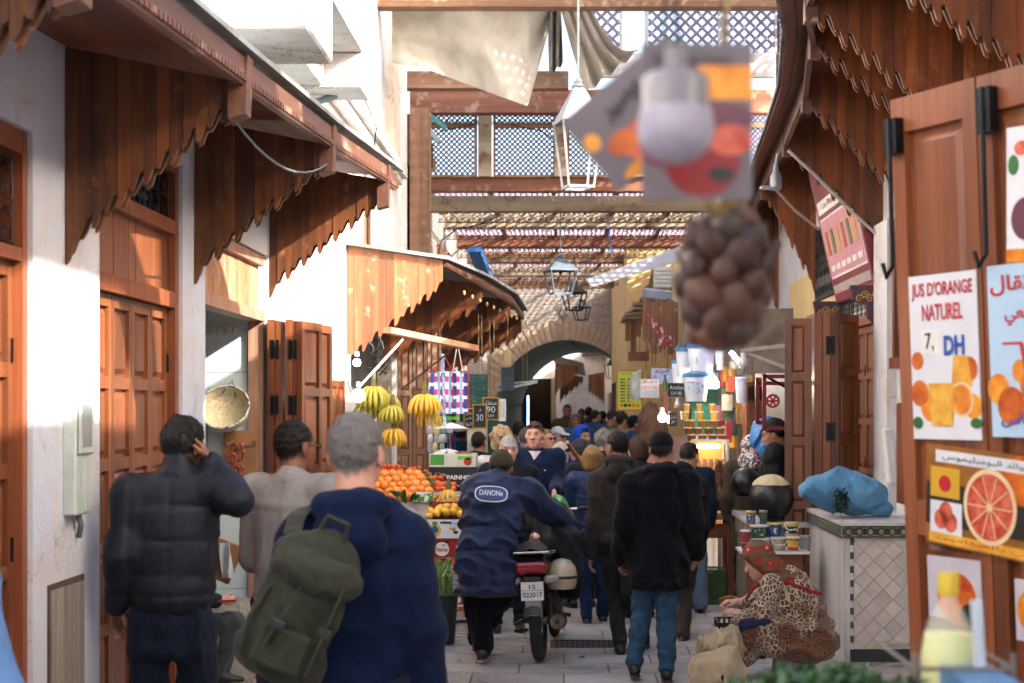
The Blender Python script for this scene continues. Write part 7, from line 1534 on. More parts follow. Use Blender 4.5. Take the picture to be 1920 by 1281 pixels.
# == date pyramid, honey stall, hanging buckets
t=thing('street_table',(PX(1342,14.80),14.90,0),'rough dark wooden table under the date pyramid','table');tx=t.location.x
MB().box(tx-.17,tx+.14,14.65,15.20,.79,.83).build('table_top',WGREY,t)
for(dx,dy)in((-.17,14.68),(.13,14.68),(-.17,15.16),(.13,15.16)):MB().box(tx+dx-.03,tx+dx+.03,dy-.02,dy+.03,0,.79).build('leg',WFRAME,t)
MB().box(tx-.14,tx+.10,14.68,14.71,.62,.75).build('front_rail',WFRAME,t)
plastic_crate(tx-.13,tx+.09,14.75,15.10,.0,.32,'green crate pushed under the dark wooden table',mat('green_crate','#4a6a3c','#3a562e',6,.5,.1),9,4)
c=P(1349,944,14.85);MB().lathe([(.12,-.065),(.14,-.05),(.175,.035),(.195,.045),(.17,.04),(.13,-.03),(.0,-.03)],26,c+Vector((0,0,.0))).build('red_basin',mat('red_plastic','#7d2a26','#6a201e',5,.4,.1),label='dark red plastic basin holding the pyramid of dates',cat='basin',smooth=50)
b=MB()
for i in range(900):
 v_=R_.random()**.8;a=R_.uniform(0,6.28);r=.155*(1-v_)+.008;p=c+Vector((r*math.cos(a),r*math.sin(a),.03+.36*v_));d=Vector((R_.uniform(-1,1),R_.uniform(-1,1),R_.uniform(-.4,.4))).normalized()*.013;b.tube([p-d,p,p+d],[.003,.0085,.003],5)
b.lathe([(.15,.0),(.145,.03),(.01,.39)],16,c);b.build('date_pile',mat('dates','#6b3a18','#47230d',50,.35,.2),label='tall pyramid of glossy brown dates in the red basin',cat='dates',kind='stuff')
HC=thing('honey_case',(PX(1338,15.5),15.6,0),'glass display case with warm light under the stacked honey tubs','display case');hx0,hx1=PX(1300,15.5),PX(1366,15.5);zt=PZ(828,15.5)
for(xx,yy)in((hx0,15.5),(hx1-.025,15.5),(hx0,15.95),(hx1-.025,15.95)):MB().box(xx,xx+.025,yy,yy+.025,0,zt).build('frame_post',mat('white_alu','#c9ccd0','#aeb2b8',6,.4,.05),HC)
MB().box(hx0-.01,hx1+.01,15.49,15.99,zt,zt+.02).build('case_top',mat('white_alu','#c9ccd0','#aeb2b8',6,.4,.05),HC);MB().box(hx0,hx1,15.5,15.97,1.02,1.04).build('shelf',PY_,HC);MB().box(hx0,hx1,15.5,15.97,.62,.65).build('shelf',mat('white_alu','#c9ccd0','#aeb2b8',6,.4,.05),HC)
MB().box(hx0+.03,hx1-.03,15.96,15.97,.65,zt).build('back_panel',mat('amber_panel','#c99a4a','#b98438',5,.5,.1),HC);MB().box(hx0+.026,hx1-.026,15.505,15.51,.65,zt).build('glass_pane',glass('case_glass','#fff6e0',.03,.10),HC)
MB().tube([(hx0+.06,15.75,zt-.05),(hx1-.06,15.75,zt-.05)],.02,8).build('tube_lamp',emit('amber_glow','#ffc46a',14),HC);MB().tube([(hx0+.06,15.75,.99),(hx1-.06,15.75,.99)],.018,8).build('tube_lamp',emit('amber_glow','#ffc46a',14),HC)
for k in range(10):MB().lathe([(.026,0),(.028,.08),(.02,.10),(.022,.12)],10,(hx0+.05+(k%5)*.062,15.56,1.042 if k<5 else 1.20)).build('honey_jar',mat('honey','#b06a14','#8f500c',5,.15,0),HC,smooth=50)
def htub(px,py0,py1,wpx,fill,label,Y=15.65):
 x=PX(px,Y);z0,z1=PZ(py1,Y),PZ(py0,Y);r=wpx/2/F*Y;h_=z1-z0;t=thing('honey_tub',(x,Y,z0),label,'tub','stacked honey tubs');MB().lathe([(r*.82,0),(r*.96,h_*.80)],14,(x,Y,z0)).build('tub_body',mat('fill '+fill,fill,None,8,.15,0),t,smooth=50);MB().lathe([(r*.98,h_*.80),(r*1.04,h_*.84),(r*1.04,h_*.97),(r*.9,h_*.995)],14,(x,Y,z0)).build('lid',mat('pale_lid','#cfcabc','#b9b4a4',5,.3,0),t,smooth=50)
rows_=((757,771,(1288,1311,1335),11.5,'#c09040','topmost'),(771,787,(1284,1311,1339),17,'#b99a4a','second'),(787,801,(1294,1318,1339),19,'#8a5a24','third'),(801,814,(1291,1308,1329,1351),17,'#7d4a1c','fourth'),(814,827,(1297,1317,1336,1355),17,'#6a3c18','lowest'))
for(a,b_,xs,wp,fl,nm)in rows_:
 for i,px in enumerate(xs):htub(px,a,b_,wp,fl,('amber honey' if fl>'#9' else 'brown paste')+' tub with pale lid on the '+nm+' tier of the stack')
WB=mat('milky_plastic','#d4dce4','#c0cad4',4,.35,.02,sss=.0);BLID=mat('blue_lid','#3f86b8','#3576a4',6,.4,.05)
def bucket(px,py0,py1,wpx,Y,label,lid=BLID,badge=None,hang=600):
 x=PX(px,Y);z0,z1=PZ(py1,Y),PZ(py0,Y);r=wpx/2/F*Y;h_=z1-z0;t=thing('plastic_bucket',(x,Y,z0),label,'bucket','white buckets hanging over the honey stall')
 MB().lathe([(r*.80,0),(r*.98,h_*.88),(r*.96,h_*.89)],22,(x,Y,z0)).build('bucket_body',WB,t,smooth=50);MB().lathe([(r*1.0,h_*.86),(r*1.05,h_*.87),(r*1.05,h_*.97),(r*.9,h_)],22,(x,Y,z0)).build('lid',lid,t,smooth=50)
 MB().tube([(x+r*1.02*math.cos(a*math.pi/8),Y-.02,z0+h_*.9+r*(.9 if 'tall' in label else.35)*math.sin(a*math.pi/8))for a in range(9)],.006,6).build('handle',lid,t)
 MB().tube([(x,Y-.02,z1+r*.75),P(px+2,hang,Y)],.003,5).build('hanging_string',mat('string','#a08c5c','#8a7748',9,.9,0),t)
 if badge:MB().lathe([(r*.90,h_*.3),(r*.96,h_*.7)],22,(x,Y,z0)).build('label_band',mat('bucket_label','#c3cdd8','#4f90b8',25,.4,0,lo=.56,hi=.6),t,smooth=50)
bucket(1315,645,702,53,15.3,'largest milky bucket with blue lid hanging over the tubs');bucket(1284,652,706,34,15.6,'milky bucket with tall blue handle behind the largest one');bucket(1305,700,753,47,15.2,'milky bucket with printed label hanging lowest over the tubs',BLID,True,655);bucket(1349,652,694,17,15.7,'slim white jar bucket with blue cap',BLID,True);bucket(1272,676,720,26,15.9,'milky bucket half hidden behind the others',BLID);bucket(1334,694,730,30,15.9,'milky bucket behind the lowest one',BLID);bucket(1391,707,756,24,15.0,'white bucket with white lid under the hanging bulb',WB,None,690)
for k in range(4):plastic_crate(PX(1296,16.6),PX(1346,16.6),16.6,17.0,PZ(812,16.6)+k*.13,PZ(812,16.6)+k*.13+.125,('lowest','second','third','highest')[k]+' bright green crate stacked behind the honey tubs',mat('bright_green_crate','#1f6a4c','#18573e',6,.5,.1),10,2)
MB().box(PX(1296,16.6),PX(1346,16.6),16.62,17.0,0,PZ(812,16.6)).build('crate_stand',WGREY,label='grey plank stand under the bright green crates',cat='stand')
# boards and posters round the camel-milk stall
board(1250,1286,716,746,15.4,'chalkboard reading Amelou DH 80 hanging by the buckets',(('Amelou',.68,.32,.8),('DH 80',.25,.25,.6)),None)
board(1252,1272,771,802,15.5,'small chalkboard with Arabic scrawl beside the honey tubs',((arabic('عسل'),.68,.3,.7),(arabic('حر'),.28,.25,.5)),None)
RED_T=mat('red_ink','#b02a2a','#9a2020',9,.7,0)
s_=board(1199,1238,709,748,16.8,'white paper sign with red Arabic line about camel milk',((arabic('هنا حليب الإبل'),.86,.2,.86),),None,PW,RED_T,'sign',bold=.01)
for(a,b_,cc)in((.12,.40,'#7fa0c8'),(.46,.62,'#c98a80')):xx0,xx1,zz0,zz1=PX(1203,16.8),PX(1234,16.8),PZ(748,16.8),PZ(709,16.8);MB().box(xx0,xx1,16.795,16.799,zz0+(zz1-zz0)*a,zz0+(zz1-zz0)*b_).build('printed_picture',mat('pic '+cc,cc,'#d9d4d4',60,.6,0),s_)
board(1219,1263,689,722,17.2,'pale blue rose water sign with Arabic heading',((arabic('الورد'),.82,.24,.7),),None,mat('lilac_print','#a9c4dc','#8a78b0',30,.6,0),PK,'sign')
mn=board(1155,1206,693,771,18.3,'yellow-green framed juice menu board with fruit bowls along its foot',(('CHEZ AL OUSTAD',.93,.05,.8),),mat('gold_frame','#a8792e','#8c6222',14,.5,.2),mat('lime_board','#a8b83a','#b9c44a',4,.6,0),RED_T,'sign',fw=.022)
x0,x1,z0,z1=PX(1160,18.29),PX(1201,18.29),PZ(766,18.29),PZ(699,18.29)
for i in range(8):MB().box(x0+.015,x0+.075,18.292,18.297,z1-.08-i*.036,z1-.068-i*.036).build('printed_line',PK,mn);MB().box(x0+.10,x0+.125,18.292,18.297,z1-.085-i*.036,z1-.063-i*.036).build('printed_glass',(PR_,PO,PG)[i%3],mn)
for i in range(5):disc(mn,(x0+.03+i*.047,18.297,z0+.035),.02,(PO,PK,PR_,PO,PO)[i],'printed_bowl',12)
MB().box(PX(1178,22),PX(1217,22),22,22.03,PZ(677,22),PZ(660,22)).build('brown_board',WFRAME,label='small brown board hanging against the cream yellow wall',cat='board')
bp_=[surf([el(P(1192,728,17.9),(.075,.06,.13),None,.03),rc(P(1192,705,17.9),P(1200,695,17.9),.04,.015,.02)],.011,folds(91,.012,30))]
o=bpy.data.objects.new('plastic_bag',npmesh('plastic_bag',bp_,glass('smoky_plastic','#b9c2c8',.2,.55)));COL.objects.link(o);tag(o,'clear plastic bag hanging in front of the yellow-green menu','bag')
q=P(1247,735,16.5);MB().lathe([(.022,0),(.024,.10),(.010,.14),(.010,.18)],12,q).build('green_bottle',mat('green_glass','#4a6a1c','#3a5614',5,.1,0),label='green glass bottle standing below the rose water sign',cat='bottle',smooth=50)
MB().box(PX(1200,16.55),PX(1300,16.55),16.4,17.0,0,PZ(822,16.5)).build('camel_counter',mat('pink_board','#a8867c','#8f6e66',4,.7,.1),label='pinkish counter of the camel milk stall',cat='counter')
MB().box(PX(1240,16.5),PX(1252,16.5),16.42,16.6,PZ(822,16.5),PZ(735,16.5)).build('bottle_shelf',WFRAME,label='narrow wooden shelf post under the green bottle',cat='shelf')
# camel head above the crowd
cam_=[surf([rc(P(1222,812,16.3),P(1219,785,16.3),.15,.115,.06),rc(P(1219,785,16.3),P(1216,766,16.3),.11,.055,.05),el(P(1219,760,16.3),(.035,.05,.045),None,.03),rc(P(1210,790,16.25),P(1206,822,16.2),.06,.03,.05),rc(P(1236,795,16.3),P(1244,818,16.3),.06,.03,.05),el(P(1210,762,16.28),(.015,.015,.03),None,.01),el(P(1228,762,16.28),(.015,.015,.03),None,.01)],.012,lumps(5,.006,60))]
t=thing('camel_trophy',P(1222,822,16.3),'brown furry camel head and neck hung as a sign over the crowd','camel head');FUR=mat('camel_fur','#5f4230','#3c2818',40,.9,.6,bscale=120,stretch=(1,1,.3));o=bpy.data.objects.new('hide',npmesh('hide',cam_,FUR));link(o,t)
b=MB();vv=cam_[0][0]
for i in R_.sample(range(len(vv)),min(2600,len(vv))):
 p=Vector(vv[i].tolist());d=Vector((R_.uniform(-.5,.5),R_.uniform(-.6,.1),-1)).normalized()*R_.uniform(.02,.045);n_=Vector((d.z,0,-d.x)).normalized()*.0022;b._add([p+n_,p-n_,p+d+Vector((0,-.006,0))],[(0,1,2)])
b.build('shaggy_coat',FUR,t,kind='stuff')
# lamps and frames of the right stall
def lamp(px,py,Y,label,glow,r=.045,cord=40,st=0):
 c=P(px,py,Y);t=thing('hanging_bulb',c,label,'bulb');MB().lathe([(.0,-r),(r*.6,-r*.8),(r,-r*.1),(r*.95,r*.4),(r*.6,r*1.1),(r*.45,r*1.3)],16,c).build('globe',glow,t,smooth=True);MB().lathe([(r*.5,r*1.25),(r*.5,r*2.2),(r*.3,r*2.4)],12,c).build('socket',PW,t);MB().tube([c+Vector((0,0,r*2.3)),P(px+1,py-cord,Y)],.004,5).build('cord',IRON,t)
OFFB=mat('bulb_milk','#d4d6d8','#c2c4c8',4,.3,0)
lamp(1394,683,14.8,'unlit milky bulb hanging from the grey metal bracket',OFFB,.05);lamp(1342,722,15.2,'small glowing bulb beside the lowest bucket',emit('warm_bulb','#ffe9c4',70),.034);lamp(1242,784,15.9,'glowing white bulb over the camel milk stall',emit('white_glow','#f4f4ff',4),.045);lamp(1256,788,15.7,'second glowing bulb close beside the chalkboard',emit('white_glow','#f4f4ff',4),.035);lamp(1270,760,15.3,'unlit bulb with conical white holder above the tubs',OFFB,.03)
MB().tube([P(1371,661,15.0),P(1387,680,14.9)],.022,10).build('tube_light',emit('violet_white_tube','#dcd0ff',7),label='short lit white tube light beside the milky bulb',cat='light')
ALU=mat('bracket_metal','#8f8982','#78736c',8,.5,.2,metal=.3);MB().bar(P(1392,658,14.5),P(1476,648,13.6),.035).bar(P(1400,660,14.45),P(1476,690,13.6),.03).build('wall_bracket',ALU,label='grey metal bracket reaching out from the folding door',cat='bracket')
t=thing('metal_rack',P(1440,805,13.3),'red painted metal frame hanging over the man in black jacket','frame');RDM=mat('red_paint_metal','#7d1a1c','#5f1416',8,.45,.1)
for(a,b_)in(((1420,702,13.8),(1420,795,13.8)),((1433,702,13.3),(1433,805,13.3)),((1433,706,13.3),(1478,706,13.3)),((1420,718,13.8),(1478,720,13.8)),((1433,803,13.3),(1478,803,13.3)),((1420,793,13.8),(1474,793,13.8)),((1420,704,13.8),(1433,704,13.3))):MB().bar(P(*a),P(*b_),.032).build('frame_bar',RDM,t)
MB().bar(P(1440,708,13.35),P(1476,728,13.4),.018).build('brace',IRON,t)
q=P(1449,752,14.4);t=thing('hand_crank',q,'small red six-spoked handwheel in the back of the shop','wheel');MB().tube([q+Vector((.055*math.cos(a*.5236),0,.055*math.sin(a*.5236)))for a in range(13)],.012,6).build('rim',PR_,t)
for k in range(6):MB().tube([q,q+Vector((.055*math.cos(k*1.047),0,.055*math.sin(k*1.047)))],.009,5).build('spoke',PR_,t)
for i,(px,py,sx,sz)in enumerate(((1432,815,.12,.14),(1440,836,.09,.09))):
 q=[surf([el(P(px,py,13.9),(sx,.07,sz),None,.03),rc(P(px+8,py-26,13.9),P(px+2,py-8,13.9),.02,.07,.04)],.011,folds(95+i,.018,26))];o=bpy.data.objects.new('blue_bag',npmesh('blue_bag',q,mat('sky_blue_plastic','#4f8fd0','#3f7cbc',6,.35,.2)));COL.objects.link(o);tag(o,('light blue plastic bag hanging on the inner door','lower lobe of blue plastic bag behind the man in black jacket')[i],'bag')
ID=thing('inner_door',(PX(1412,14.9),14.9,0),'inner folding door with black hinges behind the headscarf woman','door')
for k in range(4):x0=PX(1400+k*8.5,14.9);MB().box(x0,x0+.038,14.9,15.25,0,PZ(716,14.9)).build('leaf_edge',WDOOR,ID)
for px in(1408,1425):
 leaf_hinge(ID,(PX(px,14.9),14.897,PZ(738,14.9)),(1,0,0),(0,-1,0),.14,.055)
BK=thing('spice_shop',(2.9,17,0),'cluttered dark back of the spice shop with hanging goods','shop interior');MB().box(1.35,3.4,18.2,18.3,0,2.95).build('back_wall',mat('shop_back_wall','#8a7f74','#5f564e',3,.9,.2),BK);MB().box(PX(1430,15.4),PX(1472,15.4),15.4,15.45,1.0,PZ(700,15.4)).build('white_panel',PW,BK)
for k in range(9):px=1362+k*6;MB().bar(P(px,640+12*(k%3),16.2),P(px+2,880,16.2),.035,.03).build('plank',WGREY,BK)
CL_=['#8a2430','#c9c4bc','#2f5a86','#a8803a','#5a7a4a','#c07a8a','#3a3f48','#d0b060','#7a4a30','#9ab0c4']
for i in range(34):
 px,py=R_.uniform(1345,1402),R_.uniform(690,840);c=P(px,py,R_.uniform(15.7,16.1));cc=CL_[i%10];sx,sz=R_.uniform(.025,.05),R_.uniform(.04,.12)
 MB().grid(lambda u,v:(c.x+(u-.5)*sx*2,c.y-.02*math.sin(math.pi*u),c.z+(v-.5)*sz*2),4,4).build('hanging_goods',mat('goods '+cc,cc,None,25,.5,.2),BK,thick=.012)
for i,(px,py0,py1,cc,nm)in enumerate(((1366,705,735,'#a02030','red'),(1362,790,830,'#a02030','crimson'))):MB().box(PX(px,15.5),PX(px+10,15.5),15.5,15.53,PZ(py1,15.5),PZ(py0,15.5)).build('hanging_packet',mat('goods '+cc,cc,None,25,.5,.2),label=nm+' card packet hanging behind the honey case',cat='packet')
board(1380,1393,762,795,15.3,'tiny gilt-framed picture on the shop plank behind the headscarf woman',(),mat('gold_frame','#a8792e','#8c6222',14,.5,.2),mat('sepia_print','#8a7a5c','#6f6048',30,.6,0),cat='picture')
# strings, torn poster and awning above
for i in range(14):px=1192+i*9+R_.uniform(-3,3);MB().tube([P(px,R_.uniform(585,610),18.5),P(px+R_.uniform(-2,2),R_.uniform(655,700),18.5)],.004,4).build('hanging_string',mat('dark_string','#4a4038','#5f5448',9,.9,0),label='thin dark string hanging in front of the yellow house',cat='string',group='strings over the camel milk stall')
t=MB().prism([(PX(1208,20),PZ(594,20)),(PX(1216,20),PZ(590,20)),(PX(1266,20),PZ(640,20)),(PX(1258,20),PZ(648,20)),(PX(1235,20),PZ(650,20)),(PX(1236,20),PZ(628,20))],'y',20,20.02).build('torn_banner',mat('red_white_banner','#a02830','#d8d0cc',14,.6,.1,lo=.5,hi=.58),label='torn red and white banner sagging under the far right roof',cat='banner')
def awn(u,v):a=P(1276,462,19.5).lerp(P(1100,524,21.5),u);return a+Vector((.06*v,.45*v,-.11*v*(1-.4*u)-.012*math.sin(v*14)))
def translucent(name,c):
 m,n,b=_new(name);tr=n.nodes.new('ShaderNodeBsdfTranslucent');tr.inputs[0].default_value=(*hexc(c),1);mx=n.nodes.new('ShaderNodeMixShader');mx.inputs[0].default_value=.5;b.inputs['Base Color'].default_value=(*hexc(c),1);b.inputs['Roughness'].default_value=.4
 n.links.new(b.outputs[0],mx.inputs[1]);n.links.new(tr.outputs[0],mx.inputs[2]);n.links.new(mx.outputs[0],n.nodes['Material Output'].inputs[0]);return m
MB().grid(awn,20,14).build('plastic_awning',translucent('white_corrugated','#e2e4e8'),label='white corrugated plastic awning reaching out from the right',cat='awning',smooth=40)
t=thing('louvre_box',P(1245,540,23),'white slatted box under the plastic awning','box')
for k in range(5):MB().box(PX(1226,23),PX(1266,23),23,23.2,PZ(538-k*7.6,23),PZ(532-k*7.6,23)).build('slat',PW,t)
MB().box(PX(1227,23),PX(1265,23),23.05,23.2,PZ(540,23),PZ(500,23)).build('box_body',PW,t)
for(px,py,wd,hh,cc,lb)in((1240,556,70,22,'#9aa0b0','faded lilac tarpaulin bundle under the slatted box'),(1262,552,40,10,'#c9b98a','cream plank end under the slatted box')):MB().obox(P(px,py,22.6),(wd/F*22.6,.4,hh/F*22.6),Matrix.Rotation(.12,3,'Y'),.03).build('roof_junk',mat('junk '+cc,cc,None,6,.8,.3),label=lb,cat='clutter')
MB().box(PX(1262,21.5),PX(1278,21.5),21.5,21.6,PZ(640,21.5),PZ(470,21.5)).build('ochre_post',PLY,label='ochre plaster post beside the hanging onions',cat='post')
t=thing('ragged_valance',P(1240,660,21),'ragged valance of orange pointed planks over the camel milk stall','valance')
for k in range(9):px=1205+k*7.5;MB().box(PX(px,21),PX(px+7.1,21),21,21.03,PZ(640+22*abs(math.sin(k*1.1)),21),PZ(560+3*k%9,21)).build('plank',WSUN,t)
# == lanterns
def lantern(px,py,Y,wd,ht,m,label,cord_top,sides=4,roofm=None):
 """px,py = top of the roof; square lantern tapering to its foot"""
 c=P(px,py,Y);t=thing('street_lantern',c-Vector((0,0,ht)),label,'lantern',None);rf=ht*.40;r1=wd/2;rot=math.pi/4+.25
 def ring(r,z):return[c+Vector((r*1.414*math.cos(rot+k*2*math.pi/sides),r*1.414*math.sin(rot+k*2*math.pi/sides),z))for k in range(sides)]
 a,b_=ring(r1,-rf),ring(r1*.22,-ht*.08);b=MB();b._add(a+b_,[(k,(k+1)%sides,sides+(k+1)%sides,sides+k)for k in range(sides)]+[tuple(range(sides,2*sides))]);b.build('roof',roofm or m,t,thick=.006)
 MB().lathe([(r1*.2,-ht*.09),(r1*.34,-ht*.075),(r1*.18,-ht*.04),(r1*.22,-ht*.03),(.015,0),(.01,.03)],12,c).build('finial',m,t)
 e,f_=ring(r1*.95,-rf),ring(r1*.60,-ht);
 for k in range(sides):MB().bar(e[k],f_[k],.022).build('corner_bar',m,t);MB().bar(e[k],e[(k+1)%sides],.024).build('top_bar',m,t);MB().bar(f_[k],f_[(k+1)%sides],.024).build('foot_bar',m,t)
 MB().tube([c+Vector((0,0,.02)),P(px,cord_top,Y)],.012,6).build('chain',m,t);MB().tube([c+Vector((0,0,-rf)),c+Vector((0,0,-rf-.06))],.02,8).build('lamp_holder',BLKP,t)
LWH=mat('white_lantern_paint','#8a8d92','#75787c',8,.5,.1,metal=.1);LBL=mat('zinc_lantern','#7c8a94','#5f6b74',8,.45,.2,metal=.4);LBR=mat('rusty_lantern','#5b4436','#46352b',10,.6,.2,metal=.3);LDK=mat('dark_lantern','#2b2e32','#1f2226',10,.5,.1,metal=.4)
lantern(1084,148,15.0,.40,1.02,LWH,'large white painted lantern hanging beside the canvas swag',-30);lantern(1051,478,23,.42,.56,LBL,'grey zinc lantern hanging in front of the brick arch wall',398);lantern(1077,528,31,.42,.56,LDK,'brown roofed lantern hanging behind the grey zinc one',470,roofm=LBR);lantern(1090,561,38,.38,.50,LDK,'farthest small lantern hanging nearest the arch',500,roofm=LBL);lantern(1148,668,50,.42,.70,LDK,'small dark lantern glimpsed inside the arch',660)
# == maroon menu board over the right door, camera bracket
u0,u1=P(1567,562,15.05),P(1645,552,13.15);o_=Vector((2.55,15.05,2.80));uu=Vector((0,-1,0));vv_=Vector((-.30,0,1.38)).normalized();Mx=frame(o_,uu,vv_);W2,H2=1.9,1.40
t=thing('menu_board',(2.5,14.1,2.8),'maroon restaurant menu board leaning out over the panelled door','sign');MAROON=mat('maroon_print','#7d2a3a','#6a2030',4,.4,0);PINK=mat('pink_print','#c9909a','#bd828e',5,.4,0)
MB(Mx).box(0,W2,0,H2,-.06,0).build('panel',MAROON,t);MB(Mx).box(.06,W2-.06,.08,.16,0,.004).build('tile_strip',mat('tile_strip_print','#c9a090','#6a8a90',40,.5,0),t);MB(Mx).box(.08,W2-.08,.22,.78,0,.003).build('white_border',PW,t);MB(Mx).box(.10,W2-.10,.24,.76,.003,.005).build('dish_field',PINK,t)
for i in range(6):
 MB(Mx).obox((.28+i*.27,.54,.008),(.11,.22,.006),None,.002).build('dish_picture',mat('dish %d'%(i%3),('#b5642a','#6a7a3a','#d0a050')[i%3],None,30,.5,0),t);MB(Mx).obox((.28+i*.27,.31,.007),(.18,.05,.004)).build('caption',PW,t)
MB(Mx).box(.10,W2-.10,.82,.94,0,.004).build('title_strip',PW,t);text('lettering','Les Plats du Jour',Mx@frame((W2/2,.88,.005),(1,0,0),(0,1,0)),.07,1.2,MAROON,t);text('lettering',arabic('مطعم'),Mx@frame((W2/2,1.14,.002),(1,0,0),(0,1,0)),.22,.6,PINK,t,.02)
for i in range(4):MB(Mx).obox((.3+i*.44,1.30,.004),(.26,.10,.006)).build('heading_label',PW,t)
MB().tube([P(1478,282,12.9),P(1530,330,12.95),P(1600,400,13.0),P(1655,450,13.05)],.014,6).build('white_cable',mat('white_cable','#b3b0aa','#9a9690',8,.5,0),label='thick pale cable running down across the maroon menu board',cat='cable');MB().tube([P(1426,352,12.9),P(1455,356,13.0),P(1490,395,13.6),P(1535,430,14.5)],.012,6).build('white_cable',mat('white_cable','#b3b0aa','#9a9690',8,.5,0),label='pale cable running from the small camera to the window grille',cat='cable')
q=P(1455,345,12.8);t=thing('security_camera',q,'small grey security camera hanging from the tall canopy','camera');MB().lathe([(.05,-.03),(.05,.06),(.03,.09),(.015,.16)],14,q).build('housing',SILV,t,smooth=50);MB().bar(q+Vector((-.11,0,-.03)),q+Vector((.04,0,-.035)),.05,.03).build('arm',SILV,t);MB().tube([q+Vector((0,0,.15)),q+Vector((.01,0,.24))],.012,6).build('stalk',SILV,t)
# white slanted panel and boards leaning at the pier
MB().obox(P(1668,855,12.3),(.07,.12,.42),Matrix.Rotation(-.10,3,'Y'),.01).build('white_conduit_box',PW,label='white plastic trunking leaning on the pier above the blue sack',cat='trunking')
MB().obox(P(1695,850,11.9),(.05,.3,.75),None).build('brown_plank',WFRAME,label='dark brown plank standing between the pier and the juice poster',cat='plank')
MB().bar(P(890,468,27),P(912,522,27.5),.22,.1).build('blue_tarp',mat('blue_tarp','#2f78c0','#1f5fa4',12,.4,.4),label='folded bright blue tarpaulin hanging below the far beams',cat='tarpaulin');MB().bar(P(1142,422,24),P(1146,476,24),.05,.02).build('blue_ribbon',mat('blue_tarp','#2f78c0','#1f5fa4',12,.4,.4),label='narrow blue ribbon dangling from the first far beam',cat='ribbon')
# == juice stall close on the right (out of focus in the photograph)
e_=Vector((.966,4.6,0));ud=Vector((.446,-.895,0)).normalized();upv=Vector((-.036,0,1)).normalized();nd=Vector((-.895,-.446,0)).normalized()
ML=frame((e_.x+.055,e_.y,.25),ud,nd,upv)
JD=thing('juice_stall_door',(1.1,4.4,.25),'open brown wooden stall door covered with fruit juice posters','door')
for k in range(3):
 o0=ML@Vector((k*.365,0,0));door_leaf(JD,o0,ud,nd,.36,2.44,[1,1,1,.9],rail=.10,stile=.055,th=.05,up=upv)
for(u,z0,z1)in((.03,2.26,2.38),(.42,2.26,2.40)):
 MB(ML).box(u-.028,u+.028,.002,.03,z0+.02,z1).build('bolt_plate',HINGE,JD);MB(ML).tube([(u,.03,z1),(u,.035,z0-.30),(u-.03,.035,z0-.33),(u-.045,.035,z0-.29)],.007,8).build('hook_rod',HINGE,JD)
Mi_=ML.inverted();Cc=Vector((0,0,H))
def onp(px,py,d=.006):
 D=P(px,py,1.0)-Cc;a=Mi_@Cc;b=Mi_.to_3x3()@D;t=(d-a.y)/b.y;q=a+b*t;return q.x,q.z
def poster(px0,px1,py0,py1,label,base,d=.006,rot=0.0,cat='poster'):
 u0,v1=onp(px0,py0);u1,v0=onp(px1,py1);c=((u0+u1)/2,(v0+v1)/2);Wp,Hp=abs(u1-u0),abs(v1-v0)
 M=ML@Matrix.Translation((c[0],d,c[1]))@Matrix.Rotation(rot,4,'Y')@Matrix(((1,0,0,0),(0,0,-1,0),(0,1,0,0),(0,0,0,1)))
 M=M@Matrix.Diagonal((1,1,-1,1));t=thing('poster',M@Vector((0,0,0)),label,cat);MB(M).box(-Wp/2,Wp/2,-Hp/2,Hp/2,-.004,0).build('sheet',base,t);return t,M,Wp,Hp
def ptext(t,M,s,x,y,h_,w_2,m,bold=.02):text('lettering',s,M@Matrix.Translation((x,y,.0015)),h_,w_2,m,t,bold)
def pel(t,M,x,y,rx,ry,m,name,z=.002,n=22):MB(M).prism([(x+rx*math.cos(2*math.pi*i/n),y+ry*math.sin(2*math.pi*i/n))for i in range(n)],'z',0,z).build(name,m,t)
def pbx(t,M,x0,x1,y0,y1,m,name,z=.0015):MB(M).box(x0,x1,y0,y1,0,z).build(name,m,t)
JW=mat('poster_white','#cfd2d6','#c2c6cb',4,.4,0);JO=mat('juice_orange','#e09a30','#b8600e',16,.4,0);JD2=mat('deep_orange','#d0701c','#9a3a0a',14,.4,0);JR=mat('poster_red','#b8202c','#a51c28',9,.4,0);JB=mat('poster_blue','#2a50a8','#244696',9,.4,0);JY=mat('pulp_yellow','#e0b44a','#c08018',12,.4,0);JG=mat('leaf_green','#2f6a34','#245628',9,.4,0);JK=mat('poster_dark','#2a2622','#1c1a18',5,.4,0);JS=mat('sky_poster','#a8c4d8','#98b6cc',3,.4,0);JX=mat('grapefruit_red','#a02c20','#cf6a50',30,.4,0);JP=mat('peel_pale','#d8c49a','#ccb488',9,.4,0)
t,M,Wp,Hp=poster(1703,1841,520,826,"white juice poster reading JUS D'ORANGE NATUREL 7 DH",JW)
ptext(t,M,"JUS D'ORANGE",0,Hp*.40,Hp*.11,Wp*.90,JR);ptext(t,M,'NATUREL',0,Hp*.27,Hp*.10,Wp*.60,JR);pbx(t,M,-Wp*.34,-Wp*.06,Hp*.02,Hp*.17,mat('price_paper','#dcdcd6','#d0d0ca',5,.5,0),'price_paper');text('lettering','7,',M@Matrix.Translation((-Wp*.20,Hp*.09,.002)),Hp*.11,Wp*.13,PK,t);ptext(t,M,'DH',Wp*.16,Hp*.065,Hp*.12,Wp*.30,JB,.04)
for(x,y,r,m_)in((-.38,-.22,.13,JD2),(-.22,-.30,.15,JO),(.36,-.08,.12,JD2),(.40,-.30,.12,JO),(-.40,-.02,.09,JD2)):pel(t,M,x*Wp,y*Hp,r*Wp,r*Wp,m_,'orange_picture',.001+.0004*abs(x))
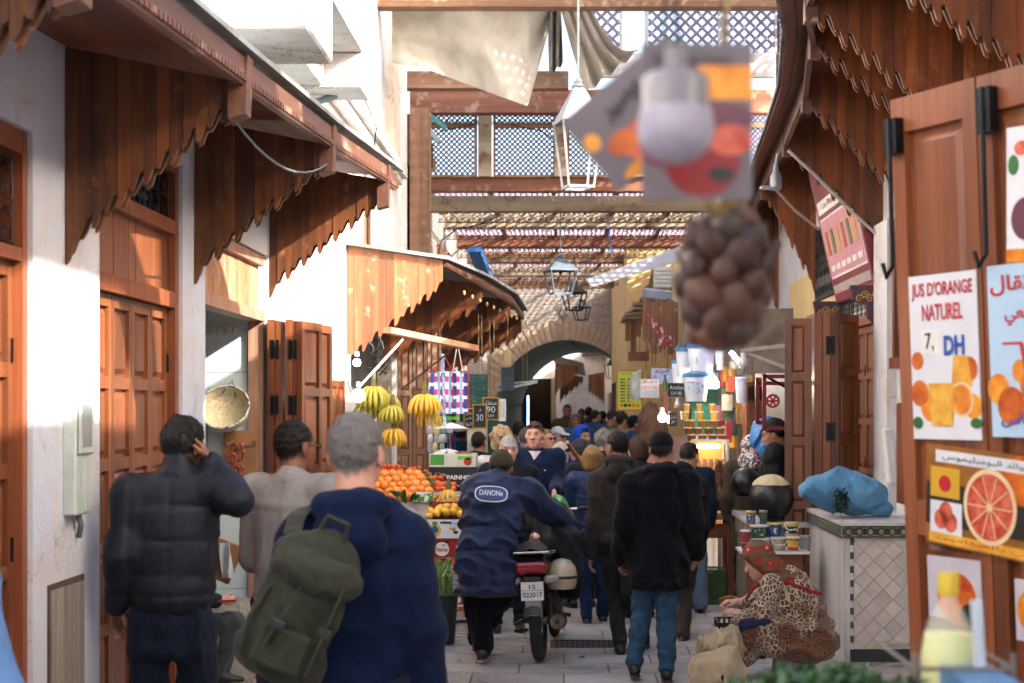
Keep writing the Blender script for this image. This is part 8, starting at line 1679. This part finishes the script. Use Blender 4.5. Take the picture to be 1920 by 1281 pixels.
pel(t,M,.24*Wp,-.26*Hp,.17*Wp,.17*Wp,JP,'orange_slice',.0022);pel(t,M,.24*Wp,-.26*Hp,.145*Wp,.145*Wp,JO,'orange_flesh',.0026)
MB(M).prism([(-.20*Wp,-.42*Hp),(.10*Wp,-.42*Hp),(.15*Wp,-.16*Hp),(-.24*Wp,-.16*Hp)],'z',0,.003).build('juice_glass',JY,t);MB(M).prism([(.10*Wp,-.18*Hp),(.40*Wp,-.18*Hp),(.34*Wp,.0),(.14*Wp,0)],'z',0,.0012).build('juice_jug',JY,t);pel(t,M,.44*Wp,-.40*Hp,.08*Wp,.05*Wp,JG,'leaf_picture',.003);pel(t,M,-.42*Wp,-.40*Hp,.07*Wp,.06*Wp,JG,'leaf_picture',.003)
t,M,Wp,Hp=poster(1850,1992,500,822,'pale blue juice poster with red Arabic lettering',JS)
ptext(t,M,arabic('برتقال'),-.05*Wp,Hp*.38,Hp*.12,Wp*.80,JR);ptext(t,M,arabic('طبيعي'),.05*Wp,Hp*.20,Hp*.11,Wp*.60,JR);pbx(t,M,-.30*Wp,-.02*Wp,.035*Hp,.05*Hp,JR,'straw_line');MB(M).bar((-.02*Wp,.04*Hp,.002),(.06*Wp,-.2*Hp,.002),.012,.002).build('straw',JR,t)
for(x,y,r)in((-.38,-.22,.16),(-.2,-.32,.2),(.12,-.2,.18),(.3,-.34,.2),(-.05,-.12,.12)):pel(t,M,x*Wp,y*Hp,r*Wp,r*Wp,JO if r<.18 else JD2,'orange_picture',.001+r*.004)
ptext(t,M,arabic('بالماس'),-.0*Wp,-.40*Hp,.09*Hp,.7*Wp,JB)
t,M,Wp,Hp=poster(1736,1985,842,1056,'yellow grapefruit poster with a red halved fruit',mat('peel_backdrop','#b06a20','#5a4420',4,.4,0),.010,math.radians(4))
pbx(t,M,-.5*Wp,.5*Wp,-.30*Hp,.12*Hp,JK,'dark_band',.001);pbx(t,M,-.42*Wp,.36*Wp,.33*Hp,.45*Hp,JW,'title_strip',.0016);text('lettering',arabic('فوائد البومبليموس'),M@Matrix.Translation((-.02*Wp,.39*Hp,.002)),.075*Hp,.68*Wp,PK,t);pbx(t,M,-.46*Wp,-.22*Wp,-.02*Hp,.28*Hp,mat('yellow_card','#c9a02e','#b98f22',5,.4,0),'yellow_card',.0018);pel(t,M,-.34*Wp,.12*Hp,.05*Wp,.045*Wp,JR,'small_fruit',.0026);pbx(t,M,-.46*Wp,-.20*Wp,-.38*Hp,-.06*Hp,JW,'white_card',.0018)
for(x,y)in((-.37,-.24),(-.29,-.26),(-.33,-.16)):pel(t,M,x*Wp,y*Hp,.055*Wp,.055*Wp,JX,'small_fruit',.0026)
pel(t,M,.02*Wp,-.04*Hp,.205*Wp,.205*Wp,JP,'grapefruit_peel',.0022,34);pel(t,M,.02*Wp,-.04*Hp,.178*Wp,.178*Wp,JX,'grapefruit_flesh',.0027,34);pel(t,M,.02*Wp,-.04*Hp,.022*Wp,.022*Wp,JP,'grapefruit_core',.0032)
for k in range(10):a=k*.628;MB(M).bar((.02*Wp,-.04*Hp,.0029),(.02*Wp+.17*Wp*math.cos(a),-.04*Hp+.17*Wp*math.sin(a),.0029),.003,.001).build('segment_line',JP,t)
pel(t,M,.26*Wp,.26*Hp,.16*Wp,.13*Wp,JD2,'orange_picture',.0012);pel(t,M,.0,.22*Hp,.10*Wp,.03*Wp,JG,'leaf_picture',.0016);pbx(t,M,-.47*Wp,.47*Wp,-.48*Hp,-.38*Hp,JY,'caption_strip',.0017);ptext(t,M,arabic('غني بالفيتامين'),0,-.43*Hp,.06*Hp,.8*Wp,JD2)
t,M,Wp,Hp=poster(1738,1842,1040,1172,'pale poster with a big orange below the grapefruit poster',mat('pale_lilac','#b8b4bc','#a8a4ac',5,.4,0));pel(t,M,.05*Wp,-.15*Hp,.36*Wp,.33*Wp,JD2,'orange_picture');ptext(t,M,'ORANGE',.05*Wp,.05*Hp,.12*Hp,.6*Wp,JR);pel(t,M,.3*Wp,-.38*Hp,.18*Wp,.14*Wp,JK,'shadow_fruit',.003)
t,M,Wp,Hp=poster(1884,1990,245,485,'white fruit poster with a yellow foot on the upper panel',JW,.008,math.radians(3));pbx(t,M,-.5*Wp,.5*Wp,-.5*Hp,-.40*Hp,JO,'yellow_foot');pel(t,M,-.1*Wp,-.18*Hp,.3*Wp,.3*Wp,mat('plum_print','#4a2a4a','#6a3a3a',9,.4,0),'plum_picture');pel(t,M,-.36*Wp,.22*Hp,.1*Wp,.14*Wp,JG,'leaf_picture');pel(t,M,-.2*Wp,.34*Hp,.14*Wp,.1*Wp,JX,'small_fruit')
t,M,Wp,Hp=poster(1902,1990,1085,1215,'pale orange poster at the edge of the lower panel',mat('pale_lilac','#b8b4bc','#a8a4ac',5,.4,0));pel(t,M,-.1*Wp,0,.35*Wp,.35*Wp,JO,'orange_picture')
# counter of the stall with bottle, rack and greens
JT=thing('juice_table',(.9,2.6,0),'juice stall table at the edge of the street carrying mint and a lemonade bottle','table');MB().box(.18,1.6,2.35,3.0,1.15,1.18).build('table_top',WPALE,JT)
for(x,y)in((.22,2.4),(1.55,2.4),(.22,2.95),(1.55,2.95)):MB().box(x-.02,x+.02,y-.02,y+.02,0,1.15).build('leg',WFRAME,JT)
q=P(1778,1290,2.62);q.z=1.18;zt=PZ(1074,2.62);t=thing('lemonade_bottle',q,'plastic bottle of cloudy lemonade with yellow cap','bottle');hb=zt-q.z
bp=[(.040,0),(.045,.01),(.045,hb*.3),(.042,hb*.34),(.045,hb*.38),(.046,hb*.60),(.040,hb*.72),(.026,hb*.82),(.014,hb*.88),(.014,hb*.93)]
MB().lathe([(r*.96,z)for r,z in bp[:7]]+[(.0,hb*.73)],24,q).build('lemonade',mat('cloudy_lemonade','#d0d488','#c4c878',4,.3,0),t,smooth=50);MB().lathe(bp,24,q).build('bottle_wall',glass('clear_bottle','#f0f4e8',.08,.22),t,smooth=50);MB().lathe([(.017,hb*.90),(.0175,hb*.99),(.015,hb)],18,q).build('cap',mat('yellow_cap','#c9b020','#b89c18',5,.4,0),t,smooth=50)
t=thing('wire_rack',(1.03,2.5,1.18),'pale wire rack with blue tray around the lemonade bottle','rack');WR=mat('pale_wire','#77736c','#66625c',8,.4,.1,metal=.3)
for(x0,x1,zz,yy)in((PX(1715,2.5),PX(1900,2.5),PZ(1255,2.5),2.5),):MB().tube([(x0,yy,zz),(x1,yy,zz),(x1,yy+.25,zz),(x0,yy+.25,zz),(x0,yy,zz)],.0035,8).build('rail',WR,t)
for px in(1716,1900):MB().tube([P(px,1225,2.5),(PX(px,2.5),2.5,1.18)],.005,6).build('upright',WR,t)
MB().box(PX(1800,2.45),PX(1900,2.45),2.4,2.6,1.181,PZ(1262,2.5)).build('blue_tray',mat('blue_tray','#4f86b4','#42749e',5,.4,.1),t);MB().tube([P(1830,1125,2.55),P(1838,1250,2.55)],.010,8).build('ladle',glass('clear_ladle','#cfe0ea',.1,.5),t)
b=MB();rr=random.Random(11)
for i in range(1500):
 px=rr.gauss(1545,85);px=min(max(px,1375),1715);hgt=38*math.exp(-((px-1545)/120)**2)*rr.uniform(.3,1.0)+6;p=P(px,1318-hgt-rr.uniform(0,14)+10*math.sin(px*.05),2.55+rr.uniform(-.12,.2));q=Matrix.Rotation(rr.uniform(0,6.28),3,'Z')@Matrix.Rotation(rr.uniform(-1.3,1.3),3,'X');L=rr.uniform(.016,.034);b._add([p+q@(Vector(v)*L)for v in((0,0,0),(.32,.35,.06),(.22,.75,.05),(0,1,-.05),(-.22,.75,.05),(-.32,.35,.06))],[(0,1,2,3,4,5)])
for i in range(60):px=rr.gauss(1545,80);b.tube([P(px,1300,2.6),P(px+rr.uniform(-20,20),1262,2.6)],.003,4)
b.build('mint_heap',mat('mint_leaf','#2f5a2a','#1c3a1a',30,.5,.1),label='heap of fresh green mint on the juice table',cat='mint',kind='stuff')
# hanging bulb, two menu cards and a bunch of onions close to the lens
q=P(1267,240,1.67);t=thing('hanging_bulb',q-Vector((0,0,.04)),'unlit milky bulb hanging on twisted wire before the menu cards','bulb');s_=1.67/F
prof=[(0,308),(20,306),(45,296),(64,278),(73,255),(73,235),(67,205),(63,200),(63,150),(54,140),(30,132),(22,128),(20,90)]
MB().lathe([(r*s_,(240-y)*s_)for r,y in prof[:7]],28,q).build('globe',mat('bulb_diffuser','#9a96a4','#908c9a',3,.35,0),t,smooth=True);MB().lathe([(r*s_,(240-y)*s_)for r,y in prof[6:]],28,q).build('bulb_base',mat('bulb_base','#77757a','#6c6a70',3,.3,0),t,smooth=50)
MB().tube([P(1267,130,1.67),P(1270,60,1.67),P(1266,10,1.67),P(1268,-80,1.67)],.0028,6).build('cord',IRON,t);MB().tube([P(1274,130,1.67),P(1282,100,1.68),P(1276,70,1.67)],.0025,6).build('green_wire',mat('green_wire','#7fa08c','#6c8c78',9,.5,0),t)
def card(cx,cy,wpx,hpx,rot,Y,label,side):
 c=P(cx,cy,Y);k=Y/F;M=frame(c,(1,0,0),(0,0,1))@Matrix.Rotation(rot,4,'Z');W_,H3=wpx*k,hpx*k;t=thing('menu_card',c-Vector((0,0,H3/2)),label,'card');MB(M).box(-W_/2,W_/2,-H3/2,H3/2,-side,0).build('sheet',mat('card_paper','#6a6268','#5c555a',4,.5,0),t);return t,M,W_,H3
t,M,W_,H3=card(1307,228,208,292,0,1.80,'upright menu card with a red bowl of fruit behind the bulb',.006)
pbx(t,M,0,.5*W_,.14*H3,.36*H3,JO,'yellow_fruit',.0008);pel(t,M,.22*W_,.02*H3,.30*W_,.10*H3,mat('plum_print','#4a2a4a','#6a3a3a',9,.4,0),'dark_fruit',.0010);pel(t,M,.05*W_,-.26*H3,.34*W_,.22*H3,mat('bowl_red','#8c1f22','#78181c',9,.4,0),'red_bowl',.0012);pel(t,M,.30*W_,-.12*H3,.2*W_,.1*H3,JX,'berries',.0015);pel(t,M,.22*W_,-.34*H3,.12*W_,.05*H3,JK,'bowl_shadow',.0018);pel(t,M,-.32*W_,-.22*H3,.15*W_,.06*H3,mat('magenta_print','#7d2a4a','#6a2040',9,.4,0),'magenta_fruit',.0014);ptext(t,M,'Salade de fruits',-.05*W_,.40*H3,.06*H3,.7*W_,PK,0)
MB().tube([P(1357,82,1.80),P(1355,-80,1.80)],.0022,6).build('cord',IRON,t)
t,M,W_,H3=card(1205,212,258,172,math.radians(40),1.92,'tilted menu card with orange fruit behind the upright card',.004)
pel(t,M,-.02*W_,-.2*H3,.28*W_,.2*H3,JX,'red_fruit',.0008);pel(t,M,-.25*W_,-.1*H3,.12*W_,.12*H3,JD2,'orange_fruit',.001);pel(t,M,-.1*W_,-.42*H3,.3*W_,.09*H3,JO,'yellow_fruit',.0012);pel(t,M,-.42*W_,.1*H3,.06*W_,.1*H3,JO,'yellow_fruit',.0012);ptext(t,M,arabic('عصير'),-.05*W_,.22*H3,.22*H3,.36*W_,PK,.02)
MB().tube([P(1245,70,1.92),P(1250,-80,1.92)],.0022,6).build('cord',IRON,t)
t=thing('onion_bunch',P(1358,645,2.1),'bunch of small brown onions hanging on a string close to the lens','onions');ON=mat('onion_skin','#2a1d14','#4d2a1c',8,.45,.3,var=.55,stretch=(1,1,.3));onm=MB();onm.lathe([(.0,-.026),(.012,-.023),(.023,-.010),(.026,.002),(.020,.016),(.009,.024),(.004,.034),(.0,.036)],14);me=onm.mesh('onion',ON,True);rr=random.Random(5)
for i in range(34):
 v=i/33;yy=425+205*v;rad=(.014+.030*math.sin(math.pi*(v*.85+.1)));a=i*2.4;o=bpy.data.objects.new('onion',me);COL.objects.link(o);o.parent=t;c=P(1358,yy,2.1);o.location=Vector((c.x+rad*math.cos(a)-t.location.x,c.y+rad*math.sin(a)-t.location.y,c.z-t.location.z));o.rotation_euler=(rr.uniform(-.8,.8),rr.uniform(-.8,.8),rr.uniform(0,6));o.scale=(rr.uniform(.7,1.1),rr.uniform(.7,1.1),rr.uniform(.8,1.35))
MB().tube([P(1358,640,2.1),P(1358,420,2.1),P(1360,380,2.1),P(1362,-80,2.1)],.004,6).build('string',mat('string','#a08c5c','#8a7748',9,.9,0),t)
for i in range(12):p=P(1358+rr.uniform(-35,35),rr.uniform(400,470),2.08);MB().tube([p,p+Vector((rr.uniform(-.02,.02),0,rr.uniform(.02,.05)))],.003,4).build('dry_stem',mat('dry_stem','#8a7448','#6f5c38',9,.8,0),t)
